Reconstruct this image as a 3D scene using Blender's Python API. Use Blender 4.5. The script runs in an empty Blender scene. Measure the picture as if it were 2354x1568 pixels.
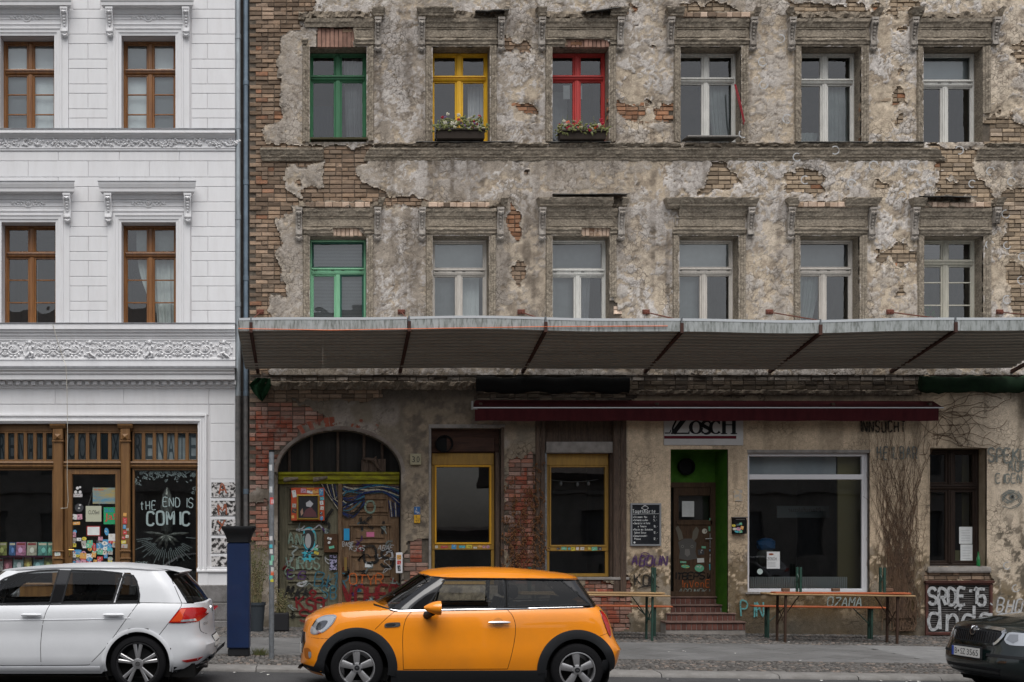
import bpy, bmesh, math, random
import numpy as np
from mathutils import Vector, Matrix
from mathutils.bvhtree import BVHTree

random.seed(7); RNG = np.random.default_rng(11)
scn = bpy.context.scene
col = scn.collection

# ---------------------------------------------------------------- camera, sky, sun, exposure
F, CX, CY, H, DIST = 2670.0, 733.0, 1250.0, 1.75, 22.4      # focal length and vanishing point on a 2353 px wide frame
cam_d = bpy.data.cameras.new('camera'); cam = bpy.data.objects.new('camera', cam_d); col.objects.link(cam)
cam.location = (0, -DIST, H); cam.rotation_euler = (math.pi / 2, 0, 0)
cam_d.sensor_width = 36; cam_d.lens = F / 2353 * 36
cam_d.shift_x = (2353 / 2 - CX) / 2353; cam_d.shift_y = (CY - 1568 / 2) / 2353
cam_d.clip_end = 500; scn.camera = cam

SUN_EL, SUN_AZ = math.radians(64), math.radians(18)          # high behind the photographer, veiled by cloud
world = bpy.data.worlds.new('World'); scn.world = world; world.use_nodes = True
wn = world.node_tree; wn.nodes.clear()
sky = wn.nodes.new('ShaderNodeTexSky'); sky.sky_type = 'NISHITA'; sky.sun_disc = False
sky.sun_elevation = SUN_EL; sky.sun_rotation = math.pi - SUN_AZ; sky.dust_density = 4; sky.air_density = 1.0
hs = wn.nodes.new('ShaderNodeHueSaturation'); hs.inputs['Saturation'].default_value = 0.30
bg = wn.nodes.new('ShaderNodeBackground'); bg.inputs['Strength'].default_value = 0.085
wo = wn.nodes.new('ShaderNodeOutputWorld')
wn.links.new(sky.outputs[0], hs.inputs['Color']); wn.links.new(hs.outputs[0], bg.inputs[0]); wn.links.new(bg.outputs[0], wo.inputs[0])
sun_d = bpy.data.lights.new('sun', 'SUN'); sun = bpy.data.objects.new('sun', sun_d); col.objects.link(sun)
sun_d.energy = 1.5; sun_d.angle = math.radians(50); sun_d.color = (1, .98, .95)
sun.rotation_euler = Vector((math.sin(SUN_AZ) * math.cos(SUN_EL), math.cos(SUN_AZ) * math.cos(SUN_EL), -math.sin(SUN_EL))).to_track_quat('-Z', 'Y').to_euler()
scn.view_settings.view_transform = 'Standard'; scn.view_settings.look = 'None'
scn.view_settings.gamma = 1; scn.view_settings.use_curve_mapping = False
scn.view_settings.exposure = 0.82
scn.render.engine = 'CYCLES'
scn.cycles.max_bounces = 8; scn.cycles.transparent_max_bounces = 16
scn.cycles.use_denoising = True; scn.cycles.caustics_reflective = False; scn.cycles.caustics_refractive = False

# ---------------------------------------------------------------- measuring: D = pixel of a 2353 px wide print of the photo
def S(y=0): return F / (DIST + y)
def PX(px, y=0): return (px - CX) / S(y)
def PZ(py, y=0): return H - (py - CY) / S(y)
def road_z(x): return -0.0135 * (x - 1.75)
def ground_z(x, y): return road_z(x) + (0.06 + 0.054 * max(0, y + 6.7) / 6.7 if y > -6.72 else 0)

# ---------------------------------------------------------------- materials
def newmat(name):
 m = bpy.data.materials.new(name); m.use_nodes = True
 nt = m.node_tree; nt.nodes.clear()
 out = nt.nodes.new('ShaderNodeOutputMaterial')
 return m, nt, out
def c4(c): return (c[0], c[1], c[2], 1)
def M(name, c, rough=.6, metal=0, c2=None, scale=6, lo=.35, hi=.65, bump=0, bscale=40, coat=0, rnd=0, attr=None, spec=.5, stretch=None, c3=None, scale3=40, fac3=.5, dust=None):
 m, nt, out = newmat(name); N = nt.nodes.new; L = nt.links.new
 b = N('ShaderNodeBsdfPrincipled'); L(b.outputs[0], out.inputs[0])
 b.inputs['Roughness'].default_value = rough; b.inputs['Metallic'].default_value = metal
 b.inputs['Specular IOR Level'].default_value = spec * (.35 if rough >= .6 and not coat else 1)
 if coat: b.inputs['Coat Weight'].default_value = coat; b.inputs['Coat Roughness'].default_value = .04
 geo = N('ShaderNodeNewGeometry'); vec = geo.outputs['Position']
 if stretch:
  mp = N('ShaderNodeMapping'); L(vec, mp.inputs[0]); mp.inputs['Scale'].default_value = stretch; vec = mp.outputs[0]
 if attr:
  a = N('ShaderNodeAttribute'); a.attribute_name = attr; cur = a.outputs['Color']
 else:
  rgb = N('ShaderNodeRGB'); rgb.outputs[0].default_value = c4(c); cur = rgb.outputs[0]
 def mix(cur, other, sc, l, h, amount=1, blend='MIX'):
  n = N('ShaderNodeTexNoise'); n.inputs['Scale'].default_value = sc; n.inputs['Detail'].default_value = 5; n.inputs['Roughness'].default_value = .65
  L(vec, n.inputs['Vector'])
  r = N('ShaderNodeMapRange'); r.inputs[1].default_value = l; r.inputs[2].default_value = h; r.inputs[3].default_value = 0; r.inputs[4].default_value = amount
  L(n.outputs[0], r.inputs[0])
  x = N('ShaderNodeMix'); x.data_type = 'RGBA'; x.blend_type = blend
  L(r.outputs[0], x.inputs[0]); L(cur, x.inputs[6]); x.inputs[7].default_value = c4(other)
  return x.outputs[2]
 if c2: cur = mix(cur, c2, scale, lo, hi)
 if c3: cur = mix(cur, c3, scale3, .45, .7, fac3)
 if rnd:
  oi = N('ShaderNodeObjectInfo'); mr = N('ShaderNodeMapRange'); mr.inputs[3].default_value = 1 - rnd; mr.inputs[4].default_value = 1 + rnd
  L(oi.outputs['Random'], mr.inputs[0])
  h = N('ShaderNodeHueSaturation'); L(mr.outputs[0], h.inputs['Value']); L(cur, h.inputs['Color']); cur = h.outputs[0]
 L(cur, b.inputs['Base Color'])
 if bump:
  n = N('ShaderNodeTexNoise'); n.inputs['Scale'].default_value = bscale; n.inputs['Detail'].default_value = 4; L(vec, n.inputs['Vector'])
  bp = N('ShaderNodeBump'); bp.inputs['Strength'].default_value = min(1, bump); bp.inputs['Distance'].default_value = .01
  L(n.outputs[0], bp.inputs['Height']); L(bp.outputs[0], b.inputs['Normal'])
 return m
def glass_mat(name, tint=(1, 1, 1), gain=1.7, add=.02, rough=.0, wavy=0.0):
 m, nt, out = newmat(name); N = nt.nodes.new; L = nt.links.new
 t = N('ShaderNodeBsdfTransparent'); t.inputs[0].default_value = c4(tint)
 g = N('ShaderNodeBsdfGlossy'); g.inputs['Roughness'].default_value = rough
 fr = N('ShaderNodeFresnel'); fr.inputs[0].default_value = 1.5
 ma = N('ShaderNodeMath'); ma.operation = 'MULTIPLY_ADD'; ma.inputs[1].default_value = gain; ma.inputs[2].default_value = add; ma.use_clamp = True
 mx = N('ShaderNodeMixShader'); L(fr.outputs[0], ma.inputs[0]); L(ma.outputs[0], mx.inputs[0]); L(t.outputs[0], mx.inputs[1]); L(g.outputs[0], mx.inputs[2]); L(mx.outputs[0], out.inputs[0])
 if wavy:
  geo = N('ShaderNodeNewGeometry'); n = N('ShaderNodeTexNoise'); n.inputs['Scale'].default_value = 1.6; n.inputs['Detail'].default_value = 1.5
  L(geo.outputs['Position'], n.inputs['Vector'])
  bp = N('ShaderNodeBump'); bp.inputs['Strength'].default_value = 1; bp.inputs['Distance'].default_value = wavy
  L(n.outputs[0], bp.inputs['Height']); L(bp.outputs[0], g.inputs['Normal'])
 return m

# ---------------------------------------------------------------- mesh builder
def put(o, parent=None, label=None, cat=None, group=None, kind=None):
 if label: o['label'] = label
 if cat: o['category'] = cat
 if group: o['group'] = group
 if kind: o['kind'] = kind
 if o.name not in col.objects: col.objects.link(o)
 if parent is not None: o.parent = parent
 return o
def empty(name, loc=(0, 0, 0), label=None, cat=None, group=None, kind=None, parent=None, rot=(0, 0, 0)):
 o = bpy.data.objects.new(name, None); o.location = loc; o.rotation_euler = rot; o.empty_display_size = .1
 return put(o, parent, label, cat, group, kind)
class MB:
 def __init__(s, off=(0, 0, 0)): s.v = []; s.f = []; s.c = []; s.o = Vector(off)
 def add(s, vs, fs, c=None):
  n = len(s.v); s.v += [tuple(p) for p in vs]; s.f += [tuple(i + n for i in f) for f in fs]
  if c is not None: s.c += [c] * len(fs)
  return s
 def box(s, x0, x1, y0, y1, z0, z1, c=None):
  vs = [(x, y, z) for x in (x0, x1) for y in (y0, y1) for z in (z0, z1)]
  return s.add(vs, [(0, 1, 3, 2), (4, 6, 7, 5), (0, 4, 5, 1), (2, 3, 7, 6), (0, 2, 6, 4), (1, 5, 7, 3)], c)
 def fbox(s, x0, x1, y0, y1, z0, z1, ch=.008, c=None):                    # box whose front (-y) edges are chamfered
  r = lambda y, d: [(x0 + d, y, z0 + d), (x1 - d, y, z0 + d), (x1 - d, y, z1 - d), (x0 + d, y, z1 - d)]
  vs = r(y0, ch) + r(y0 + ch, 0) + r(y1, 0)
  fs = [(0, 1, 2, 3), (11, 10, 9, 8)]
  for k in (0, 4):
   for i in range(4):
    j = (i + 1) % 4; fs.append((k + i, k + 4 + i, k + 4 + j, k + j))
  return s.add(vs, fs, c)
 def cbox(s, x0, x1, y0, y1, z0, z1, ch=.01, c=None):                     # box chamfered on the four edges along each axis
  lev = [(z0, ch), (z0 + ch, 0), (z1 - ch, 0), (z1, ch)]; vs = []; fs = []
  for z, d in lev:
   k = d + ch
   vs += [(x0 + k, y0 + d, z), (x1 - k, y0 + d, z), (x1 - d, y0 + k, z), (x1 - d, y1 - k, z), (x1 - k, y1 - d, z), (x0 + k, y1 - d, z), (x0 + d, y1 - k, z), (x0 + d, y0 + k, z)]
  for r in range(3):
   for i in range(8):
    j = (i + 1) % 8; fs.append((r * 8 + i, r * 8 + j, r * 8 + 8 + j, r * 8 + 8 + i))
  fs += [tuple(range(7, -1, -1)), tuple(range(24, 32))]
  return s.add(vs, fs, c)
 def prism(s, pts, axis, d0, d1, c=None):                                 # polygon extruded along an axis; pts are the other two coordinates in order
  n = len(pts)
  def mk(p, d): return {'x': (d, p[0], p[1]), 'y': (p[0], d, p[1]), 'z': (p[0], p[1], d)}[axis]
  vs = [mk(p, d0) for p in pts] + [mk(p, d1) for p in pts]
  fs = [tuple(range(n)), tuple(range(2 * n - 1, n - 1, -1))] + [(i, i + n, (i + 1) % n + n, (i + 1) % n) for i in range(n)]
  return s.add(vs, fs, c)
 def tube(s, path, r, n=6, c=None, caps=True):
  P = [Vector(p) for p in path]; R = r if isinstance(r, (list, tuple)) else [r] * len(P)
  vs = []; fs = []; up = None
  for i, p in enumerate(P):
   t = (P[min(i + 1, len(P) - 1)] - P[max(i - 1, 0)]).normalized()
   if up is None: up = Vector((0, 0, 1)) if abs(t.z) < .9 else Vector((1, 0, 0))
   a = t.cross(up).normalized(); up = a.cross(t).normalized()
   for k in range(n):
    th = 2 * math.pi * k / n; vs.append(p + (a * math.cos(th) + up * math.sin(th)) * R[i])
  for i in range(len(P) - 1):
   for k in range(n):
    j = (k + 1) % n; fs.append((i * n + k, i * n + j, i * n + n + j, i * n + n + k))
  if caps: fs += [tuple(range(n - 1, -1, -1)), tuple(range(len(P) * n - n, len(P) * n))]
  return s.add(vs, fs, c)
 def lathe(s, prof, n=16, cen=(0, 0, 0), axis='z', c=None, arc=None):     # prof: (radius, height)
  vs = []; fs = []; m = len(prof); cen = Vector(cen)
  for k in range(n):
   th = 2 * math.pi * k / n
   for r, h in prof:
    a, b = r * math.cos(th), r * math.sin(th)
    vs.append(cen + Vector({'z': (a, b, h), 'y': (a, h, b), 'x': (h, a, b)}[axis]))
  for k in range(n):
   j = (k + 1) % n
   for i in range(m - 1): fs.append((k * m + i, j * m + i, j * m + i + 1, k * m + i + 1))
  return s.add(vs, fs, c)
 def grid(s, rows, c=None, closed=False):
  nr, nc = len(rows), len(rows[0]); vs = [p for r in rows for p in r]
  fs = [(i * nc + j, i * nc + (j + 1) % nc, (i + 1) * nc + (j + 1) % nc, (i + 1) * nc + j) for i in range(nr - 1) for j in range(nc if closed else nc - 1)]
  return s.add(vs, fs, c)
 def sweep(s, path, prof, closed=False, c=None):                          # path in (x,z); prof: (outward offset, y); mitred corners
  P = [Vector(p) for p in path]; n = len(P); rows = []
  for i in range(n):
   d1 = (P[i] - P[i - 1]) if (i or closed) else None
   d2 = (P[(i + 1) % n] - P[i]) if (i < n - 1 or closed) else None
   ns = [Vector((-d.y, d.x)).normalized() for d in (d1, d2) if d is not None]
   nn = sum(ns, Vector((0, 0)))
   nn = nn / max(.3, nn.dot(ns[0])) if len(ns) == 2 else ns[0]
   rows.append([(P[i].x + nn.x * o, y, P[i].y + nn.y * o) for o, y in prof])
  if closed: rows.append(rows[0])
  s.grid(rows, c)
  if not closed: s.add(rows[0], [tuple(range(len(prof)))]); s.add(rows[-1], [tuple(range(len(prof) - 1, -1, -1))])
  return s
 def hmold(s, x0, x1, prof, ret=0, c=None):                               # profile (y,z) run along x; ret: returns on the ends follow the projection
  ymax = max(p[0] for p in prof)
  A = [(x0 - ret * (ymax - y), y, z) for y, z in prof]; B = [(x1 + ret * (ymax - y), y, z) for y, z in prof]
  n = len(prof); s.add(A + B, [(i, i + n, i + n + 1, i + 1) for i in range(n - 1)] + [tuple(range(n)), tuple(range(2 * n - 1, n - 1, -1))], c)
  return s
 def ribbon(s, path, w, y=0, c=None, cap=True):                           # flat stroke in the x-z plane
  P = [Vector(p) for p in path]; A = []; B = []
  for i in range(len(P)):
   t = P[min(i + 1, len(P) - 1)] - P[max(i - 1, 0)]
   if t.length < 1e-6: t = Vector((1, 0))
   t.normalize(); nn = Vector((-t.y, t.x)) * (w[i] if isinstance(w, (list, tuple)) else w) * .5
   A.append((P[i].x + nn.x, y, P[i].y + nn.y)); B.append((P[i].x - nn.x, y, P[i].y - nn.y))
  n = len(P); return s.add(A + B, [(i, i + 1, i + 1 + n, i + n) for i in range(n - 1)], c)
 def poly(s, pts, y, c=None): return s.add([(p[0], y, p[1]) for p in pts], [tuple(range(len(pts)))], c)
 def disc(s, x, y, z, r, n=14, rz=None, c=None): return s.poly([(x + r * math.cos(k * 2 * math.pi / n), z + (rz or r) * math.sin(k * 2 * math.pi / n)) for k in range(n)], y, c)
 def blob(s, x, y, z, rx, ry, rz, n=8, m=5, c=None, jit=0):
  rows = [[(x + rx * math.sin(math.pi * i / m) * math.cos(2 * math.pi * k / n) * (1 + jit * random.uniform(-1, 1)), y + ry * math.sin(math.pi * i / m) * math.sin(2 * math.pi * k / n) * (1 + jit * random.uniform(-1, 1)), z + rz * math.cos(math.pi * i / m)) for k in range(n)] for i in range(m + 1)]
  return s.grid(rows, c, True)
 def build(s, name, mat, parent=None, smooth=False, label=None, cat=None, group=None, kind=None, loc=None, fix=True):
  me = bpy.data.meshes.new(name); off = Vector(loc) if loc is not None else None
  vs = s.v if off is None else [(p[0] - off.x, p[1] - off.y, p[2] - off.z) for p in s.v]
  me.from_pydata(vs, [], s.f)
  if s.c and len(s.c) == len(s.f):
   at = me.color_attributes.new('Col', 'FLOAT_COLOR', 'CORNER'); buf = []
   for f, cc in zip(s.f, s.c): buf += (list(cc[:3]) + [1.0]) * len(f)
   at.data.foreach_set('color', buf)
  if fix:
   bm = bmesh.new(); bm.from_mesh(me); bmesh.ops.recalc_face_normals(bm, faces=bm.faces); bm.to_mesh(me); bm.free()
  me.update()
  if smooth: smooth_mesh(me, 40 if smooth is True else smooth)
  if mat: me.materials.append(mat)
  o = bpy.data.objects.new(name, me)
  if off is not None: o.location = off
  return put(o, parent, label, cat, group, kind)
def smooth_mesh(me, ang=40):
 me.shade_smooth() if hasattr(me, 'shade_smooth') else None
 if hasattr(me, 'set_sharp_from_angle'): me.set_sharp_from_angle(angle=math.radians(ang))
def kids(o): return [c for c in o.children]
def dup(o, parent=None, loc=None, label=None):
 c = o.copy(); col.objects.link(c)
 if parent is not None: c.parent = parent
 if loc is not None: c.location = loc
 if label: c['label'] = label
 for k in kids(o): dup(k, c)
 return c

# ---------------------------------------------------------------- lettering
SF = {'A': '0,0 2,6 4,0;.8,2.2 3.2,2.2', 'B': '0,0 0,6 3,6 4,5 3,3.2 0,3.2;3,3.2 4,1.7 3,0 0,0', 'C': '4,5 3,6 1,6 0,5 0,1 1,0 3,0 4,1', 'D': '0,0 0,6 2.5,6 4,4.5 4,1.5 2.5,0 0,0',
      'E': '4,6 0,6 0,0 4,0;0,3.2 3,3.2', 'F': '4,6 0,6 0,0;0,3.2 3,3.2', 'G': '4,5 3,6 1,6 0,5 0,1 1,0 3,0 4,1 4,3 2.4,3', 'H': '0,0 0,6;4,0 4,6;0,3 4,3', 'I': '2,0 2,6', 'J': '3,6 3,1 2,0 1,0 0,1',
      'K': '0,0 0,6;4,6 0,2.8;1,3.6 4,0', 'L': '0,6 0,0 4,0', 'M': '0,0 0,6 2,2.5 4,6 4,0', 'N': '0,0 0,6 4,0 4,6', 'O': '1,0 3,0 4,1 4,5 3,6 1,6 0,5 0,1 1,0', 'P': '0,0 0,6 3,6 4,5 4,4 3,3 0,3',
      'R': '0,0 0,6 3,6 4,5 4,4 3,3 0,3;2,3 4,0', 'S': '4,5 3,6 1,6 0,5 0,4 1,3.2 3,2.8 4,2 4,1 3,0 1,0 0,1', 'T': '0,6 4,6;2,6 2,0', 'U': '0,6 0,1 1,0 3,0 4,1 4,6', 'V': '0,6 2,0 4,6', 'W': '0,6 1,0 2,4 3,0 4,6',
      'X': '0,0 4,6;0,6 4,0', 'Y': '0,6 2,3 4,6;2,3 2,0', 'Z': '0,6 4,6 0,0 4,0', 'Q': '1,0 3,0 4,1 4,5 3,6 1,6 0,5 0,1 1,0;2.5,1.5 4.3,-.6', '0': '1,0 3,0 4,1 4,5 3,6 1,6 0,5 0,1 1,0', '1': '1,5 2.2,6 2.2,0',
      '2': '0,5 1,6 3,6 4,5 4,4 0,0 4,0', '3': '0,5.5 1,6 3,6 4,5 4,4 3,3.2 1.5,3.2;3,3.2 4,2 4,1 3,0 1,0 0,.8', '5': '4,6 .4,6 0,3.5 3,3.6 4,2.5 4,1 3,0 1,0 0,.8', '6': '3.5,6 1,4 0,2 1,0 3,0 4,1 4,2.3 3,3.3 1,3.3 0,2',
      '8': '2,3.2 .5,4.4 1,6 3,6 3.5,4.4 2,3.2 0,1.6 1,0 3,0 4,1.6 2,3.2', '-': '.5,3 3.5,3', '.': '1.8,0 2.3,.4', ',': '2,.6 1.5,-.8', '!': '2,6 2,2;2,.5 2,0', "'": '2,6 1.7,4.8', '*': '.5,3 3.5,5.5;.5,5.5 3.5,3;2,2.6 2,6',
      'a': '3.5,3.8 1,4 0,2 .8,0 2.5,.3 3.5,2;3.5,4 3.6,0', 'c': '3.4,3.2 2,4 .5,3 .3,1 1.5,0 3.4,.8', 'd': '3.4,3.5 1,3.8 0,2 .8,0 2.5,.3 3.4,2;3.5,6 3.5,0', 'e': '.3,2 3.5,2.2 3,3.8 1.2,3.8 .2,2 1,0 3.4,.5', 'f': '3.5,5.5 2.4,6 1.6,5 1.6,0;.5,3.6 3,3.6',
      'g': '3.4,3.5 1,3.8 0,2 1,.4 3.4,1;3.5,4 3.4,-1 2,-2 .6,-1.4', 'h': '.4,6 .4,0;.4,2.5 2,4 3.4,3 3.4,0', 'i': '2,4 2,0;2,5.4 2.1,5.6', 'k': '.5,6 .5,0;3.3,4 .6,1.8 3.4,0', 'l': '2,6 2,0', 'm': '.2,4 .2,0;.2,3 1.2,4 2,3 2,0;2,3 3,4 3.8,3 3.8,0', 'n': '.4,4 .4,0;.4,2.8 2,4 3.4,3 3.4,0',
      'o': '1.8,0 .3,1.5 .6,3.4 2,4 3.5,3 3.4,1 1.8,0', 'p': '.4,4 .4,-2;.4,3 2,4 3.5,2.6 3,.6 .5,.5', 'r': '.5,4 .5,0;.5,2.6 1.6,4 3.2,3.6', 's': '3.3,3.5 1.6,4 .5,3 3,1.2 2.2,0 .3,.5', 't': '1.8,5.6 1.8,.6 3,0;.4,4 3.4,4', 'u': '.4,4 .5,.8 1.6,0 3.3,1.2;3.4,4 3.5,0', 'x': '.4,4 3.4,0;.4,0 3.4,4', 'v': '.3,4 1.8,0 3.4,4', 'z': '.3,4 3.3,4 .3,0 3.4,0', 'w': '.2,4 1,0 2,3 3,0 3.8,4', 'b': '.4,6 .4,0 2.6,0 3.5,1.6 2.6,3.6 .4,3.2'}
def curve2(P, k=4):                                                          # Catmull-Rom through 2-D points
 if len(P) < 3: return P
 out = []; Q = [P[0]] + list(P) + [P[-1]]
 for i in range(1, len(Q) - 2):
  a, b, c, d = [np.array(q, float) for q in Q[i - 1:i + 3]]
  for j in range(k):
   t = j / k; out.append(tuple(.5 * (2 * b + (c - a) * t + (2 * a - 5 * b + 4 * c - d) * t * t + (3 * b - a - 3 * c + d) * t ** 3)))
 out.append(tuple(P[-1])); return out
def stroke_text(mb, text, x, z, h, w, y, asp=.62, jit=0, gap=.3, slant=0, round_=True, c=None, rise=0, rnd=None):
 r = rnd or random; u = h / 6; asp *= .72; gap += .17
 for ch in text:
  if ch in SF:
   dz = r.uniform(-jit, jit) * h; rot = r.uniform(-jit, jit) * .8
   for st in SF[ch].split(';'):
    pts = []
    for q in st.split():
     a, b = map(float, q.split(',')); a *= asp * 1.5
     a, b = a * math.cos(rot) - b * math.sin(rot) + slant * b, b * math.cos(rot) + a * math.sin(rot)
     pts.append((x + a * u, z + dz + b * u))
    mb.ribbon(curve2(pts) if round_ else pts, w, y, c); y -= 4e-5
  x += (4 * asp * 1.5 + gap * 4) * u * (.55 if ch in "I'.!il1" else 1); z += rise * h
 return x
_tc = {}
def text_geo(s):
 if s not in _tc:
  cu = bpy.data.curves.new('t', 'FONT'); cu.body = s; cu.size = 1; o = bpy.data.objects.new('t', cu); col.objects.link(o)
  me = o.to_mesh(); vs = [tuple(v.co) for v in me.vertices]; fs = [tuple(p.vertices) for p in me.polygons]; o.to_mesh_clear()
  bpy.data.objects.remove(o); bpy.data.curves.remove(cu)
  xs = [v[0] for v in vs]; ys = [v[1] for v in vs]
  _tc[s] = ([((v[0] - min(xs)) / (max(xs) - min(xs)), (v[1] - min(ys)) / (max(ys) - min(ys))) for v in vs], fs)
 return _tc[s]
def print_text(mb, s, x0, x1, z0, z1, y, c=None, mirror=False):              # printed lettering filling a rectangle in the x-z plane
 vs, fs = text_geo(s)
 return mb.add([((x1 - a * (x1 - x0)) if mirror else (x0 + a * (x1 - x0)), y, z0 + b * (z1 - z0)) for a, b in vs], fs, c)

# ---------------------------------------------------------------- 2-D noise for weathered surfaces
def hash2(ix, iy, k=0):
 n = (ix * 374761393 + iy * 668265263 + k * 974634777) & 0xffffffff
 n = ((n ^ (n >> 13)) * 1274126177) & 0xffffffff
 return ((n ^ (n >> 16)) & 0xffff) / 65535.0
def vnoise(x, y, k=0):
 ix = np.floor(x).astype(np.int64); iy = np.floor(y).astype(np.int64); fx = x - ix; fy = y - iy
 fx = fx * fx * (3 - 2 * fx); fy = fy * fy * (3 - 2 * fy)
 a = hash2(ix, iy, k); b = hash2(ix + 1, iy, k); c = hash2(ix, iy + 1, k); d = hash2(ix + 1, iy + 1, k)
 return (a * (1 - fx) + b * fx) * (1 - fy) + (c * (1 - fx) + d * fx) * fy
def fbm(x, y, k=0, o=5, g=.5):
 t = 0; a = 1; n = 0
 for i in range(o): t = t + a * vnoise(x * 2 ** i, y * 2 ** i, k + i * 17); n += a; a *= g
 return t / n
def worley(x, y, k=0):
 ix = np.floor(x).astype(np.int64); iy = np.floor(y).astype(np.int64); d1 = np.full(x.shape, 9.); d2 = np.full(x.shape, 9.); cid = np.zeros(x.shape)
 for dx in (-1, 0, 1):
  for dy in (-1, 0, 1):
   jx = ix + dx; jy = iy + dy; px = jx + hash2(jx, jy, k); py = jy + hash2(jx, jy, k + 5)
   d = np.hypot(px - x, py - y); nearer = d < d1
   d2 = np.where(nearer, d1, np.minimum(d2, d)); cid = np.where(nearer, hash2(jx, jy, k + 9), cid); d1 = np.where(nearer, d, d1)
 return d1, d2, cid
def sdf_poly(X, Z, poly):                                                    # signed distance, positive inside
 P = np.array(poly, float); d = np.full(X.shape, 1e9); ins = np.zeros(X.shape, bool)
 for i in range(len(P)):
  a = P[i]; b = P[(i + 1) % len(P)]; e = b - a; wx = X - a[0]; wz = Z - a[1]
  t = np.clip((wx * e[0] + wz * e[1]) / max(1e-9, e @ e), 0, 1); d = np.minimum(d, np.hypot(wx - t * e[0], wz - t * e[1]))
  cnd = ((a[1] > Z) != (b[1] > Z)); ins ^= cnd & (X < (b[0] - a[0]) * (Z - a[1]) / (b[1] - a[1] + 1e-12) + a[0])
 return np.where(ins, d, -d)
def np_mesh(name, V, Q, mat, parent=None, colr=None, smooth=True, **kw):
 me = bpy.data.meshes.new(name); n = len(Q)
 me.vertices.add(len(V)); me.vertices.foreach_set('co', np.ascontiguousarray(V, np.float32).ravel())
 me.loops.add(n * 4); me.loops.foreach_set('vertex_index', np.ascontiguousarray(Q, np.int32).ravel())
 me.polygons.add(n); me.polygons.foreach_set('loop_start', np.arange(0, n * 4, 4, dtype=np.int32))
 me.update(calc_edges=True)
 if colr is not None:
  at = me.color_attributes.new('Col', 'FLOAT_COLOR', 'POINT'); at.data.foreach_set('color', np.hstack([colr, np.ones((len(V), 1))]).astype(np.float32).ravel())
 if smooth: smooth_mesh(me, 50)
 me.materials.append(mat); o = bpy.data.objects.new(name, me); return put(o, parent, **kw)
# ================================================================ ground
def gmesh(name, x0, x1, y0, y1, zf, mat, nx=60, ny=2, dz=0):
 m = MB(); m.grid([[(x0 + (x1 - x0) * i / nx, y0 + (y1 - y0) * j / ny, zf(x0 + (x1 - x0) * i / nx, y0 + (y1 - y0) * j / ny) + dz) for i in range(nx + 1)] for j in range(ny + 1)]); return m.build(name, mat, kind='structure')
ASPH = M('asphalt', (.058, .058, .061), .88, c2=(.04, .04, .042), scale=1.2, bump=.7, bscale=160, c3=(.12, .118, .115), scale3=90, fac3=.5)
BED = M('sand_bed', (.075, .07, .062), .95, c2=(.05, .046, .04), scale=12, bump=.5, bscale=80)
SLABM = M('concrete_slab', (.14, .139, .139), .9, c2=(.10, .099, .098), scale=1.1, bump=.35, bscale=120, c3=(.075, .072, .07), scale3=18, fac3=.4, rnd=.09)
GRANS = M('granite_slab', (.165, .165, .165), .85, c2=(.12, .12, .12), scale=3, bump=.4, bscale=120, c3=(.22, .22, .22), scale3=80, fac3=.4, rnd=.08)
COBM = M('mosaic_cobble', (1, 1, 1), .85, attr='Col', bump=.4, bscale=90)
KERBM = M('granite_kerb', (.19, .184, .178), .85, c2=(.135, .13, .123), scale=5, bump=.6, bscale=90, c3=(.14, .13, .12), scale3=25, fac3=.45, rnd=.08)
gmesh('road', -60, 70, -60, -6.86, lambda x, y: road_z(x) - .0, ASPH, 130, 2)
gmesh('ground', -60, 70, -6.86, 30, lambda x, y: road_z(x) - .10, BED, 130, 2)
side = empty('pavement', (0, 0, 0), kind='structure'); rg = random.Random(21)
gmesh('pavement_bed', -9, 17, -6.5, .35, lambda x, y: ground_z(x, y) - .018, BED, 60, 8).parent = side
del bpy.data.objects['pavement_bed']['kind']
# kerb stones
x = -9.0
while x < 17:
 L = rg.uniform(1.0, 1.6); m = MB(); n = 6; prof = [(-6.86, -.25), (-6.86, -.0), (-6.845, .035), (-6.80, .055), (-6.46, .058), (-6.44, .05), (-6.44, -.2)]
 rows = [[(x + .006 + (L - .012) * i / n, y + (rg.uniform(-.006, .006) if 0 < k < 6 else 0), road_z(x + L * i / n) + z + (rg.uniform(-.004, .004) if 0 < k < 6 else 0)) for k, (y, z) in enumerate(prof)] for i in range(n + 1)]
 m.grid(rows); m.add(rows[0], [tuple(range(len(prof)))]); m.add(rows[-1], [tuple(range(len(prof) - 1, -1, -1))]); m.build('kerbstone', KERBM, side, smooth=50); x += L
# mosaic cobbles: too small to pick apart
def cobbles(name, x0, x1, y0, y1, sz):
 m = MB(); y = y0; r = 0
 while y < y1:
  x = x0 + (sz / 2 if r % 2 else 0)
  while x < x1:
   w = sz * rg.uniform(.8, 1.05); j = lambda: rg.uniform(-.008, .008); g = .006; t = rg.uniform(.55, 1.3); c = (.098 * t, .092 * t, .087 * t)
   if rg.random() < .12: c = (.17 * t, .14 * t, .12 * t)
   zb = ground_z(x, y); h = rg.uniform(-.004, .006); e = .011
   b = [(x + g + j(), y + g + j()), (x + w - g + j(), y + g + j()), (x + w - g + j(), y + sz - g + j()), (x + g + j(), y + sz - g + j())]; cx, cy = x + w / 2, y + sz / 2
   lo = [(p[0], p[1], zb - .012) for p in b]; hi = [(cx + (p[0] - cx) * .74, cy + (p[1] - cy) * .74, zb + h) for p in b]
   m.add(lo + hi, [(4, 5, 6, 7)] + [(i, (i + 1) % 4, 4 + (i + 1) % 4, 4 + i) for i in range(4)], c); x += w
  y += sz * .96; r += 1
 return m.build(name, COBM, side, kind='stuff', fix=False)
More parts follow.
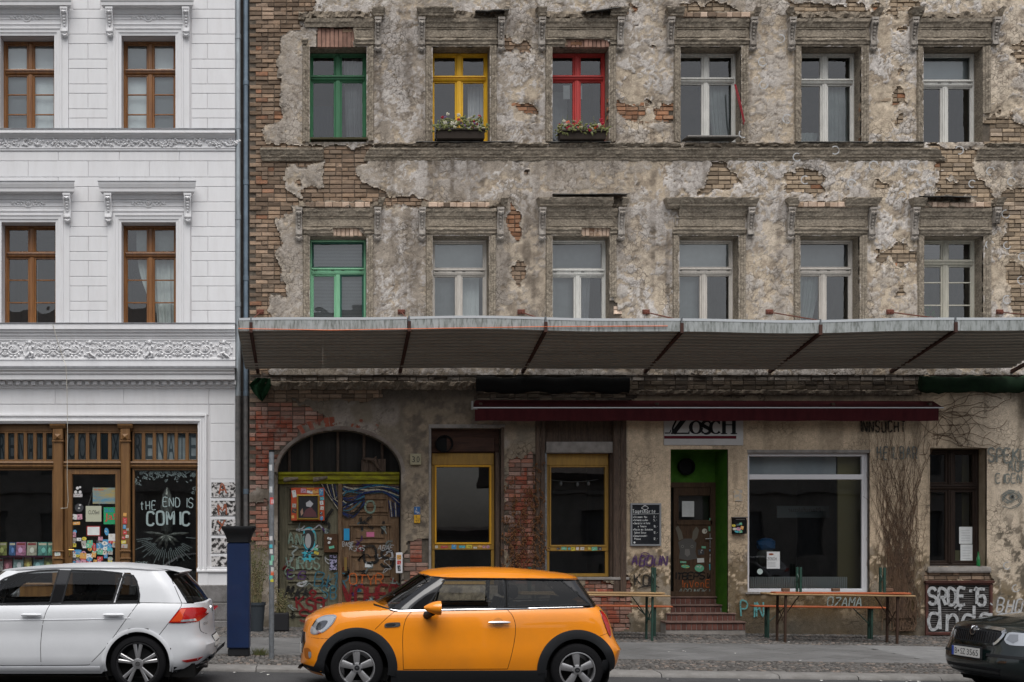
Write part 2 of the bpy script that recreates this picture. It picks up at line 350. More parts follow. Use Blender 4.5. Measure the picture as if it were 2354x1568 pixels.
cobbles('cobble_strip', -5.6, 12.5, -6.43, -5.12, .072); cobbles('cobble_strip', -5.6, 13.2, -2.28, .0, .085)
# diagonal concrete slabs, large granite slabs before the hatch
def clip(poly, ax, v, keep_less):
 out = []
 for i in range(len(poly)):
  a, b = poly[i], poly[(i + 1) % len(poly)]; ia = (a[ax] <= v) == keep_less; ib = (b[ax] <= v) == keep_less
  if ia: out.append(a)
  if ia != ib: t = (v - a[ax]) / (b[ax] - a[ax]); out.append((a[0] + (b[0] - a[0]) * t, a[1] + (b[1] - a[1]) * t))
 return out
def slab(poly, mat, g=.004):
 for ax, v, k in ((1, -2.29, True), (1, -5.11, False)): poly = clip(poly, ax, v, k) if poly else poly
 if len(poly) < 3: return
 A = sum(poly[i][0] * poly[(i + 1) % len(poly)][1] - poly[(i + 1) % len(poly)][0] * poly[i][1] for i in range(len(poly))) / 2
 if abs(A) < .02: return
 cx = sum(p[0] for p in poly) / len(poly); cy = sum(p[1] for p in poly) / len(poly); m = MB(); dz = rg.uniform(-.004, .004); tx, ty = rg.uniform(-.004, .004), rg.uniform(-.004, .004); n = len(poly)
 def pt(p, k, z): q = (p[0] + (cx - p[0]) * k, p[1] + (cy - p[1]) * k); return (q[0], q[1], ground_z(*q) + dz + tx * (q[0] - cx) + ty * (q[1] - cy) + z)
 vs = [pt(p, .03, 0) for p in poly] + [pt(p, .012, -.008) for p in poly] + [pt(p, .012, -.03) for p in poly]
 m.add(vs, [tuple(range(n))] + [(i, (i + 1) % n, n + (i + 1) % n, n + i) for i in range(n)] + [(n + i, n + (i + 1) % n, 2 * n + (i + 1) % n, 2 * n + i) for i in range(n)]); m.build('slab', mat, side)
d = .5; u, v = (.7071, .7071), (-.7071, .7071)
gran_x = lambda y: 9.3
for i in range(-30, 40):
 for j in range(-30, 40):
  ox, oy = i * d * u[0] + j * d * v[0], -3.7 + i * d * u[1] + j * d * v[1]
  if -6.2 < ox < 9.6 and -5.9 < oy < -1.6:
   P = [(ox, oy), (ox + d * u[0], oy + d * u[1]), (ox + d * (u[0] + v[0]), oy + d * (u[1] + v[1])), (ox + d * v[0], oy + d * v[1])]
   P = clip(P, 0, 9.3, True)
   if len(P) >= 3: slab(P, SLABM)
y = -5.11
for w in (1.05, .98, .95):
 x = 9.3 - .2 * rg.random()
 x = 9.305
 while x < 14.5:
  L = rg.uniform(1.1, 1.9); slab([(x, y), (x + L, y), (x + L, y + w), (x, y + w)], GRANS); x += L
 y += w
# crumbs of litter in the gutter
lit = M('paper_litter', (.55, .54, .52), .8, rnd=.3)
# ================================================================ materials of the buildings
STUC = M('stucco_white', (.71, .71, .722), .75, c2=(.668, .668, .68), scale=1.3, bump=.15, bscale=120, c3=(.56, .545, .54), scale3=5, fac3=.26, stretch=(2.2, 2.2, .45))
STUC_D = M('stucco_joint', (.60, .59, .60), .85)
LEADS = M('zinc_flashing', (.30, .31, .33), .55, .3, c2=(.20, .20, .21), scale=9)
OAK = M('varnished_oak', (.27, .115, .030), .42, c2=(.17, .065, .016), scale=3, stretch=(6, 6, .6), bump=.15, bscale=30, coat=.15)
OAK_D = M('shopfront_oak', (.19, .095, .028), .5, c2=(.115, .052, .015), scale=3, stretch=(6, 6, .5), bump=.15, bscale=30)
PANE = glass_mat('window_glass', (.93, .96, .95), 2.9, .03, wavy=.006)
PANE_A = glass_mat('old_window_glass', (.92, .95, .94), 2.3, .02, wavy=.008)
PANE_SHOP = glass_mat('shop_glass', (.86, .89, .90), 1.9, .015, wavy=.0012)
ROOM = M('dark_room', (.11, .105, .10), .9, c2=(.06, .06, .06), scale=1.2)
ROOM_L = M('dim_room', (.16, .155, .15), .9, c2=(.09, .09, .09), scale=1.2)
BLIND_W = M('white_roller_blind', (.60, .66, .69), .8, c2=(.54, .60, .63), scale=2)
CURT_W = M('white_net_curtain', (.55, .60, .59), .9, c2=(.42, .47, .47), scale=3)
CURT_G = M('grey_net_curtain', (.44, .45, .47), .9, c2=(.33, .34, .36), scale=3)
INK = M('black_ink', (.03, .03, .032), .7)
PAPER = M('white_paper', (.66, .68, .68), .8, c2=(.58, .60, .60), scale=12)

def holed_wall(mb, x0, x1, z0, z1, holes, y0, y1, rev=True):
 xs = sorted({x0, x1} | {min(max(v, x0), x1) for h in holes for v in h[:2]}); zs = sorted({z0, z1} | {min(max(v, z0), z1) for h in holes for v in h[2:4]})
 for a, b in zip(xs, xs[1:]):
  for c, d in zip(zs, zs[1:]):
   mx, mz = (a + b) / 2, (c + d) / 2
   if any(h[0] < mx < h[1] and h[2] < mz < h[3] for h in holes): continue
   mb.add([(a, y0, c), (b, y0, c), (b, y0, d), (a, y0, d)], [(0, 1, 2, 3)])
 if rev:
  for h in holes:
   a, b, c, d = h[:4]
   mb.add([(a, y0, c), (b, y0, c), (b, y0, d), (a, y0, d), (a, y1, c), (b, y1, c), (b, y1, d), (a, y1, d)], [(0, 1, 5, 4), (1, 2, 6, 5), (2, 3, 7, 6), (3, 0, 4, 7)])
 return mb

def drape(x0, x1, z0, z1, y, amp=.03, waves=6, taper=None, seed=0):
 mb = MB(); n = max(12, waves * 8); rows = []; rr = random.Random(seed); ph = [rr.uniform(0, 6) for _ in range(4)]
 for i in range(9):
  t = i / 8; row = []
  a, b = (x0, x1)
  if taper: a, b = x0 + (taper[0]) * t ** 1.5, x1 + (taper[1]) * t ** 1.5
  for k in range(n + 1):
   u = k / n; row.append((a + (b - a) * u, y + amp * (math.sin(u * waves * 6.28 + ph[0]) + .5 * math.sin(u * waves * 2.7 * 6.28 + ph[1] + t)) * (.5 + .5 * t), z1 + (z0 - z1) * t))
  rows.append(row)
 return mb.grid(rows)

def make_window(parent, x0, x1, z0, z1, y, fm, tz, top=2, bot=2, bars=(), fw=.045, sash=.032, sm=None, glass=None, room=None, depth=1.3, tb=.075, label=None, mid=.07, sash_m=None, grip=False, head=True):
 """timber window: frame mesh > mullion, transom, sash (one per light), pane, glazing_bar, room"""
 glass = glass or PANE; room = room or ROOM; sash_m = sash_m or fm
 w = MB(); prof = [(0, y + .09), (0, y), (-fw * .6, y - .008), (-fw, y + .01), (-fw, y + .09)]
 w.sweep([(x0, z0), (x0, z1), (x1, z1), (x1, z0)], [(-o, yy) for o, yy in prof], closed=True) if False else w.sweep([(x0, z0), (x0, z1), (x1, z1), (x1, z0)], [(o, yy) for o, yy in [(0, y + .09), (0, y), (-fw * .6, y - .008), (-fw, y + .01), (-fw, y + .09)]], closed=True)
 W = w.build('window', fm, parent, label=label)
 if tz is not None:
  t = MB(); t.hmold(x0 + fw, x1 - fw, [(y + .08, tz - tb / 2), (y - .01, tz - tb / 2), (y - .03, tz - tb * .2), (y - .012, tz - tb * .1), (y - .012, tz + tb * .25), (y - .04, tz + tb * .3), (y - .035, tz + tb / 2), (y + .08, tz + tb / 2)])
  t.build('transom', fm, W)
 def lights(a0, a1, b0, b1, n, nb):
  xs = [a0 + (a1 - a0) * i / n for i in range(n + 1)]
  if n == 2:
   m = MB(); xm = (a0 + a1) / 2; m.fbox(xm - mid / 2, xm + mid / 2, y - .012, y + .08, b0, b1, .01); m.box(xm - .012, xm + .012, y - .024, y - .011, b0 + .004, b1 - .004); m.build('mullion', fm, W)
  for i in range(n):
   l = xs[i] + (mid / 2 if i else 0); r = xs[i + 1] - (mid / 2 if i < n - 1 else 0)
   s = MB(); s.sweep([(l, b0), (l, b1), (r, b1), (r, b0)], [(0, y + .07), (0, y + .012), (-sash * .7, y + .008), (-sash, y + .022), (-sash, y + .07)], closed=True)
   s.build('sash', sash_m if i == n - 1 else fm, W)
   p = MB(); p.poly([(l + sash, b0 + sash), (r - sash, b0 + sash), (r - sash, b1 - sash), (l + sash, b1 - sash)], y + .035); p.build('pane', glass, W)
   for q in nb:
    g = MB(); zz = b0 + (b1 - b0) * q; g.box(l + sash - .002, r - sash + .002, y + .02, y + .048, zz - .011, zz + .011); g.build('glazing_bar', fm, W)
 zi0, zi1 = z0 + fw, z1 - fw
 if tz is None: lights(x0 + fw, x1 - fw, zi0, zi1, bot, bars)
 else:
  lights(x0 + fw, x1 - fw, tz + tb / 2, zi1, top, ()); lights(x0 + fw, x1 - fw, zi0, tz - tb / 2, bot, bars)
 if grip:
  g = MB(); n = 4
  for k in (.08, .38, .56, .88):
   xx = x0 + (x1 - x0) * k; g.box(xx, xx + .06, y - .019, y - .01, tz + .005, tz + .014)
  g.build('drip_slot', INK, W)
 if room is not False:
  r = MB(); a, b, c, d, e = x0 - .02, x1 + .02, z0 - .02, z1 + .02, y + .085
  r.add([(a, e, c), (b, e, c), (b, e, d), (a, e, d), (a, e + depth, c), (b, e + depth, c), (b, e + depth, d), (a, e + depth, d)], [(0, 1, 5, 4), (1, 2, 6, 5), (2, 3, 7, 6), (3, 0, 4, 7), (4, 5, 6, 7)])
  r.build('room', room, W)
 return W

# ================================================================ white townhouse (left)
YW = -.04
white = empty('white_townhouse', (PX(540), 0, 0), 'white stucco townhouse with brown timber windows and a comic shop at street level', 'building')
white.location = (0, 0, 0)
WIN_W = [(2, 126, 85, 303), (280, 404, 85, 303), (5, 129, 512.6, 746), (280, 405, 512.6, 746)]
holes = [(PX(a), PX(b), PZ(d), PZ(c)) for a, b, c, d in WIN_W]
shop = (PX(-130), PX(455), -.2, PZ(974))
xL, xR = PX(-140), PX(541)
mb = MB(); holed_wall(mb, xL, xR, -.2, PZ(-60), holes + [(shop[0] + .01, shop[1], shop[2] + .01, shop[3])], YW + .014, YW + .31)
mb.add([(xR, YW + .022, -.2), (xR, .5, -.2), (xR, .5, PZ(-60)), (xR, YW + .022, PZ(-60))], [(0, 1, 2, 3)])
mb.build('wall', STUC_D, white)
# ashlar courses, each stone its own piece
def course(y0, y1, segs):
 for a, b in segs:
  m = MB(); m.fbox(PX(a) + .003, PX(b) - .003, YW, YW + .02, PZ(y1) + .003, PZ(y0) - .003, .007); m.build('stone', STUC, white)
rows = [(-12, 24, 1), (24, 45, 0), (45, 81, 1), (81, 103, 0), (103, 138.5, 1), (138.5, 160, 0), (160, 195.5, 1), (195.5, 217, 0), (217, 252.6, 1), (252.6, 273.7, 0), (273.7, 303, 1)]
for y0, y1, t in rows:
 l, r = 158, 248
 if y1 < 30: l, r = 168, 232
 course(y0, y1, [(l, 203), (203, r)] if t else [(l, r)]); course(y0, y1, [(440, 477), (477, 541)] if t else [(440, 541)])
course(350, 372, [(-130, -5), (-5, 135), (135, 275), (275, 413), (413, 541)]); course(372, 409, [(-130, -70), (-70, 66), (66, 204), (204, 344), (344, 478), (478, 541)])
course(409, 431, [(-130, -5), (-5, 135), (135, 275), (275, 413), (413, 541)])
for y0, y1, t in [(431, 466, 1), (466, 488, 0), (488, 523, 1), (523, 545, 0), (545, 580, 1), (580, 601, 0), (601, 637, 1), (637, 659, 0), (659, 694, 1), (694, 715, 0), (715, 746, 1)]:
 course(y0, y1, [(160, 204), (204, 248)] if t else [(160, 248)]); course(y0, y1, [(440, 478), (478, 541)] if t else [(440, 541)])
course(894, 930, [(-130, -30), (-30, 128), (128, 285), (285, 480), (481, 541)])
for i, (a, b) in enumerate([(931, 974), (974, 1016.5), (1016.5, 1059), (1059, 1102), (1102, 1145), (1145, 1187.5), (1187.5, 1231), (1231, 1273), (1273, 1306)]): course(a, b, [(483, 541)])
m = MB(); m.fbox(PX(-130), PX(480), YW, YW + .02, PZ(955), PZ(931), .005); m.build('wall_band', STUC, white); m = MB(); m.fbox(PX(478), PX(541), YW - .02, YW + .02, PZ(1345), PZ(1316), .005); m.build('wall_band', STUC, white)

# mouldings run across the facade
def belt(name, prof, x0=-130, x1=541, mat=STUC, ret=0):
 m = MB(); m.hmold(PX(x0), PX(x1), [(YW + .02, PZ(prof[0][1]))] + [(YW - d, PZ(p)) for d, p in prof] + [(YW + .02, PZ(prof[-1][1]))], ret); return m.build(name, mat, white)
belt('cornice', [(.12, 303.5), (.125, 312), (.105, 312.6), (.095, 315), (.05, 318), (.03, 321), (.012, 321.5), (.012, 340), (.03, 341), (.03, 343.5), (.02, 344), (.02, 347), (.008, 350)])
belt('flashing', [(.135, 302), (.135, 303.6), (.10, 303.7)], mat=LEADS, x1=542)
belt('cornice', [(.12, 747), (.125, 760), (.10, 761), (.09, 766), (.06, 768), (.055, 773), (.03, 775), (.03, 778), (.02, 780), (.02, 784), (.006, 785), (.006, 823), (.02, 824), (.025, 828), (.01, 831), (.01, 846)])
belt('flashing', [(.135, 745.5), (.135, 747.2), (.10, 747.3)], mat=LEADS, x1=542)
belt('cornice', [(.26, 851), (.255, 855), (.22, 859), (.215, 863), (.19, 864), (.19, 876), (.05, 877), (.05, 889), (.03, 890), (.03, 893), (.0, 895)], x1=541, ret=.0)
belt('flashing', [(.275, 847), (.275, 851.2), (.2, 851.3)], mat=LEADS, x1=544)
for k in range(38):                                                          # dentils
 x = -118 + k * 17.6
 if x < 536:
  m = MB(); X0 = PX(x); m.box(X0, X0 + .085, YW - .11, YW - .051, PZ(886), PZ(877.5)); m.build('dentil', STUC, white)
# leafy frieze under the upper cornice
rr = random.Random(3)
def leaf(mb, x, y, z, L, W, ang, curl=.02):
 ca, sa = math.cos(ang), math.sin(ang); pts = [(0, 0, 0), (L * .35, W * .5, curl * .7), (L * .7, W * .38, curl), (L, 0, curl * .3), (L * .7, -W * .38, curl), (L * .35, -W * .5, curl * .7), (L * .5, 0, curl * 1.6)]
 vs = [(x + a * ca - b * sa, y - d, z + a * sa + b * ca) for a, b, d in pts]
 mb.add(vs, [(0, 1, 6), (1, 2, 6), (2, 3, 6), (3, 4, 6), (4, 5, 6), (5, 0, 6)])
for k in range(17):
 m = MB(); cx = -110 + k * 40
 for j in range(26):
  px = cx + rr.uniform(-18, 18); t = abs(px - cx) / 20
  leaf(m, PX(px), YW - .012, PZ(331 + rr.uniform(-6.5, 6.5) * (1 - .3 * t)), rr.uniform(.05, .085), rr.uniform(.035, .055), rr.uniform(0, 6.28), rr.uniform(.015, .035))
 for j in range(3): m.blob(PX(cx + rr.uniform(-8, 8)), YW - .03, PZ(331 + rr.uniform(-5, 5)), .022, .02, .022, 7, 4)
 if cx < 536: m.build('leaf_ornament', STUC, white, smooth=30)
# scroll frieze with medallions
def spiral(mb, cx, cz, r0, turns, dirn, a0, rad, y):
 pts = []; n = int(18 * turns)
 for i in range(n + 1):
  t = i / n; a = a0 + dirn * t * turns * 6.283; r = r0 * (1 - .82 * t); pts.append((cx + r * math.cos(a), y - .01 - .02 * t, cz + r * .82 * math.sin(a)))
 mb.tube(pts, [rad * (1 - .4 * i / n) for i in range(n + 1)], 5)
def rosette(mb, cx, cz, r, y, n=6):
 for k in range(n): leaf(mb, cx, y, cz, r, r * .8, k * 6.283 / n + .3, .022)
 mb.blob(cx, y - .02, cz, r * .28, .025, r * .28, 8, 4)
med = [-80, 71, 209, 345, 515]
for i, px in enumerate(med):
 m = MB(); X = PX(px); Z = PZ(804); R = .145
 m.tube([(X + R * math.cos(a * .2618), YW - .012, Z + R * math.sin(a * .2618)) for a in range(25)], .014, 5)
 m.blob(X, YW - .02, Z + .0, .038, .045, .085, 9, 6); m.blob(X - .005, YW - .045, Z + .125, .034, .04, .042, 9, 6)           # putto in relief
 sgn = 1 if i % 2 else -1
 m.tube([(X + .03, YW - .03, Z + .06), (X + sgn * .08, YW - .05, Z + .03), (X + sgn * .10, YW - .04, Z + .08)], [.02, .016, .013], 6)
 m.tube([(X - .03, YW - .03, Z + .06), (X - sgn * .07, YW - .05, Z + .0), (X - sgn * .10, YW - .04, Z + .02)], [.02, .016, .013], 6)
 m.tube([(X + .02, YW - .03, Z - .06), (X + sgn * .06, YW - .055, Z - .09), (X + sgn * .03, YW - .04, Z - .15)], [.03, .024, .016], 6)
 m.tube([(X - .02, YW - .03, Z - .06), (X - sgn * .05, YW - .05, Z - .12), (X - sgn * .10, YW - .04, Z - .15)], [.03, .024, .016], 6)
 for a in range(10): leaf(m, X + R * math.cos(a * .628), YW - .01, Z + R * math.sin(a * .628), .06, .04, a * .628 + 1.2, .02)
 m.build('medallion', STUC, white, smooth=35)
for i in range(len(med) - 1):
 a, b = med[i] + 21, med[i + 1] - 21; n = 3
 m = MB(); w = (b - a) / n
 for k in range(n):
  cx = PX(a + (k + .5) * w); Z = PZ(804); up = 1 if (k + i) % 2 else -1
  spiral(m, cx, Z, .13, 1.5, up, math.pi if up > 0 else 0, .016, YW); rosette(m, cx, Z, .06, YW - .02, 5)
  for j in range(12):
   an = j * .5236; leaf(m, cx + .13 * math.cos(an), YW - .008, Z + .115 * math.sin(an), .085, .045, an + up * 1.1, .022)
  X2 = PX(a + k * w); rosette(m, X2, Z + .09, .05, YW - .01, 5); rosette(m, X2, Z - .09, .05, YW - .01, 5)
  m.tube([(X2 - .06, YW - .02, Z), (X2, YW - .03, Z + .015), (X2 + .07, YW - .02, Z)], [.012, .022, .01], 6)
 m.build('scroll_ornament', STUC, white, smooth=35)

def console(mb, x0, x1, ytop, ybot, y, proj=.14):                            # scrolled bracket with a hanging leaf
 z1, z0 = ytop, ybot; h = z1 - z0; xm = (x0 + x1) / 2
 mb.box(x0 - .012, x1 + .012, y - proj - .02, y, z1 - h * .07, z1)
 prof = [(y, z1 - h * .07), (y - proj, z1 - h * .07), (y - proj * 1.02, z1 - h * .14), (y - proj * .85, z1 - h * .28), (y - proj * .55, z1 - h * .45), (y - proj * .45, z1 - h * .6), (y - proj * .6, z1 - h * .7), (y - proj * .62, z1 - h * .76), (y - proj * .4, z1 - h * .81), (y, z1 - h * .82)]
 mb.prism([(p[0], p[1]) for p in prof], 'x', x0, x1)
 for sx in (x0 + .004, x1 - .004):
  pts = [(sx, p[0] - .008, p[1]) for p in prof[1:-1]]; mb.tube(pts, .011, 5)
 for k in range(5): mb.blob(xm, y - proj * (.95 - .11 * k), z1 - h * (.2 + .09 * k), (x1 - x0) * (.30 - .03 * k), .025, h * .045, 7, 4)
 for a in (-.9, -.45, 0, .45, .9): leaf(mb, xm, y - .035, z1 - h * .80, h * .17, h * .075, -math.pi / 2 + a, .035)
 for a in (-.6, 0, .6): leaf(mb, xm, y - proj * .98, z1 - h * .09, h * .16, h * .07, -math.pi / 2 + a, .03)

for wi, (a, b, t, bt) in enumerate(WIN_W):
 up = wi < 2; x0, x1, z1, z0 = PX(a), PX(b), PZ(t), PZ(bt); cx = (x0 + x1) / 2
 s = MB(); s.sweep([(x0, z0), (x0, z1), (x1, z1), (x1, z0)], [(0, YW + .03), (0, YW - .012), (.05, YW - .02), (.055, YW - .032), (.11, YW - .036), (.12, YW - .05), (.15, YW - .05), (.155, YW - .03), (.27, YW - .02), (.27, YW + .03)])
 s.build('window_surround', STUC, white)
 ct = PZ(3 if up else 426); kb = PZ(27 if up else 451); hw = (PX(442) - PX(235)) / 2 if up else (PX(446) - PX(232)) / 2
 dx = 0.0
 s = MB(); fx0, fx1 = x0 - .26, x1 + .26; fz0, fz1 = z1 + .27, kb
 s.hmold(fx0, fx1, [(YW + .02, fz0 - .1), (YW - .03, fz0 - .1), (YW - .05, fz0 - .06), (YW - .035, fz0 - .03), (YW - .03, fz1), (YW + .02, fz1)])
 P = .1; s.sweep([(fx0 + P, fz0 + .05), (fx0 + P, fz1 - .14), (fx1 - P, fz1 - .14), (fx1 - P, fz0 + .05)], [(.0, YW - .028), (.006, YW - .045), (.022, YW - .045), (.028, YW - .03)], closed=True)
 s.hmold(fx0, fx1, [(YW - .03, fz1 - .09), (YW - .05, fz1 - .085), (YW - .07, fz1 - .04), (YW - .08, fz1), (YW - .03, fz1)])
 zm = (fz0 + fz1) / 2 - .04; S0 = s.build('window_frieze', STUC, white)
 m = MB(); yr = YW - .032
 m.tube([(cx + .075 * math.cos(q * .3927), yr - .008, zm + .075 * math.sin(q * .3927)) for q in range(17)], .011, 5); rosette(m, cx, zm, .055, yr, 6)
 for sg in (-1, 1):
  for k in range(7):
   leaf(m, cx + sg * (.08 + .03 * k), yr, zm + .01 * math.sin(k), .07, .035, (0 if sg > 0 else math.pi) + (.9 if k % 2 else -.9) * (1 - k * .1), .02)
  for q in (-.5, 0, .5): leaf(m, cx + sg * .27, yr, zm, .07, .025, (0 if sg > 0 else math.pi) + q, .018)
 m.build('rosette', STUC, S0, smooth=30)
 c = MB(); hw -= .08; c.hmold(cx - hw, cx + hw, [(YW + .02, kb), (YW - .12, kb), (YW - .13, kb + .012), (YW - .19, kb + .02), (YW - .195, kb + .08), (YW - .205, kb + .09), (YW - .23, ct - .05), (YW - .235, ct - .012), (YW + .02, ct - .012)], .45)
 C = c.build('window_cornice', STUC, white)
 f = MB(); f.hmold(cx - hw - .005, cx + hw + .005, [(YW + .02, ct - .012), (YW - .245, ct - .012), (YW - .245, ct), (YW + .02, ct + .03)], .45); f.build('flashing', LEADS, C)
 for sg in (-1, 1):
  k = MB(); xx = cx + sg * (hw - .075 + .02); console(k, xx - .06, xx + .06, kb, kb - .58, YW - .02); k.build('console', STUC, white, smooth=35)
 W = make_window(white, x0 - .01, x1 + .01, z0 - .02, z1 + .01, YW + .25, OAK, z1 - (.60 if up else .57), 2, 2, (1 / 3, 2 / 3), fw=.05, sash=.035, mid=.09, tb=.085, room=ROOM)
 yb = YW + .36
 if up: drape(x0, x1, z0, z1 - .02, yb, .004, 3, seed=wi).build('roller_blind', BLIND_W, W)
 elif wi == 3:
  drape(cx + .02, x1, z0, z1 - .5, yb + .05, .02, 4, (.1, .0), wi).build('curtain', CURT_W, W, smooth=True); drape(cx - .3, x1 - .02, z1 - .5, z1 - .06, yb + .06, .012, 4, None, 5).build('curtain', CURT_W, W, smooth=True)
  drape(cx - .28, cx + .04, z0 + .3, z1 - .6, yb + .05, .012, 3, (.34, .05), 6).build('curtain', CURT_W, W, smooth=True)
  ch = MB(); X = x0 + .30; Zt = z1 - .62
  ch.tube([(X, yb + .3, Zt), (X, yb + .3, Zt - .55)], .018, 6)
  for sg in (-1, 1):
   for dz in (0, -.09): ch.tube(curve3 if False else [(X, yb + .3, Zt - .3 + dz), (X + sg * .12, yb + .3, Zt - .36 + dz), (X + sg * .2, yb + .3, Zt - .26 + dz), (X + sg * .16, yb + .3, Zt - .17 + dz), (X + sg * .11, yb + .3, Zt - .2 + dz)], .014, 5)
  ch.build('chandelier', INK, W)
 else:
  drape(cx + .04, cx + .09, z0, z1 - .6, yb, .004, 2).build('curtain', CURT_W, W, smooth=True)

# ---------------------------------------------------------------- the shopfront
shopf = white
s = MB(); xs1 = PX(455)
s.sweep([(PX(-130), PZ(974)), (xs1, PZ(974)), (xs1, PZ(1312))], [(0, YW + .05), (0, YW - .01), (.03, YW - .02), (.04, YW - .045), (.075, YW - .045), (.085, YW - .02), (.13, YW - .028), (.14, YW - .05), (.17, YW - .05), (.178, YW - .0), (.178, YW + .05)])
s.hmold(PX(453), PX(541), [(YW + .02, PZ(1315)), (YW - .05, PZ(1315)), (YW - .055, PZ(1311)), (YW - .03, PZ(1309)), (YW - .03, PZ(1305)), (YW + .02, PZ(1305))])
s.fbox(PX(456), PX(479), YW - .03, YW + .02, PZ(1345), PZ(1315.5), .005)
s.build('shop_surround', STUC, white)
GRAN = M('granite_plinth', (.20, .19, .19), .7, c2=(.11, .105, .10), scale=5, bump=.3, bscale=60, c3=(.30, .29, .28), scale3=50)
for k, (a, b, c, d) in enumerate([(432, 541, 1344, 1384), (432, 541, 1384.5, 1425), (432, 541, 1425.5, 1450), (300, 431, 1345, 1450)]):
 m = MB(); m.fbox(PX(a), PX(b), YW - .10 - .01 * k, YW + .05, PZ(d), PZ(c), .015); m.build('plinth_stone', GRAN, white)
YS = YW + .12                                                                # plane of the shop joinery
s = MB()
s.fbox(PX(-130), xs1, YS - .02, YS + .1, PZ(991), PZ(974.5), .01); s.hmold(PX(-130), xs1, [(YS + .1, PZ(1075)), (YS - .03, PZ(1075)), (YS - .05, PZ(1071)), (YS - .03, PZ(1069)), (YS - .03, PZ(1066)), (YS - .06, PZ(1064)), (YS - .05, PZ(1060)), (YS + .1, PZ(1060))])
J = s.build('shopfront', OAK_D, white, label='brown timber shopfront of the comic shop')
for a, b in ((122, 146), (277, 300), (-34, -10)):                            # pilasters with capital and diamond boss
 p = MB(); x0, x1 = PX(a), PX(b); xm = (x0 + x1) / 2
 p.fbox(x0 + .01, x1 - .01, YS - .11, YS + .05, -.1, PZ(976), .012)
 p.hmold(x0 - .05, x1 + .05, [(YS - .02, PZ(985)), (YS - .13, PZ(985)), (YS - .16, PZ(979)), (YS - .165, PZ(975.5)), (YS - .02, PZ(975.5))])
 p.fbox(x0 - .01, x1 + .01, YS - .135, YS - .05, PZ(1016), PZ(1012), .004); p.fbox(x0 + .005, x1 - .005, YS - .13, YS - .05, PZ(1011), PZ(986), .008)
 zc = PZ(1005); d = .06
 p.add([(xm - d, YS - .131, zc - d), (xm + d, YS - .131, zc - d), (xm + d, YS - .131, zc + d), (xm - d, YS - .131, zc + d), (xm, YS - .18, zc)], [(0, 1, 4), (1, 2, 4), (2, 3, 4), (3, 0, 4)])
 for q in (1265, 1282): p.fbox(x0 - .01, x1 + .01, YS - .135, YS - .05, PZ(q + 3), PZ(q), .004)
 p.build('pilaster', OAK_D, J)
LET = M('stained_letter', (.055, .075, .085), .6); LETG = M('frosted_light', (.32, .36, .37), .75, c2=(.24, .27, .28), scale=6)
def transom_lights(a, b, word, first):
 n = len(word); w = (b - a) / n
 for i, chh in enumerate(word):
  x0, x1 = PX(a + i * w), PX(a + (i + 1) * w); z0, z1 = PZ(1060), PZ(991)
  fr = MB(); fr.sweep([(x0, z0), (x0, z1), (x1, z1), (x1, z0)], [(0, YS + .06), (0, YS - .008), (-.028, YS - .008), (-.034, YS + .0), (-.034, YS + .06)], closed=True); Fz = fr.build('transom_light', OAK_D, J)
  g = MB(); g.poly([(x0, z0), (x1, z0), (x1, z1), (x0, z1)], YS + .06); g.build('frosted_pane', LETG, Fz)
  g = MB(); print_text(g, chh, x0 + .045, x1 - .045, z0 + .05, z1 - .05, YS + .055); g.build('letter', LET, Fz)
  g = MB(); g.poly([(x0 + .03, z0 + .03), (x1 - .03, z0 + .03), (x1 - .03, z1 - .03), (x0 + .03, z1 - .03)], YS + .03); g.build('pane', PANE_SHOP, Fz)
transom_lights(-10, 122, 'RENATE', 0); transom_lights(148, 276, 'COMIX', 0); transom_lights(303, 454, 'RENATE', 0)
for a, b in ((-10, 122), (303, 454)):
 x0, x1, z0, z1 = PX(a), PX(b), PZ(1345), PZ(1076)
 f = MB(); f.sweep([(x0, z0), (x0, z1), (x1, z1), (x1, z0)], [(0, YS + .08), (0, YS), (-.03, YS), (-.04, YS + .02), (-.04, YS + .08)], closed=True); Fz = f.build('show_window', OAK_D, J)
 g = MB(); g.poly([(x0 + .03, z0 + .03), (x1 - .03, z0 + .03), (x1 - .03, z1 - .03), (x0 + .03, z1 - .03)], YS + .04); g.build('pane', PANE_SHOP, Fz)
 f = MB(); f.box(x0 - .1, x1 + .1, YS + .02, YS + .1, -.1, z0); f.build('stall_riser', OAK_D, J)
# door
x0, x1, z0, z1 = PX(152), PX(275), .1, PZ(1078)
f = MB(); f.sweep([(x0, z0), (x0, z1), (x1, z1), (x1, z0)], [(0, YS + .08), (0, YS), (-.095, YS - .005), (-.105, YS + .02), (-.105, YS + .08)], closed=True); f.fbox(PX(146), PX(152.5), YS - .02, YS + .06, 0, z1 + .02, .006); Dz = f.build('shop_door', OAK_D, J)
g = MB(); g.poly([(x0 + .1, z0 + .1), (x1 - .1, z0 + .1), (x1 - .1, z1 - .1), (x0 + .1, z1 - .1)], YS + .04); g.build('pane', PANE_SHOP, Dz)
BRASS = M('brass', (.45, .30, .10), .35, .9)
g = MB(); hx, hz = PX(158), PZ(1264); g.cbox(hx - .015, hx + .015, YS - .02, YS - .005, hz - .12, hz + .06, .004); g.tube([(hx, YS - .02, hz), (hx, YS - .06, hz), (hx + .1, YS - .06, hz)], .011, 6); g.build('door_handle', BRASS, Dz, smooth=True)
r = MB(); a, b, c, d, e = PX(-125), xs1 - .01, -.05, PZ(975), YS + .11; r.add([(a, e, c), (b, e, c), (b, e, d), (a, e, d), (a, e + 3, c), (b, e + 3, c), (b, e + 3, d), (a, e + 3, d)], [(0, 1, 5, 4), (1, 2, 6, 5), (2, 3, 7, 6), (3, 0, 4, 7), (4, 5, 6, 7)]); r.build('shop_room', ROOM, white)
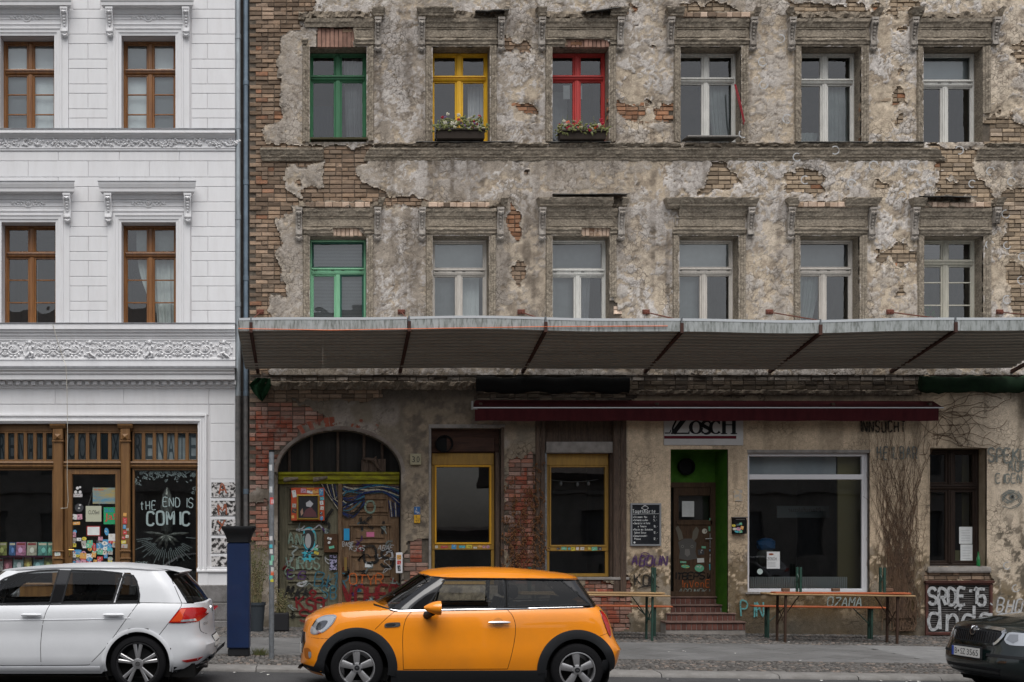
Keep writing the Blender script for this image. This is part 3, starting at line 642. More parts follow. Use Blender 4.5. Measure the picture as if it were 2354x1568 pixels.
# ================================================================ derelict tenement (right)
PLAS = M('weathered_plaster', (1, 1, 1), .92, attr='Col', c3=(.15, .125, .10), scale3=38, fac3=.45, spec=.2)
def crackle(m):                                                              # fine crazing and grit on top of the modelled relief
 nt = m.node_tree; N = nt.nodes.new; L = nt.links.new; b = [n for n in nt.nodes if n.type == 'BSDF_PRINCIPLED'][0]; src = b.inputs['Base Color'].links[0].from_socket
 geo = N('ShaderNodeNewGeometry'); no = N('ShaderNodeTexNoise'); no.inputs['Scale'].default_value = 7; no.inputs['Detail'].default_value = 4; L(geo.outputs['Position'], no.inputs['Vector'])
 ad = N('ShaderNodeMix'); ad.data_type = 'VECTOR'; ad.inputs[0].default_value = .12; L(geo.outputs['Position'], ad.inputs[4]); L(no.outputs['Color'], ad.inputs[5])
 vo = N('ShaderNodeTexVoronoi'); vo.feature = 'DISTANCE_TO_EDGE'; vo.inputs['Scale'].default_value = 11; L(ad.outputs[1], vo.inputs['Vector'])
 mr = N('ShaderNodeMapRange'); mr.inputs[1].default_value = 0; mr.inputs[2].default_value = .055; mr.inputs[3].default_value = 1; mr.inputs[4].default_value = 0; L(vo.outputs['Distance'], mr.inputs[0])
 mk = N('ShaderNodeTexNoise'); mk.inputs['Scale'].default_value = 1.1; mk.inputs['Detail'].default_value = 3; L(geo.outputs['Position'], mk.inputs['Vector']); mm = N('ShaderNodeMapRange'); mm.inputs[1].default_value = .47; mm.inputs[2].default_value = .6; mm.inputs[4].default_value = .75; L(mk.outputs[0], mm.inputs[0])
 mu = N('ShaderNodeMath'); mu.operation = 'MULTIPLY'; L(mr.outputs[0], mu.inputs[0]); L(mm.outputs[0], mu.inputs[1])
 mx = N('ShaderNodeMix'); mx.data_type = 'RGBA'; L(mu.outputs[0], mx.inputs[0]); L(src, mx.inputs[6]); mx.inputs[7].default_value = (.07, .058, .045, 1); L(mx.outputs[2], b.inputs['Base Color'])
 gr = N('ShaderNodeTexNoise'); gr.inputs['Scale'].default_value = 55; gr.inputs['Detail'].default_value = 5; L(geo.outputs['Position'], gr.inputs['Vector'])
 su = N('ShaderNodeMath'); su.operation = 'SUBTRACT'; L(gr.outputs[0], su.inputs[0]); L(mu.outputs[0], su.inputs[1])
 bp = N('ShaderNodeBump'); bp.inputs['Strength'].default_value = .8; bp.inputs['Distance'].default_value = .012; L(su.outputs[0], bp.inputs['Height']); L(bp.outputs[0], b.inputs['Normal'])
crackle(PLAS)
def extra_sd(X, Z): return .55 * (fbm(X * 1.25, Z * 1.5, 77, 4) - .775) + .10 * (fbm(X * 9, Z * 9, 78, 2) - .5)
MOLD = M('sooty_moulding', (.235, .198, .155), .9, c2=(.125, .105, .082), scale=3.0, bump=.5, bscale=50, c3=(.50, .44, .35), scale3=22, fac3=.55, stretch=(1, 1, 1.6))
MOLD_L = M('console_stone', (.34, .31, .28), .9, c2=(.19, .165, .14), scale=5, bump=.5, bscale=60, c3=(.5, .47, .43), scale3=30, fac3=.5)
BROKEN = M('broken_masonry', (.20, .165, .125), .95, c2=(.09, .075, .06), scale=9, bump=.9, bscale=50, c3=(.36, .30, .23), scale3=25, fac3=.5)
MORTAR = M('old_mortar', (.15, .125, .10), .95, c2=(.08, .068, .055), scale=7, bump=.8, bscale=60)
BRICK = M('old_brick', (.30, .21, .145), .9, c2=(.21, .155, .115), scale=2.2, bump=.6, bscale=70, c3=(.13, .10, .08), scale3=16, fac3=.6, rnd=.5)
BRICK_Y = M('pale_ochre_brick', (.38, .30, .225), .9, c2=(.27, .215, .165), scale=2.2, bump=.6, bscale=70, c3=(.15, .12, .09), scale3=16, fac3=.6, rnd=.35)
BRICK_O = M('orange_brick', (.32, .155, .09), .9, c2=(.25, .15, .10), scale=4, bump=.6, bscale=70, c3=(.12, .08, .06), scale3=16, fac3=.5, rnd=.3)
BRICK_S = M('soldier_brick', (.32, .19, .145), .9, c2=(.22, .13, .10), scale=6, bump=.6, bscale=70, rnd=.3)
BRICK_R = M('red_brick', (.27, .075, .045), .9, c2=(.27, .18, .145), scale=3.4, lo=.46, hi=.62, bump=.6, bscale=70, c3=(.13, .06, .05), scale3=14, fac3=.5, rnd=.3)
BRICK_P = M('pale_brick', (.55, .43, .34), .9, c2=(.42, .30, .22), scale=5, bump=.6, bscale=70, rnd=.2)
BRICK_V = M('brick_field', (1, 1, 1), .9, attr='Col', bump=.6, bscale=70, c3=(.12, .09, .07), scale3=16, fac3=.5)
BRICK_W = M('whitewashed_brick', (.56, .52, .48), .9, c2=(.20, .16, .13), scale=3.2, lo=.42, hi=.62, bump=.6, bscale=60, rnd=.25)
house = empty('derelict_tenement', (0, 0, 0), 'derelict brick tenement with crumbling plaster, coloured upper windows and a bar at street level', 'building')

WA = [(711, 843), (993, 1125), (1268, 1398), (1563, 1702), (1840, 1978), (2120, 2257)]
WB = [(712, 842), (994, 1123), (1269, 1400), (1560, 1696), (1838, 1974), (2122, 2258)]
TA, BA, TB, BB = 109, 328, 543, 764
up_open = [(PX(a), PX(b), PZ(BA), PZ(TA)) for a, b in WA] + [(PX(a), PX(b), PZ(BB), PZ(TB)) for a, b in WB]
GW = {'yellow_a': (990, 1150, 985, 1346), 'yellow_b': (1250, 1420, 966, 1328), 'door': (1540, 1672, 1033, 1412), 'big': (1717, 1997, 1036, 1362), 'dark': (2135, 2266, 1030, 1302)}
ARCH = (638, 922, 988, 1085)                                                 # left, right, crown, springing
Z0U, Z1U = PZ(862), PZ(-70); XA, XB = PX(573), PX(2470)
rects = lambda L: [[(a, c), (b, c), (b, d), (a, d)] for a, b, c, d in L]
EXPOSED = [
 ([(560, -80), (730, -80), (722, 15), (705, 30), (690, 60), (662, 75), (648, 110), (640, 140), (637, 190), (645, 240), (632, 285), (610, 302), (560, 305)], 0),
 ([(560, 300), (605, 302), (615, 330), (745, 335), (745, 375), (655, 374), (655, 440), (690, 452), (662, 468), (665, 490), (640, 500), (655, 560), (640, 580), (648, 640), (627, 660), (624, 880), (560, 880)], 0),
 ([(742, 335), (865, 338), (840, 372), (815, 395), (820, 410), (870, 430), (900, 455), (905, 474), (690, 474), (690, 440), (740, 430), (748, 380)], 0),
 ([(1175, 240), (1222, 232), (1228, 262), (1180, 264)], 1), ([(1420, 240), (1470, 238), (1478, 258), (1462, 280), (1424, 276)], 1), ([(1500, 243), (1556, 238), (1562, 258), (1566, 280), (1535, 282), (1500, 262)], 1),
 ([(1640, 375), (1660, 372), (1685, 400), (1702, 425), (1655, 436), (1598, 436), (1625, 405)], 0),
 ([(1800, -5), (1850, 10), (1900, 12), (1940, 8), (1995, 20), (2000, 42), (1940, 48), (1840, 46), (1815, 35)], 0), ([(1560, 12), (1640, 2), (1680, 15), (1717, 20), (1717, 42), (1560, 40)], 0),
 ([(2245, 290), (2275, 274), (2300, 270), (2353, 285), (2480, 285), (2480, 337), (2258, 337)], 0), ([(2128, 336), (2248, 336), (2236, 366), (2232, 395), (2262, 425), (2276, 455), (2250, 470), (2215, 440), (2180, 400), (2160, 370)], 0),
 ([(2300, 440), (2480, 430), (2480, 600), (2320, 590), (2300, 560), (2330, 520), (2280, 500), (2285, 460)], 0), ([(2310, 610), (2480, 600), (2480, 780), (2335, 740), (2320, 680)], 0),
 ([(1795, 402), (1830, 395), (1880, 402), (1880, 446), (1795, 446)], 0), ([(2160, 420), (2270, 425), (2285, 452), (2150, 452)], 0), ([(1384, 688), (1426, 690), (1432, 790), (1382, 790)], 2),
 ([(1553, 180), (1564, 180), (1564, 325), (1550, 300), (1546, 220)], 1), ([(728, 62), (812, 62), (815, 115), (728, 115)], 3), ([(1292, 84), (1330, 78), (1400, 96), (1402, 112), (1292, 112)], 3), ([(762, 512), (800, 508), (836, 540), (836, 548), (760, 548)], 3), ([(1333, 508), (1380, 498), (1402, 520), (1402, 548), (1333, 548)], 3),
 ([(1160, 470), (1190, 500), (1200, 540), (1180, 550)], 1), ([(640, 455), (1000, 452), (1000, 474), (640, 474)], 0),
 ([(1180, 605), (1200, 600), (1205, 635), (1190, 660), (1178, 640)], 0), ([(620, 180), (655, 185), (650, 240), (630, 260)], 0), ([(2040, -5), (2120, 0), (2125, 22), (2050, 18)], 0), ([(2328, 120), (2480, 100), (2480, 150), (2340, 155)], 0)]
EXPOSED_G = [
 ([(560, 850), (2480, 850), (2480, 874), (560, 874)], 4), ([(560, 874), (870, 874), (880, 918), (800, 928), (720, 925), (560, 930)], 0),
 ([(560, 922), (690, 935), (760, 962), (702, 984), (655, 1040), (636, 1090), (634, 1128), (560, 1128)], 5), ([(560, 1152), (622, 1156), (634, 1250), (626, 1262), (560, 1262)], 5),
 ([(924, 1242), (986, 1238), (986, 1345), (924, 1345)], 5), ([(1172, 1050), (1246, 1040), (1246, 1345), (1163, 1345), (1160, 1120)], 5), ([(1345, 1330), (1448, 1328), (1445, 1455), (1345, 1455)], 5),
 ([(1095, 872), (1470, 872), (1470, 920), (1095, 925)], 7), ([(2125, 1306), (2280, 1306), (2280, 1340), (2125, 1340)], 0), ([(1460, 874), (2110, 874), (2110, 905), (1460, 905)], 7)]
def W2(p): return [(PX(a), PZ(b)) for a, b in p]

def snap_lines(a, b, step, edges):
 n = int(round((b - a) / step)); L = np.linspace(a, b, n + 1)
 for e in edges:
  if a < e < b: L[np.argmin(abs(L - e))] = e
 return np.unique(L)
def arch_inside(X, Z):
 cx = (PX(ARCH[0]) + PX(ARCH[1])) / 2; hw = (PX(ARCH[1]) - PX(ARCH[0])) / 2; zs = PZ(ARCH[3]); rise = PZ(ARCH[2]) - zs
 return (abs(X - cx) < hw) & np.where(Z < zs, True, ((X - cx) / hw) ** 2 + ((Z - zs) / rise) ** 2 < 1)
def ss(a, b, x): t = np.clip((x - a) / (b - a), 0, 1); return t * t * (3 - 2 * t)
def lerp3(a, b, t): return a + (np.array(b) - a) * t[..., None]

def plaster(name, z0, z1, step, openings, exposed, upper):
 xs = snap_lines(XA, XB, step, [v for o in openings for v in o[:2]]); zs = snap_lines(z0, z1, step, [v for o in openings for v in o[2:]])
 X, Z = np.meshgrid(xs, zs); nz, nx = X.shape
 wx = X + .16 * (fbm(X * 3, Z * 3, 50) - .5) * 2 + .07 * (fbm(X * 11, Z * 11, 51) - .5) * 2; wz = Z + .16 * (fbm(X * 3, Z * 3, 60) - .5) * 2 + .07 * (fbm(X * 11, Z * 11, 61) - .5) * 2
 sd = np.full(X.shape, -9.)
 for poly, kind in exposed:
  k = .35 if kind == 3 else 1
  sd = np.maximum(sd, sdf_poly(X + (wx - X) * k, Z + (wz - Z) * k, W2(poly)))
 if upper: sd = np.maximum(sd, extra_sd(X, Z))
 px = X * 119.2 + CX; py = CY - (Z - H) * 119.2
 n1 = fbm(X * .8, Z * .8, 1); n2 = fbm(X * 2.3, Z * 2.3, 2); n3 = fbm(X * 7, Z * 7, 3); n4 = fbm(X * 18, Z * 18, 4)
 d1, d2, cid = worley(wx * 4.2, wz * 4.2, 7); e1, e2, cid2 = worley(wx * 9, wz * 9, 8)
 crack = 1 - ss(.02, .09, (d2 - d1)) ; crack2 = 1 - ss(.03, .12, (e2 - e1))
 if upper:
  loss = .25 * ss(1100, 2300, px)
  for c_x, c_y, rx, ry, a in [(1205, 210, 38, 90, .35), (1205, 640, 55, 110, .42), (1480, 240, 75, 70, .40), (1480, 640, 60, 110, .30), (2045, 210, 40, 110, .30), (2300, 180, 60, 200, .25), (1150, 330, 60, 30, .2), (1760, 640, 50, 120, .2), (2300, 640, 70, 110, .25), (690, 210, 30, 90, .15), (905, 640, 30, 110, .12), (1450, 420, 150, 40, .25), (1990, 420, 130, 40, .12), (1250, 30, 50, 30, .2)]:
   loss = loss + a * np.exp(-((px - c_x) / rx) ** 2 - ((py - c_y) / ry) ** 2)
  n5 = fbm(X * 40, Z * 40, 5, 2); stk = fbm(X * 7, Z * .55, 21); f1_, f2_, cid3 = worley(wx * 19, wz * 19, 12)
  T = ss(-.025, .025, .60 - loss + .85 * (n2 - .5) + .34 * (cid - .5) + .30 * (cid2 - .5) + .20 * (cid3 - .5) - .34)
  T2 = ss(-.02, .02, .45 * n1 + .5 * fbm(X * 3.1, Z * 3.1, 33) + .30 * (cid2 - .5) + .26 * (cid3 - .5) - .455 + .10 * ss(1200, 2000, px))
  calm = ss(.36, .58, fbm(X * .55, Z * .7, 91, 3)); T2 = T2 * (.25 + .75 * calm)
  base = np.zeros(X.shape + (3,)) + np.array((.375, .312, .238)); base = lerp3(base, (.46, .395, .318), ss(.4, .65, n1) * (.35 + .65 * ss(1000, 2100, px))); base = lerp3(base, (.23, .185, .14), ss(.48, .7, n3) * .7)
  top = np.zeros(X.shape + (3,)) + np.array((.29, .252, .21)); top = lerp3(top, (.415, .385, .36), T2); top = lerp3(top, (.49, .46, .43), T2 * ss(.48, .62, n3) * .7)
  C = base + (top - base) * T[..., None]
  soot = .52 * ss(.44, .64, n1) * (1 - .65 * ss(1300, 2100, px)) + .5 * ss(.52, .68, stk) * (1 - .4 * ss(1500, 2200, px))
  for c_x, rx in [(880, 40), (950, 28), (1160, 18), (1238, 28), (1425, 18), (1530, 25), (1720, 18), (1812, 25), (2000, 22), (2085, 28)]:
   soot = soot + .50 * np.exp(-((px - c_x) / rx) ** 2) * (ss(430, 480, py) + .5 * ss(30, 80, py) * (1 - ss(300, 340, py))) * (.25 + 1.1 * stk) * (1 - .4 * ss(1500, 2200, px))
  soot = soot + .55 * np.exp(-((py - 380) / 30) ** 2) * stk * (1 - .4 * ss(1300, 2000, px)) + .35 * np.exp(-((py - 465) / 36) ** 2) * n2
  C = lerp3(C, (.10, .082, .066), np.clip(soot * (.45 + 1.2 * (n3 - .3)) * (.8 + .5 * (n5 - .5)), 0, .86)); C = lerp3(C, (.085, .068, .055), np.clip(crack * .55 * ss(.45, .6, n2) + crack2 * .34 * ss(.4, .55, n3), 0, .75))
  edge = np.clip(1 - abs(sd) / .05, 0, 1) * (sd < 0); C = lerp3(C, (.50, .43, .34), edge * .45 * ss(.4, .6, n4))
  C = C * ((.72 + .38 * n4 + .18 * n5) * (1.24 + .12 * ss(1200, 2200, px)))[..., None]
  Y = -.022 + .022 * np.clip(1 - abs(sd) / .07, 0, 1) * (sd < 0) - .009 * T - .0025 * T * T2 - .014 * (n2 - .5) - (.006 + .006 * calm) * (n3 - .5) - (.006 + .004 * calm) * (n4 - .5) + (.009 * crack * ss(.4, .55, n2) + .005 * crack2 * ss(.4, .6, n3))
 else:
  cream = ss(1436, 1444, px); low = ss(1215, 1300, py + 120 * (n2 - .5) - 60 * ss(2240, 2300, px))
  base = np.zeros(X.shape + (3,)) + np.array((.23, .195, .15)); base = lerp3(base, (.34, .30, .26), ss(.48, .62, n2)); base = lerp3(base, (.15, .125, .10), ss(.5, .62, n1))
  base = lerp3(base, (.30, .245, .18), ss(922, 935, px) * ss(.35, .6, n3) * (1 - cream))
  cr = np.zeros(X.shape + (3,)) + np.array((.63, .50, .355)); cr = lerp3(cr, (.53, .42, .295), ss(.45, .7, n1)); cr = lerp3(cr, (.60, .53, .44), ss(2150, 2320, px) * .55)
  T = ss(-.04, .04, .52 - .8 * low * (.4 + n3) + .65 * (n2 - .5) + .8 * (n4 - .5) + .2 * (cid2 - .5))
  dirt = np.zeros(X.shape + (3,)) + np.array((.19, .145, .09)); dirt = lerp3(dirt, (.30, .25, .19), ss(.5, .62, n3))
  cr = dirt + (cr - dirt) * np.maximum(T, 1 - low)[..., None]
  C = base + (cr - base) * cream[..., None]
  band = ss(1364, 1368, py) * ss(1686, 1692, px) * (1 - ss(2098, 2110, px)); C = lerp3(C, (.10, .065, .03), band * (.75 + .25 * ss(.4, .6, n3)))
  C = lerp3(C, (.075, .065, .05), ss(1392, 1440, py) * .8 * (.5 + n2) * (1 - .0 * band))
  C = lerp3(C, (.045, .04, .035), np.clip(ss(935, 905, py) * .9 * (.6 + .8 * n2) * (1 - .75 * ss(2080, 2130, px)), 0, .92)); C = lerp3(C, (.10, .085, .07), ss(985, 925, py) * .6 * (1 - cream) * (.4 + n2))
  C = lerp3(C, (.075, .06, .05), np.clip(crack * .5 * ss(.55, .65, n2) * (1 - .8 * cream), 0, .6)); stk = fbm(X * 6, Z * .5, 22); C = lerp3(C, (.15, .12, .085), cream * ss(.5, .7, stk) * .35 * (1 - .6 * low)); spot = cream * ss(2268, 2300, px) * ss(1150, 1230, py) * ss(.5, .56, n3 * .6 + n4 * .4); C = lerp3(C, (.05, .045, .035), spot * .8); C = C * (.74 + .52 * n4)[..., None]
  Y = -.02 - .006 * T * cream - .012 * (n2 - .5) - .010 * (n3 - .5) * (1 - .6 * cream) - .005 * (n4 - .5) + .004 * crack * ss(.5, .6, n2)
 V = np.stack([X, Y, Z], -1).reshape(-1, 3)
 cx_ = (X[:-1, :-1] + X[1:, 1:]) / 2; cz_ = (Z[:-1, :-1] + Z[1:, 1:]) / 2
 keep = np.ones(cx_.shape, bool)
 for a, b, c, d in openings: keep &= ~((cx_ > a) & (cx_ < b) & (cz_ > c) & (cz_ < d))
 if not upper: keep &= ~arch_inside(cx_, cz_)
 sdc = (sd[:-1, :-1] + sd[1:, 1:] + sd[:-1, 1:] + sd[1:, :-1]) / 4
 solid = sdc <= 0; vis = keep & solid
 ii, jj = np.nonzero(vis); base_i = ii * nx + jj
 Q = np.stack([base_i, base_i + 1, base_i + nx + 1, base_i + nx], 1)
 # broken edges: a skirt back to the brickwork wherever plaster stops
 Vs = [V]; Qs = [Q]; Cs = [C.reshape(-1, 3)]; nv = len(V)
 for di, dj, e in ((0, 1, (1, nx + 1)), (0, -1, (nx, 0)), (1, 0, (nx + 1, nx)), (-1, 0, (0, 1))):
  nb = np.zeros_like(vis); src = np.roll(vis, (-di, -dj), (0, 1)); ex = vis & ~src
  if di == 1: ex[-1] = False
  if di == -1: ex[0] = False
  if dj == 1: ex[:, -1] = False
  if dj == -1: ex[:, 0] = False
  i2, j2 = np.nonzero(ex); b0 = i2 * nx + j2; p0 = b0 + e[0]; p1 = b0 + e[1]; k = len(p0)
  if not k: continue
  A = V[p0].copy(); B = V[p1].copy(); A[:, 1] += .05; B[:, 1] += .05
  Vs += [A, B]; Cs += [Cs[0][p0] * .8, Cs[0][p1] * .8]
  Qs.append(np.stack([p0, np.arange(nv, nv + k), np.arange(nv + k, nv + 2 * k), p1], 1)); nv += 2 * k
 V = np.vstack(Vs); Q = np.vstack(Qs); C = np.clip(np.vstack(Cs), 0, 1)
 used = np.unique(Q); remap = np.zeros(len(V), np.int64); remap[used] = np.arange(len(used))
 return np_mesh(name, V[used], remap[Q][:, ::-1] if False else remap[Q], PLAS, house, C[used])
g_open = [(PX(a), PX(b), PZ(d), PZ(c)) for a, b, c, d in list(GW.values()) + [(2128, 2273, 1342, 1456)]]
plaster('plaster_wall', Z0U, Z1U, .0215, up_open, EXPOSED, True)
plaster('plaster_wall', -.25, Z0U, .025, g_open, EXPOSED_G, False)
# mortar bed behind the bricks, with the openings and their reveals
arch_rect = (PX(ARCH[0]), PX(ARCH[1]), -.29, PZ(ARCH[2]))
mb = MB(); holed_wall(mb, XA, XB, -.3, Z1U, up_open + g_open + [arch_rect], .024, .3, rev=False)
mb.add([(XA, .024, -.3), (XA, .6, -.3), (XA, .6, Z1U), (XA, .024, Z1U)], [(0, 1, 2, 3)]); mb.build('brick_wall', MORTAR, house)
cxA = (PX(ARCH[0]) + PX(ARCH[1])) / 2; hwA = (PX(ARCH[1]) - PX(ARCH[0])) / 2; zsA = PZ(ARCH[3]); riA = PZ(ARCH[2]) - zsA
m = MB(); sp_ = [(cxA + hwA * math.cos(math.pi * k / 30), zsA + riA * math.sin(math.pi * k / 30)) for k in range(31)]; m.grid([[(x, .024, z) for x, z in sp_], [(x, .024, zsA + riA) for x, z in sp_]]); m.build('spandrel', MORTAR, house)
for o in up_open:
 a, b, c, d = o; r = MB(); r.add([(a, -.015, c), (b, -.015, c), (b, -.015, d), (a, -.015, d), (a, .33, c), (b, .33, c), (b, .33, d), (a, .33, d)], [(0, 1, 5, 4), (1, 2, 6, 5), (2, 3, 7, 6), (3, 0, 4, 7)]); r.build('reveal', MOLD, house)

# ---------------------------------------------------------------- exposed bricks
bx_, bh_ = .238, .0835
def sd_np(poly, x, z): return float(sdf_poly(np.array([x]), np.array([z]), W2(poly))[0])
cand = []
for exposed, zlo, zhi in ((EXPOSED, Z0U, Z1U), (EXPOSED_G, -.2, Z0U)):
 allz = np.arange(zlo, zhi, bh_)
 rows_ = []
 for r, z in enumerate(allz):
  x = XA - (.5 * bx_ if r % 2 else 0); rr = random.Random(r * 7 + int(zlo * 10))
  while x < XB:
   L = bx_ if rr.random() < .72 else bx_ * .5
   rows_.append((x, z, L)); x += L
 R = np.array(rows_); cxx = R[:, 0] + R[:, 2] / 2; czz = R[:, 1] + bh_ / 2; best = np.full(len(R), -9.); kind = np.zeros(len(R), int)
 for poly, k in exposed:
  if k == 3: continue
  s_ = sdf_poly(cxx, czz, W2(poly)); up_ = s_ > best; best = np.where(up_, s_, best); kind = np.where(up_, k, kind)
 if zlo > 2: s_ = extra_sd(cxx, czz); kind = np.where(s_ > best, np.where(hash2((cxx * 50).astype(np.int64), (czz * 50).astype(np.int64)) > .85, 1, 0), kind); best = np.maximum(best, s_)
 ok = (best > -.16) & (R[:, 0] > XA - .01) & (R[:, 0] + R[:, 2] < XB)
 for o in up_open + g_open: ok &= ~((R[:, 0] + R[:, 2] > o[0] + .02) & (R[:, 0] < o[1] - .02) & (czz > o[2] - .03) & (czz < o[3] + .03))
 ok &= ~(arch_inside(R[:, 0] + .02, czz) | arch_inside(R[:, 0] + R[:, 2] - .02, czz))
 for i in np.nonzero(ok)[0]: cand.append((best[i], R[i, 0], R[i, 1], R[i, 2], int(kind[i])))
rb = random.Random(5); brick_mesh = {}
def brick_geo(mb, L, h, dp=.09, j=.006, c=None):
 v = lambda a, b, d: (a + rb.uniform(-j, j), d + rb.uniform(-.006, .006), b + rb.uniform(-j * .7, j * .7)); g = .005; e = .008
 fr = [v(g + e, g + e, 0), v(L - g - e, g + e, 0), v(L - g - e, h - g - e, 0), v(g + e, h - g - e, 0)]; md = [(g, .012, g), (L - g, .012, g), (L - g, .012, h - g), (g, .012, h - g)]; bk = [(p[0], dp, p[2]) for p in md]
 fs = [(0, 1, 2, 3)] + [(i, 4 + i, 4 + (i + 1) % 4, (i + 1) % 4) for i in range(4)] + [(4 + i, 8 + i, 8 + (i + 1) % 4, 4 + (i + 1) % 4) for i in range(4)]
 mb.add(fr + md + bk, fs, c)
for key, L in (('s', bx_), ('h', bx_ * .5)):
 for q in range(5):
  t = MB(); brick_geo(t, L, bh_); o = t.build('brick', BRICK); brick_mesh[key, q] = o.data; bpy.data.objects.remove(o)
BM = {6: BRICK_Y, 7: BROKEN, 0: BRICK, 1: BRICK_O, 2: BRICK_P, 4: BRICK_W, 5: BRICK_R}
BCOL = {6: ((.36, .275, .19), (.27, .21, .15)), 7: ((.07, .058, .048), (.12, .095, .07)), 0: ((.29, .20, .135), (.20, .15, .11)), 1: ((.34, .16, .085), (.27, .16, .10)), 2: ((.55, .43, .34), (.45, .34, .26)), 4: ((.42, .38, .34), (.12, .10, .085)), 5: ((.28, .10, .06), (.34, .24, .20))}
cand.sort(key=lambda t: -t[0])
first = [c for c in cand if c[4] != 4][:300]; fs_ = set(id(c) for c in first); rest = [c for c in cand if id(c) not in fs_]
bm_by = {}
for sdv, x, z, L, k in first:
 key = 's' if L > .2 else 'h'; me = brick_mesh[key, rb.randrange(5)]
 kk = 6 if k == 0 and x > 6.6 else k
 pxx = x * 119.2 + CX; pyy = CY - (z - H) * 119.2
 if k == 0 and pxx < 660 and 100 < pyy < 290 and rb.random() < .5: kk = 1
 if k == 0 and rb.random() < .05: kk = 1
 if (me.name, kk) not in bm_by:
  m2 = me.copy(); m2.materials.clear(); m2.materials.append(BM[kk]); bm_by[me.name, kk] = m2
 o = bpy.data.objects.new('brick', bm_by[me.name, kk]); o.location = (x, rb.uniform(-.012, .012), z); put(o, house)
t = MB()
for sdv, x, z, L, k in rest:
 n = len(t.v); a, b = BCOL[6 if k == 0 and x > 6.6 and z > 5 else k]; w = rb.random(); sh = rb.uniform(.55, 1.4); c = [(a[i] + (b[i] - a[i]) * w) * sh for i in range(3)]
 brick_geo(t, L, bh_, c=c); dy = rb.uniform(-.008, .014)
 for i in range(n, len(t.v)): p = t.v[i]; t.v[i] = (p[0] + x, p[1] + dy, p[2] + z)
t.build('brick_field', BRICK_V, house, kind='stuff', fix=False)
# soldier bricks laid bare in the lintels
def soldiers(a, b, y0, y1, m_, lean=.0):
 x = PX(a); n = 0
 while x < PX(b):
  t = MB(); w = .082; t.fbox(x + .004, x + w - .004, .0 + rb.uniform(-.012, .008), .05, PZ(y1) + rb.uniform(0, .01), PZ(y0) - rb.uniform(0, .06), .01); t.build('brick', m_, house); x += w
soldiers(729, 812, 62, 110, BRICK_S); soldiers(1293, 1400, 84, 110, BRICK_S); soldiers(764, 835, 513, 544, BRICK_P); soldiers(1335, 1401, 503, 544, BRICK_P)
# voussoirs of the gateway arch
for k in range(15):
 th = math.radians(60 + k * 4.5); t = MB(); r0 = 1.0
 pts = []
 for dth, rr_ in ((-2.0, 0), (2.0, 0), (2.0, 1), (-2.0, 1)):
  a = th + math.radians(dth); pts.append((cxA + (hwA + .01 + rr_ * .24) * math.cos(a), zsA + (riA + .01 + rr_ * .24) * math.sin(a)))
 t.prism(pts, 'y', -.016 - rb.uniform(0, .008), .05)
 if k not in (1, 2, 5): t.build('brick', BRICK_R, house)

# ---------------------------------------------------------------- string course, broken away in two places
STR = [(.05, PZ(372)), (-.03, PZ(371)), (-.045, PZ(368)), (-.035, PZ(366)), (-.06, PZ(363)), (-.065, PZ(361.5)), (-.05, PZ(360)), (-.07, PZ(356)), (-.085, PZ(349)), (-.10, PZ(347.5)), (-.075, PZ(346)), (-.07, PZ(342)), (.05, PZ(342))]
def ragged_mold(name, prof, px0, px1, mat, parent, step=.05, jag=.02, e0=0, e1=0, wob=.006):
 X0, X1 = PX(px0), PX(px1); n = max(3, int((X1 - X0) / step)); rows = []
 z0_, z1_ = prof[0][1], prof[-1][1]
 for i in range(n + 1):
  u = i / n; row = []
  for y, z in prof:
   t = (z - z0_) / (z1_ - z0_ + 1e-9); x = X0 + e0 * (1 - t) + (X1 + e1 * (1 - t) - X0 - e0 * (1 - t)) * u
   j = float(vnoise(np.array(x * 9), np.array(z * 40), 3)) - .5; j2 = float(vnoise(np.array(x * 28), np.array(z * 60), 4)) - .5
   row.append((x + (rb.uniform(-jag, jag) if i in (0, n) else 0), y + (wob * 3 * j + wob * 1.6 * j2 if y < .03 else 0), z + (wob * 1.5 * j2)))
  rows.append(row)
 m = MB(); m.grid(rows); m.add(rows[0], [tuple(range(len(prof)))]); m.add(rows[-1], [tuple(range(len(prof) - 1, -1, -1))])
 return m.build(name, mat, parent)
ragged_mold('string_course', STR, 597, 742, MOLD, house, e0=.06); ragged_mold('string_course', STR, 850, 2150, MOLD, house, e0=-.12, e1=.18); ragged_mold('string_course', STR, 2248, 2470, MOLD, house, e0=-.05)
LEDGE = [(.05, PZ(342)), (-.06, PZ(341.5)), (-.075, PZ(338)), (-.10, PZ(335)), (-.10, PZ(332.5)), (.05, PZ(330))]
for a, b in ((860, 1000), (1004, 1256), (1262, 1560), (1570, 1820), (1826, 2118), (2262, 2470)): ragged_mold('sill_ledge', LEDGE, a, b, BROKEN if a in (1570, 860) else MOLD, house, wob=.02, jag=.03)
SLATE = M('sheet_metal_sill', (.17, .165, .155), .6, .4, c2=(.05, .045, .04), scale=8)
for a, b, dz in ((955, 1180, 0), (1262, 1400, 0), (1826, 1990, .5), (2000, 2118, .5)):
 m = MB(); m.box(PX(a), PX(b), -.13, .28, PZ(331.5 + dz), PZ(330 + dz)); m.build('sill_flashing', SLATE, house)

# ---------------------------------------------------------------- window surrounds, friezes, cornices and consoles
CORN = lambda k, c: [(.03, k), (-.10, k), (-.115, k + .015), (-.16, k + .03), (-.165, k + .07), (-.18, k + .08), (-.20, c - .05), (-.215, c - .02), (-.215, c), (.03, c + .01)]
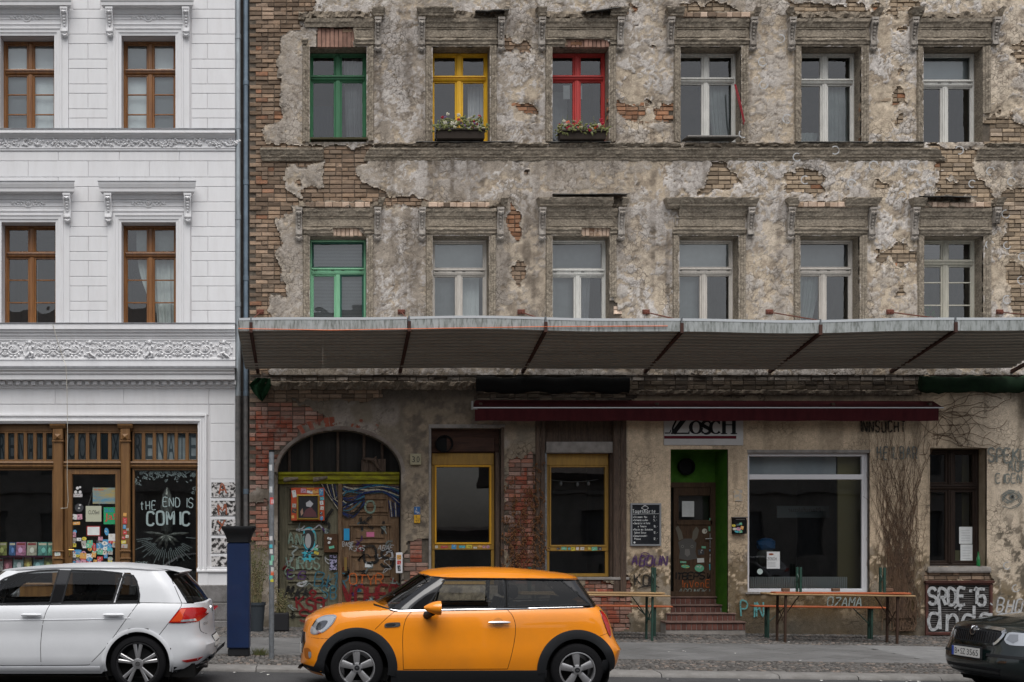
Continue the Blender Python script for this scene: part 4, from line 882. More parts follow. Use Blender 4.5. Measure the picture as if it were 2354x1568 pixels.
# cornice stretches still standing (fractions of the width), left console, right console, brick core showing between
COND = {('A', 0): ([(.86, 1.0)], 0, 1), ('A', 1): ([(0, .40), (.95, 1)], 1, 1), ('A', 2): ([(0, .10), (.80, 1)], 1, 1), ('A', 3): ([(0, .18), (.93, 1)], 1, 1), ('A', 4): ([(.0, .06), (.95, 1)], 1, 1), ('A', 5): ([(0, .13), (.95, 1)], 1, .75),
  ('B', 0): ([(.93, 1)], 1, 1), ('B', 1): ([(.93, 1)], 1, 1), ('B', 2): ([(0, .82), (.92, 1)], 1, 1), ('B', 3): ([(0, 1)], 0, .8), ('B', 4): ([(0, .12), (.62, 1)], 1, 1), ('B', 5): ([(0, .15), (.9, 1)], 1, .45)}
for fl, WW, T_, B_ in (('A', WA, TA, BA), ('B', WB, TB, BB)):
 for i, (a, b) in enumerate(WW):
  x0, x1, z1, z0 = PX(a), PX(b), PZ(T_), PZ(B_); cx = (x0 + x1) / 2; segs, lc, rc = COND[fl, i]
  e = .135; zb = z0 if fl == 'A' else PZ(790)
  if (fl, i) == ('A', 5): zb2 = z0 + .62
  def side(sg):
   zz = zb
   if (fl, i, sg) == ('A', 5, 1): zz = z0 + .55
   if (fl, i, sg) == ('B', 2, 1): zz = PZ(684)
   if (fl, i, sg) == ('A', 0, 1): zz = z0 + .02
   xx = x0 if sg < 0 else x1; prof = [(0, .03), (0, -.03), (.035, -.042), (.04, -.058), (.075, -.062), (.085, -.078), (.12, -.08), (.128, -.045), (e, -.03), (e, .03)]
   n = max(4, int((z1 - zz) / .055)); rows = []
   for q in range(n + 1):
    z = zz + (z1 + .0 - zz) * q / n
    rows.append([(xx + sg * (o + .010 * (float(vnoise(np.array(z * 17 + i * 9), np.array(o * 60.), 5)) - .5)), y + .022 * (float(vnoise(np.array(z * 21 + i * 5 + sg), np.array(o * 40.), 6)) - .5), z + (e * 0)) for o, y in prof])
   m = MB(); m.grid(rows); m.add(rows[0], [tuple(range(len(prof)))]); m.build('window_surround', MOLD, house)
  side(-1); side(1)
  # lintel and frieze
  kb = z1 + .515; fz = z1
  pr = [(.03, fz), (-.03, fz), (-.045, fz + .035), (-.06, fz + .04), (-.063, fz + .09), (-.08, fz + .10), (-.085, fz + .125), (-.07, fz + .135), (-.05, fz + .15), (-.045, kb - .16), (-.06, kb - .15), (-.075, kb - .09), (-.095, kb - .06), (-.10, kb), (.03, kb)]
  gaps = {('A', 0): (PX(705), PX(814)), ('A', 2): (PX(1296), PX(1402)), ('B', 0): (PX(764), PX(836)), ('B', 2): (PX(1335), PX(1403))}
  g = gaps.get((fl, i)); L_, R_ = x0 - e, x1 + e
  low = pr[:9] + [(.03, fz + .15)]; high = [(.03, fz + .15)] + pr[8:]
  pxl = lambda X: X * 119.2 + CX
  if g:
   if g[0] > L_ + .03: ragged_mold('lintel', low, pxl(L_), pxl(g[0]), MOLD, house, jag=.03)
   if g[1] < R_ - .03: ragged_mold('lintel', low, pxl(g[1]), pxl(R_), MOLD, house, jag=.03)
   if (fl, i) == ('A', 0): ragged_mold('frieze', high, pxl(g[1]), pxl(R_), MOLD, house, jag=.03); ragged_mold('frieze', high[-5:], pxl(L_ + .05), pxl(g[1]), MOLD, house, jag=.02)
   else: ragged_mold('frieze', high, pxl(L_), pxl(R_), MOLD, house)
  else:
   ragged_mold('lintel', low, pxl(L_), pxl(R_), MOLD, house); ragged_mold('frieze', high, pxl(L_ + (.12 if (fl, i) == ('B', 3) else 0)), pxl(R_), MOLD, house)
  f = MB(); pl, prr = L_ + .06, R_ - .06
  if (fl, i) == ('A', 0): pl = g[1] + .03
  f.sweep([(pl, fz + .19), (pl, kb - .19), (prr, kb - .19), (prr, fz + .19)], [(0, -.045), (.004, -.06), (.014, -.06), (.02, -.044)], closed=True); f.build('panel_moulding', MOLD, house)
  # cornice
  cl, cr_ = x0 - .31, x1 + .35; ct = kb + .175
  for u, v in segs: ragged_mold('cornice', CORN(kb, ct), pxl(cl + (cr_ - cl) * u), pxl(cl + (cr_ - cl) * v), MOLD, house, jag=.02 if 0 < u or v < 1 else .004, e0=(.06 if u == 0 else 0), e1=(-.06 if v == 1 else 0))
  if segs != [(0, 1)]: ragged_mold('broken_cornice', [(.03, kb), (-.06, kb), (-.085, kb + .03), (-.075, kb + .09), (-.05, kb + .15), (.03, kb + .155)], pxl(cl + .1), pxl(cr_ - .1), BROKEN, house, step=.035, wob=.035)
  for sg, on in ((-1, lc), (1, rc)):
   if on:
    c = MB(); xm = (x0 - e - .075) if sg < 0 else (x1 + e + .075); console(c, xm - .055, xm + .055, kb, kb - .66, -.02, .13)
    if on < 1: c.v = [(p[0], p[1], max(p[2], kb - .66 * on)) for p in c.v]
    c.build('console', MOLD_L, house, smooth=35)
  # flat bricks showing in the stripped cornice
  if (fl, i) in (('B', 1), ('B', 4), ('B', 5), ('B', 0), ('A', 3)):
   x = cl + .22
   while x < cr_ - .35:
    w = rb.uniform(.09, .2); t = MB(); t.fbox(x + .004, x + w - .004, -.115 + rb.uniform(-.02, .01), 0, kb + .012, kb + .105 + rb.uniform(-.01, .01), .01); t.build('brick', BRICK_P if rb.random() < .6 else BRICK, house); x += w
# metal sheets left on some cornices
for a, b, y0, y1, lift in ((1090, 1166, 35, 33, .0), (1340, 1420, 38, 27, .0), (1268, 1440, 452, 452, 0), (2110, 2230, 456, 458, 0)):
 m = MB(); X0, X1 = PX(a), PX(b); n = 14; rows = [[], []]
 for k in range(n + 1):
  x = X0 + (X1 - X0) * k / n; z = PZ(y0 + (y1 - y0) * k / n) + .018 * (float(vnoise(np.array(x * 5.), np.array(z0), 9)) - .5); rows[0].append((x, -.225 - .02 * rb.random(), z - .012)); rows[1].append((x, .02, z + .05))
 m.grid(rows); m.grid([[(p[0], p[1], p[2] - .012) for p in rows[0]], [(p[0], p[1], p[2] - .012) for p in rows[1]]]); m.grid([rows[0], [(p[0], p[1], p[2] - .014) for p in rows[0]]]); m.build('cornice_flashing', SLATE, house)
# ================================================================ the twelve upper windows of the tenement
def paint(name, c, worn=None, rough=.55): return M(name, c, rough, c2=worn or tuple(v * .8 for v in c), scale=5, bump=.2, bscale=40, stretch=(4, 4, .8), c3=tuple(v * .6 for v in c), scale3=30, fac3=.3)
GRN = paint('green_paint', (.035, .17, .075)); YEL = paint('yellow_paint', (.80, .46, .01)); RED = paint('red_paint', (.48, .035, .03))
WHT = paint('old_white_paint', (.66, .65, .61)); CREAM = paint('cream_paint', (.46, .44, .37)); MINT = paint('mint_green_paint', (.22, .50, .30)); DGRN = paint('bottle_green_paint', (.01, .09, .06)); BEIGE = paint('beige_paint', (.56, .52, .47))
SLAT = M('blind_slats', (.46, .50, .52), .6); VEIL = M('grey_blind', (.46, .49, .50), .9, c2=(.38, .40, .41), scale=2)
YF = .28
specs = {('A', 0): (GRN, 181, 2, 2, ()), ('A', 1): (YEL, 182, 2, 2, ()), ('A', 2): (RED, 181, 2, 2, ()), ('A', 3): (WHT, 186, 2, 2, ()), ('A', 4): (WHT, 189, 2, 2, ()), ('A', 5): (WHT, 193, 1, 2, ()),
         ('B', 0): (MINT, 624, 1, 2, ()), ('B', 1): (BEIGE, 626, 1, 2, ()), ('B', 2): (WHT, 627, 1, 2, ()), ('B', 3): (BEIGE, 624, 1, 2, ()), ('B', 4): (BEIGE, 624, 1, 2, ()), ('B', 5): (CREAM, 605, 2, 2, (.42, .75))}
wlab = {('A', 0): 'green timber window on the upper floor', ('A', 1): 'bright yellow timber window on the upper floor', ('A', 2): 'red timber window on the upper floor', ('B', 0): 'mint green window with one dark green sash'}
WIN = {}
for fl, WW, T_, B_ in (('A', WA, TA, BA), ('B', WB, TB, BB)):
 for i, (a, b) in enumerate(WW):
  fm, ty, tp, bt, bars = specs[fl, i]; x0, x1, z1, z0 = PX(a), PX(b), PZ(T_), PZ(B_)
  drop = 0
  big = fl == 'B' and i < 5
  W = make_window(house, x0 - .01, x1 + .01, z0 - .03, z1 - drop + .01, YF, fm, PZ(ty, YF), tp, bt, bars, fw=.05, sash=.034, mid=.095 if not big else .085, tb=.12 if big or (fl, i) == ('A', 5) else .085, room=ROOM_L if fl == 'B' else ROOM, label=wlab.get((fl, i)), grip=big or (fl, i) == ('A', 5), sash_m=DGRN if (fl, i) == ('B', 0) else None, glass=PANE_A if fl == 'A' else PANE)
  WIN[fl, i] = W; cx = (x0 + x1) / 2; yb = YF + .12; tz = PZ(ty, YF)
  cm = CURT_G if fl == 'A' else CURT_W
  if (fl, i) == ('A', 0): drape(cx + .12, x1, z0, tz + .5, yb + .1, .02, 5, (.06, 0), 1).build('curtain', CURT_G, W, smooth=True); drape(x0 + .02, cx - .1, z0, z0 + 1.0, yb + .4, .02, 3, (0, .08), 2).build('dark_reflection', M('reflection_navy', (.03, .05, .08), .9), W, smooth=True)  # navy sheet paints in the dark reflection of the lower left pane
  if (fl, i) == ('A', 1): drape(cx + .2, x1 - .02, z0, tz - .05, yb + .12, .02, 4, None, 3).build('curtain', CURT_G, W, smooth=True)
  if (fl, i) == ('A', 2):
   p = MB(); p.poly([(cx - .25, tz - .37), (cx - .12, tz - .37), (cx - .12, tz - .1), (cx - .25, tz - .1)], yb - .04); p.build('note', PAPER, W)
   p = MB(); p.poly([(cx + .06, tz - .37), (cx + .12, tz - .37), (cx + .12, tz - .1), (cx + .06, tz - .1)], yb - .04); p.build('note', PAPER, W); drape(x0, cx - .1, z0, tz - .1, yb + .3, .01, 3, None, 8).build('curtain', CURT_G, W, smooth=True)
  if (fl, i) == ('A', 3): drape(cx + .1, x1 - .03, z0, tz - .02, yb + .06, .02, 6, (.14, 0), 4).build('curtain', CURT_W, W, smooth=True)
  if (fl, i) == ('A', 4): drape(cx + .06, x1, z0, tz, yb + .06, .015, 7, None, 5).build('curtain', CURT_W, W, smooth=True); drape(x0, cx - .05, z0, z0 + .35, yb + .06, .02, 5, (0, -.1), 6).build('curtain', CURT_W, W, smooth=True)
  if (fl, i) == ('A', 5): drape(x0, x1, tz, z1, yb + .05, .004, 2, None, 7).build('blind_or_sky_sheen', BLIND_W, W, smooth=True)  # white sheet behind the top pane stands in for reflected sky
  if (fl, i) == ('B', 0):
   m = MB(); zz = z0
   while zz < z1 - .06:
    m.add([(x0, yb, zz), (x1, yb, zz), (x1, yb + .02, zz + .026), (x0, yb + .02, zz + .026)], [(0, 1, 2, 3)]); zz += .028
   m.build('venetian_blind', SLAT, W)
  if (fl, i) in (('B', 1), ('B', 2), ('B', 3)): drape(x0, x1, tz, z1, yb + .06, .004, 2, None, 8).build('blind_or_sky_sheen', VEIL, W, smooth=True); drape(x0, cx - .03, z0, tz, yb + .08, .006, 3, None, 9).build('blind_or_sky_sheen', VEIL, W, smooth=True)
  if (fl, i) == ('B', 1): drape(cx + .04, x1 - .12, z0, tz, yb + .1, .01, 3, None, 10).build('blind_or_sky_sheen', VEIL, W, smooth=True)
  if (fl, i) == ('B', 2): drape(cx + .04, x1 - .25, z0, tz, yb + .1, .02, 3, (0, -.06), 11).build('curtain', CURT_G, W, smooth=True)
  if (fl, i) == ('B', 4): drape(x0, cx + .02, z0, tz, yb + .05, .03, 5, (0, -.25), 12).build('curtain', CURT_W, W, smooth=True); drape(x0, x1, tz, z1, yb + .1, .006, 3, None, 13).build('curtain', VEIL, W, smooth=True)
  if (fl, i) == ('B', 5):
   m = MB(); rl = random.Random(4)
   for q in range(26): leaf(m, x0 + .25 + rl.uniform(-.2, .2), yb + .1 + rl.uniform(-.05, .05), z0 + .3 + rl.uniform(-.2, .25), .16, .07, rl.uniform(-1, 2.5), .03)
   m.build('houseplant', M('plant_leaf', (.03, .12, .04), .6), W)

# ================================================================ street level openings
OCHRE = paint('ochre_paint', (.36, .20, .025), (.26, .145, .02)); BYEL = paint('egg_yellow_paint', (.72, .36, .01)); OLDW = M('old_dark_timber', (.11, .075, .055), .8, c2=(.05, .035, .028), scale=4, stretch=(8, 8, .7), bump=.5, bscale=30, c3=(.20, .16, .13), scale3=20, fac3=.4)
GATE = M('weathered_gate', (.19, .115, .065), .85, c2=(.10, .06, .036), scale=3, stretch=(7, 7, .8), bump=.5, bscale=30, c3=(.28, .22, .15), scale3=14, fac3=.45)
GATE_L = M('mossy_gate', (.155, .14, .095), .85, c2=(.085, .08, .055), scale=3, stretch=(7, 7, .8), bump=.5, bscale=30, c3=(.25, .24, .17), scale3=12, fac3=.5)
LIME = M('lime_yellow_paint', (.36, .36, .02), .7, c2=(.19, .17, .02), scale=4, bump=.3, c3=(.10, .07, .045), scale3=6, fac3=.5, stretch=(1, 1, 3))
CONC = M('cement', (.30, .28, .26), .9, c2=(.20, .185, .17), scale=6, bump=.4, bscale=60); STEELW = M('white_plastic', (.66, .66, .68), .35)
BLK = M('black_plastic', (.006, .006, .0065), .7)
# reveals
def reveal(rect, d, mat):
 a, b, t, bt = rect; x0, x1, z1, z0 = PX(a), PX(b), PZ(t), PZ(bt); r = MB()
 r.add([(x0, -.015, z0), (x1, -.015, z0), (x1, -.015, z1), (x0, -.015, z1), (x0, d, z0), (x1, d, z0), (x1, d, z1), (x0, d, z1)], [(0, 1, 5, 4), (1, 2, 6, 5), (2, 3, 7, 6), (3, 0, 4, 7)]); return r.build('reveal', mat, house)
reveal(GW['yellow_a'], .3, MOLD); reveal(GW['yellow_b'], .3, MOLD); reveal(GW['big'], .12, CONC); reveal(GW['dark'], .3, M('cream_reveal', (.42, .34, .24), .9, c2=(.30, .24, .16), scale=4))
# --- gateway
YG = .28; n = 40; ang = [math.pi * k / n for k in range(n + 1)]
cur = [(cxA + hwA * math.cos(t), zsA + riA * math.sin(t)) for t in ang]; full = [(cxA + hwA, -.2)] + cur + [(cxA - hwA, -.2)]
m = MB(); m.grid([[(x, -.028, z) for x, z in full], [(x, YG + .1, z) for x, z in full]]); m.build('gate_reveal', M('gate_reveal', (.22, .185, .15), .9, c2=(.13, .11, .09), scale=4, bump=.4), house, smooth=True)
m = MB(); out = [(cxA + (hwA + .07) * math.cos(t), zsA + (riA + .07) * math.sin(t)) for t in ang]
m.grid([[(x, -.028, z) for x, z in cur], [(x, -.04, z) for x, z in [(cxA + (hwA + .03) * math.cos(t), zsA + (riA + .03) * math.sin(t)) for t in ang]], [(x, -.03, z) for x, z in out], [(x, .02, z) for x, z in out]]); m.build('arch_edge', M('arch_edge', (.25, .225, .20), .9, c2=(.16, .12, .10), scale=3, bump=.5), house, smooth=True)
gate = None
m = MB(); m.box(cxA - hwA - .1, cxA + hwA + .1, YG + .13, YG + .15, -.2, zsA + riA + .1); m.build('gate_backing', ROOM, house)
m = MB(); pts = [p for p in cur]; m.poly(pts + [(cxA - hwA, PZ(1082)), (cxA + hwA, PZ(1082))], YG + .08); gate = m.build('fanlight', M('fanlight_dark', (.03, .029, .028), .7, c2=(.018, .017, .016), scale=2, stretch=(6, 6, .5)), house)  # dark glass drawn as one opaque dark sheet
for px in (664, 716, 777, 838, 880):
 m = MB(); x = PX(px); h = zsA + riA * math.sqrt(max(0, 1 - ((x - cxA) / hwA) ** 2)); m.box(x - .025, x + .025, YG + .03, YG + .079, PZ(1082), h); m.build('fanlight_bar', OLDW, gate)
m = MB(); m.hmold(PX(639), PX(919), [(YG + .12, PZ(1111)), (YG - .04, PZ(1111)), (YG - .05, PZ(1107)), (YG - .03, PZ(1105)), (YG - .09, PZ(1101)), (YG - .10, PZ(1093)), (YG - .14, PZ(1089)), (YG - .15, PZ(1084)), (YG + .12, PZ(1082))]); m.build('transom_beam', LIME, house)
def leaf_door(a, b, mat, panels, name='gate_leaf'):
 x0, x1, z0, z1 = PX(a), PX(b), .05, PZ(1110); m = MB(); m.box(x0, x1, YG, YG + .07, z0, z1); d = m.build(name, mat, house)
 for pa, pb, pt, pbt in panels:
  X0, X1, Z1_, Z0_ = PX(pa), PX(pb), PZ(pt), PZ(pbt)
  q = MB(); q.sweep([(X0, Z0_), (X0, Z1_), (X1, Z1_), (X1, Z0_)], [(0, YG - .001), (-.012, YG - .03), (-.035, YG - .03), (-.05, YG - .008), (-.06, YG - .001)], closed=True)
  if X1 - X0 > .3 and Z1_ - Z0_ > .3: q.fbox(X0 + .1, X1 - .1, YG - .025, YG - .001, Z0_ + .1, Z1_ - .1, .018)
  q.build('door_panel', mat, d)
 return d
DL = leaf_door(641, 780, GATE_L, [(660, 742, 1118, 1205), (660, 742, 1214, 1262), (660, 745, 1274, 1322), (656, 752, 1334, 1365), (656, 752, 1372, 1420)]); DR = leaf_door(786, 919, GATE, [(806, 895, 1142, 1178), (806, 897, 1205, 1250), (803, 899, 1275, 1326), (803, 899, 1340, 1378), (803, 899, 1384, 1425)])
m = MB(); m.fbox(PX(777), PX(787), YG - .05, YG + .03, .05, PZ(1110), .012); m.build('gate_post', GATE, house)
m = MB(); m.fbox(PX(806), PX(893), YG - .018, YG - .002, PZ(1183), PZ(1180), .004); m.fbox(PX(803), PX(900), YG - .05, YG - .002, PZ(1209), PZ(1205), .01); m.build('door_ledge', GATE, DR)
for k, px in enumerate((667, 735)):                                           # two old shoes nailed to the beam
 m = MB(); X, Z = PX(px), PZ(1099); n = 10; rows = []
 for i in range(7):
  t = i / 6; r = .055 * (1 - .25 * t) * (1.0 if i else .9); rows.append([(X - .13 + .28 * t, YG - .19 + r * math.cos(q * 6.283 / n) * .8, Z - .03 * (1 - t) + .02 * t * k + r * math.sin(q * 6.283 / n) * (1 - .3 * t)) for q in range(n)])
 m.grid(rows, closed=True); m.add(rows[-1], [tuple(range(n))]); m.add([(p[0] + .04, p[1], p[2]) for p in rows[0]], [tuple(range(n))]); m.build('old_shoe', M('cracked_leather', (.20, .17, .13), .8, c2=(.10, .08, .06), scale=20, bump=.5) if not k else bpy.data.materials['cracked_leather'], None, smooth=True, label='old leather shoe fixed to the lime yellow gate beam, ' + ('left one' if not k else 'right one'), cat='shoe', group='shoes on the gate beam')
m = MB(); m.fbox(PX(831), PX(848), YG - .07, YG - .03, PZ(1083), PZ(1055), .006); m.fbox(PX(848.5), PX(868), YG - .06, YG - .03, PZ(1083), PZ(1051), .006); m.fbox(PX(868.5), PX(888), YG - .065, YG - .03, PZ(1083), PZ(1053), .006)
m.tube([(PX(834), YG - .1, PZ(1053)), (PX(850), YG - .12, PZ(1054)), (PX(862), YG - .12, PZ(1058)), (PX(868), YG - .1, PZ(1070)), (PX(876), YG - .1, PZ(1080))], [.02, .035, .045, .03, .02], 7); m.tube([(PX(858), YG - .11, PZ(1056)), (PX(866), YG - .11, PZ(1048))], [.03, .012], 6); m.tube([(PX(848), YG - .11, PZ(1054)), (PX(840), YG - .1, PZ(1061))], [.025, .012], 6)
m.build('driftwood_panel', OLDW, None, smooth=30, label='boards with a gnarled branch above the gate beam', cat='panel')
# --- yellow framed windows
def ochre_window(a, b, t, sash, glass, rail, low, bottom, bm, lab):
 x0, x1 = PX(a), PX(b); y = .2
 f = MB(); f.sweep([(x0, PZ(bottom)), (x0, PZ(t)), (x1, PZ(t)), (x1, PZ(bottom))], [(0, y + .1), (0, y), (-(PX(sash[0]) - x0), y), (-(PX(sash[0]) - x0), y + .1)], closed=True); f.fbox(x0 + .002, x1 - .002, y - .02, y + .06, PZ(sash[2]), PZ(t) - .002, .012); f.fbox(x0 + .003, x1 - .003, y - .015, y + .06, PZ(rail[1]), PZ(rail[0]), .008)
 W = f.build('window', OCHRE, house, label=lab)
 s0, s1, s2, s3 = PX(sash[0]), PX(sash[1]), PZ(sash[2]), PZ(sash[3])
 s = MB(); w = PX(glass[0]) - s0; s.sweep([(s0, s3), (s0, s2), (s1, s2), (s1, s3)], [(0, y + .06), (0, y - .03), (-w * .8, y - .03), (-w, y - .01), (-w, y + .06)], closed=True); s.build('sash', bm, W)
 g = MB(); g.poly([(PX(glass[0]) - .01, PZ(glass[3]) - .01), (PX(glass[1]) + .01, PZ(glass[3]) - .01), (PX(glass[1]) + .01, PZ(glass[2]) + .01), (PX(glass[0]) - .01, PZ(glass[2]) + .01)], y + .02); g.build('pane', PANE_SHOP, W)
 g = MB(); g.poly([(PX(low[0]), PZ(low[3])), (PX(low[1]), PZ(low[3])), (PX(low[1]), PZ(low[2])), (PX(low[0]), PZ(low[2]))], y + .04); g.build('pane', PANE_SHOP, W)
 return W
WY1 = ochre_window(994, 1139, 1039, (1001, 1132, 1068, 1251), (1005.4, 1128, 1071.5, 1246), (1251.6, 1264), (1002, 1132, 1264, 1338), 1344, BYEL, 'ochre shop window with an egg yellow sash')
WY2 = ochre_window(1259.6, 1404, 1041, (1267, 1399, 1069, 1256.5), (1271, 1393, 1074, 1250), (1256.5, 1267), (1267, 1397, 1267, 1318), 1326, OCHRE, 'ochre shop window next to the menu board')
m = MB(); m.fbox(PX(990), PX(1150), .14, .3, PZ(1039), PZ(984), .01); m.fbox(PX(1028), PX(1139), .11, .15, PZ(1037), PZ(1003), .01); m.build('header_board', M('dark_red_boards', (.085, .045, .032), .8, c2=(.04, .024, .02), scale=3, stretch=(.7, 6, 6), bump=.4), house)
m = MB(); m.fbox(PX(1140), PX(1150), .05, .3, PZ(1360), PZ(1039), .01); m.fbox(PX(1150), PX(1158), -.04, .1, PZ(1360), PZ(982), .008); m.build('timber_jamb', OLDW, house)
m = MB(); m.fbox(PX(985), PX(990.5), -.035, .05, PZ(1360), PZ(978), .005); m.fbox(PX(985), PX(1160), -.037, .05, PZ(984.5), PZ(976), .005); m.build('plaster_band', CONC, house)
def fan(px, py, r, y, mat, par):
 m = MB(); m.lathe([(r * .8, .02), (r * .86, -.06), (r, -.08), (r, 0), (r * .95, .03)], 24, (PX(px), y, PZ(py)), 'y'); m.disc(PX(px), y, PZ(py), r * .86); m.build('vent_fan', mat, par, smooth=True)
fan(1022, 1019.5, .17, .12, BLK, house)
m = MB(); m.fbox(PX(1250), PX(1420), .1, .3, PZ(1016), PZ(966), .01); m.fbox(PX(1405), PX(1420), .08, .3, PZ(1362), PZ(1016), .01); m.build('header_board', OLDW, house)
m = MB(); m.fbox(PX(1255), PX(1410), .02, .3, PZ(1041), PZ(1015), .012); m.build('lintel', CONC, house)
for a, b, d in ((1230, 1241, -.05), (1241, 1252, -.03), (1409, 1424, -.03), (1424, 1438, -.055)):
 m = MB(); m.fbox(PX(a), PX(b), d, .06, PZ(1370), PZ(962), .015); m.build('timber_post', OLDW, house)
m = MB(); m.fbox(PX(1252.5), PX(1258), .05, .3, PZ(1326), PZ(1041), .005); m.build('jamb_strip', M('pale_blue_grey_paint', (.25, .27, .29), .7, c2=(.12, .11, .10), scale=9), house)
m = MB(); m.fbox(PX(1254), PX(1445), -.045, .1, PZ(1333), PZ(1326.5), .008); m.build('window_sill', CONC, house)
# bar room behind
r = MB(); a, b, c, d, e = PX(960), PX(1440), .4, PZ(960), .33; r.add([(a, e, c), (b, e, c), (b, e, d), (a, e, d), (a, e + 3, c), (b, e + 3, c), (b, e + 3, d), (a, e + 3, d)], [(0, 1, 5, 4), (1, 2, 6, 5), (2, 3, 7, 6), (3, 0, 4, 7), (4, 5, 6, 7)]); r.build('bar_room', ROOM, house)
m = MB()
for k in range(9): x = PX(1275 + k * 13); m.tube([(x, .6, PZ(1098 + 6 * math.sin(k * .35))), (x + .11, .6, PZ(1098 + 6 * math.sin(k * .35 + .35)))], .006, 4)
for k in (2, 5, 7): m.blob(PX(1278 + k * 13), .6, PZ(1104 + 6 * math.sin(k * .35)), .03, .03, .045, 8, 5)
m.build('bulb_string', M('bulb_glass', (.25, .25, .25), .2), WY2, smooth=True)
# --- green door recess
YD = .70; GREEN = M('green_recess_paint', (.055, .16, .012), .75, c2=(.035, .115, .01), scale=4, bump=.2, c3=(.09, .19, .05), scale3=12, fac3=.3)
x0, x1, z1 = PX(1540), PX(1672), PZ(1033); zf = PZ(1371, YD)
m = MB(); m.add([(x0, -.012, -.1), (x0, YD, -.1), (x0, YD, z1), (x0, -.012, z1)], [(0, 1, 2, 3)]); m.add([(x1, -.012, -.1), (x1, YD, -.1), (x1, YD, z1), (x1, -.012, z1)], [(0, 1, 2, 3)]); m.add([(x0, -.012, z1), (x1, -.012, z1), (x1, YD, z1), (x0, YD, z1)], [(0, 1, 2, 3)])
dz = PZ(1109, YD); m.add([(x0, YD, dz), (x1, YD, dz), (x1, YD, z1), (x0, YD, z1)], [(0, 1, 2, 3)]); m.build('door_recess', GREEN, house)
fan(1601, 1068, .165, YD - .03, BLK, house)
DW = M('bar_door_timber', (.085, .05, .03), .7, c2=(.05, .03, .02), scale=3, stretch=(6, 6, .7), bump=.4, c3=(.14, .09, .055), scale3=14, fac3=.4)
d0, d1 = PX(1548, YD), PX(1648, YD)
m = MB(); m.sweep([(x0, zf), (x0, dz), (x1, dz), (x1, zf)], [(0, YD + .1), (0, YD - .02), (-.1, YD - .02), (-.1, YD + .1)], closed=True); DF = m.build('bar_door', DW, house, label='dark brown bar door covered in stickers')
m = MB(); gz0, gz1 = PZ(1195, YD), PZ(1139, YD); ga, gb = d0 + .1, d1 - .14
m.box(d0, d1, YD, YD + .06, zf, gz0); m.box(d0, d1, YD, YD + .06, gz1, dz); m.box(d0, ga, YD, YD + .06, gz0, gz1); m.box(gb, d1, YD, YD + .06, gz0, gz1); m.fbox(d0 + .05, d1 - .1, YD - .02, YD - .001, gz0 - .1, gz0 - .01, .006); m.build('door_leaf', DW, DF)
g = MB(); g.poly([(ga, gz0), (gb, gz0), (gb, gz1), (ga, gz1)], YD + .02); g.build('pane', PANE_SHOP, DF)
g = MB(); g.box(x0 - .3, x1 + .3, YD + .25, YD + .27, zf - .3, dz + .3); g.build('door_lining', ROOM, DF)
g = MB(); g.poly([(PX(1567, YD), PZ(1188, YD)), (PX(1595, YD), PZ(1188, YD)), (PX(1595, YD), PZ(1152, YD)), (PX(1567, YD), PZ(1152, YD))], YD - .003); g.build('notice', PAPER, DF)
g = MB(); hx = PX(1634, YD); g.cbox(hx - .03, hx + .03, YD - .012, YD - .001, PZ(1259, YD), PZ(1226, YD), .003); g.tube([(hx, YD - .01, PZ(1238, YD)), (hx, YD - .05, PZ(1238, YD)), (hx - .13, YD - .05, PZ(1239, YD))], .011, 6); g.build('door_handle', M('zinc_plated', (.45, .45, .46), .4, .8), DF, smooth=True)
# --- brick steps, every face tile a piece
steps = empty('brick_steps', (PX(1610), 0, 0), 'four red brick steps up to the green door recess', 'steps'); steps.location = (0, 0, 0)
STILE = M('step_brick', (.14, .06, .046), .75, c2=(.095, .042, .034), scale=5, bump=.3, rnd=.22); TREAD = M('step_tread', (.18, .12, .10), .8, c2=(.11, .07, .06), scale=5, bump=.3)
gy = ground_z(PX(1620), -.3)
for k, (tp, bt, r_, yf) in enumerate([(1371, 1389, 1649, .60), (1390, 1408, 1664, .30), (1409, 1428, 1690, -.06), (1429, 1447, 1713, -.36)]):
 zt, zb = PZ(tp, yf), PZ(bt, yf); xa, xb = PX(1541 if k < 2 else 1536 - 2 * k, yf), PX(r_, yf)
 if k < 2: xb = min(xb, x1 - .01)
 m = MB(); m.box(xa, xb, yf + .012, .72 if k < 3 else .4, zb - .1, zt - .03); m.build('step_core', CONC, steps)
 m = MB(); m.fbox(xa - .01, xb + .01, yf - .02, yf + .32, zt - .03, zt, .008); m.build('tread', TREAD, steps)
 x = xa
 while x < xb - .02:
  w = min(.098, xb - x); m = MB(); m.fbox(x + .005, x + w - .005, yf, yf + .03, zb - .01, zt - .035, .006); m.build('tile', STILE, steps); x += .098
# --- big white window of the bar
x0, x1, z1, z0 = PX(1717), PX(1996), PZ(1041), PZ(1361); y = .06
m = MB(); m.fbox(PX(1716), PX(1999), -.03, .1, PZ(1041.5), PZ(1034), .006); m.build('lintel', CONC, house)
m = MB(); m.sweep([(x0, z0), (x0, z1), (x1, z1), (x1, z0)], [(0, y + .07), (0, y), (-.055, y - .004), (-.065, y + .012), (-.065, y + .07)], closed=True); WBIG = m.build('window', STEELW, house, label='wide white plastic bar window')
m = MB(); m.fbox(x0 + .06, x1 - .06, y - .003, y + .06, PZ(1102), PZ(1090), .008); m.build('transom', STEELW, WBIG); m = MB(); m.fbox(x1 - .105, x1 - .062, y - .002, y + .06, z0 + .06, z1 - .06, .008); m.build('stile', STEELW, WBIG)
for c, d in ((1090, 1041), (1361, 1102)):
 g = MB(); g.poly([(x0 + .05, PZ(c)), (x1 - .06, PZ(c)), (x1 - .06, PZ(d)), (x0 + .05, PZ(d))], y + .03); g.build('pane', PANE_SHOP, WBIG)
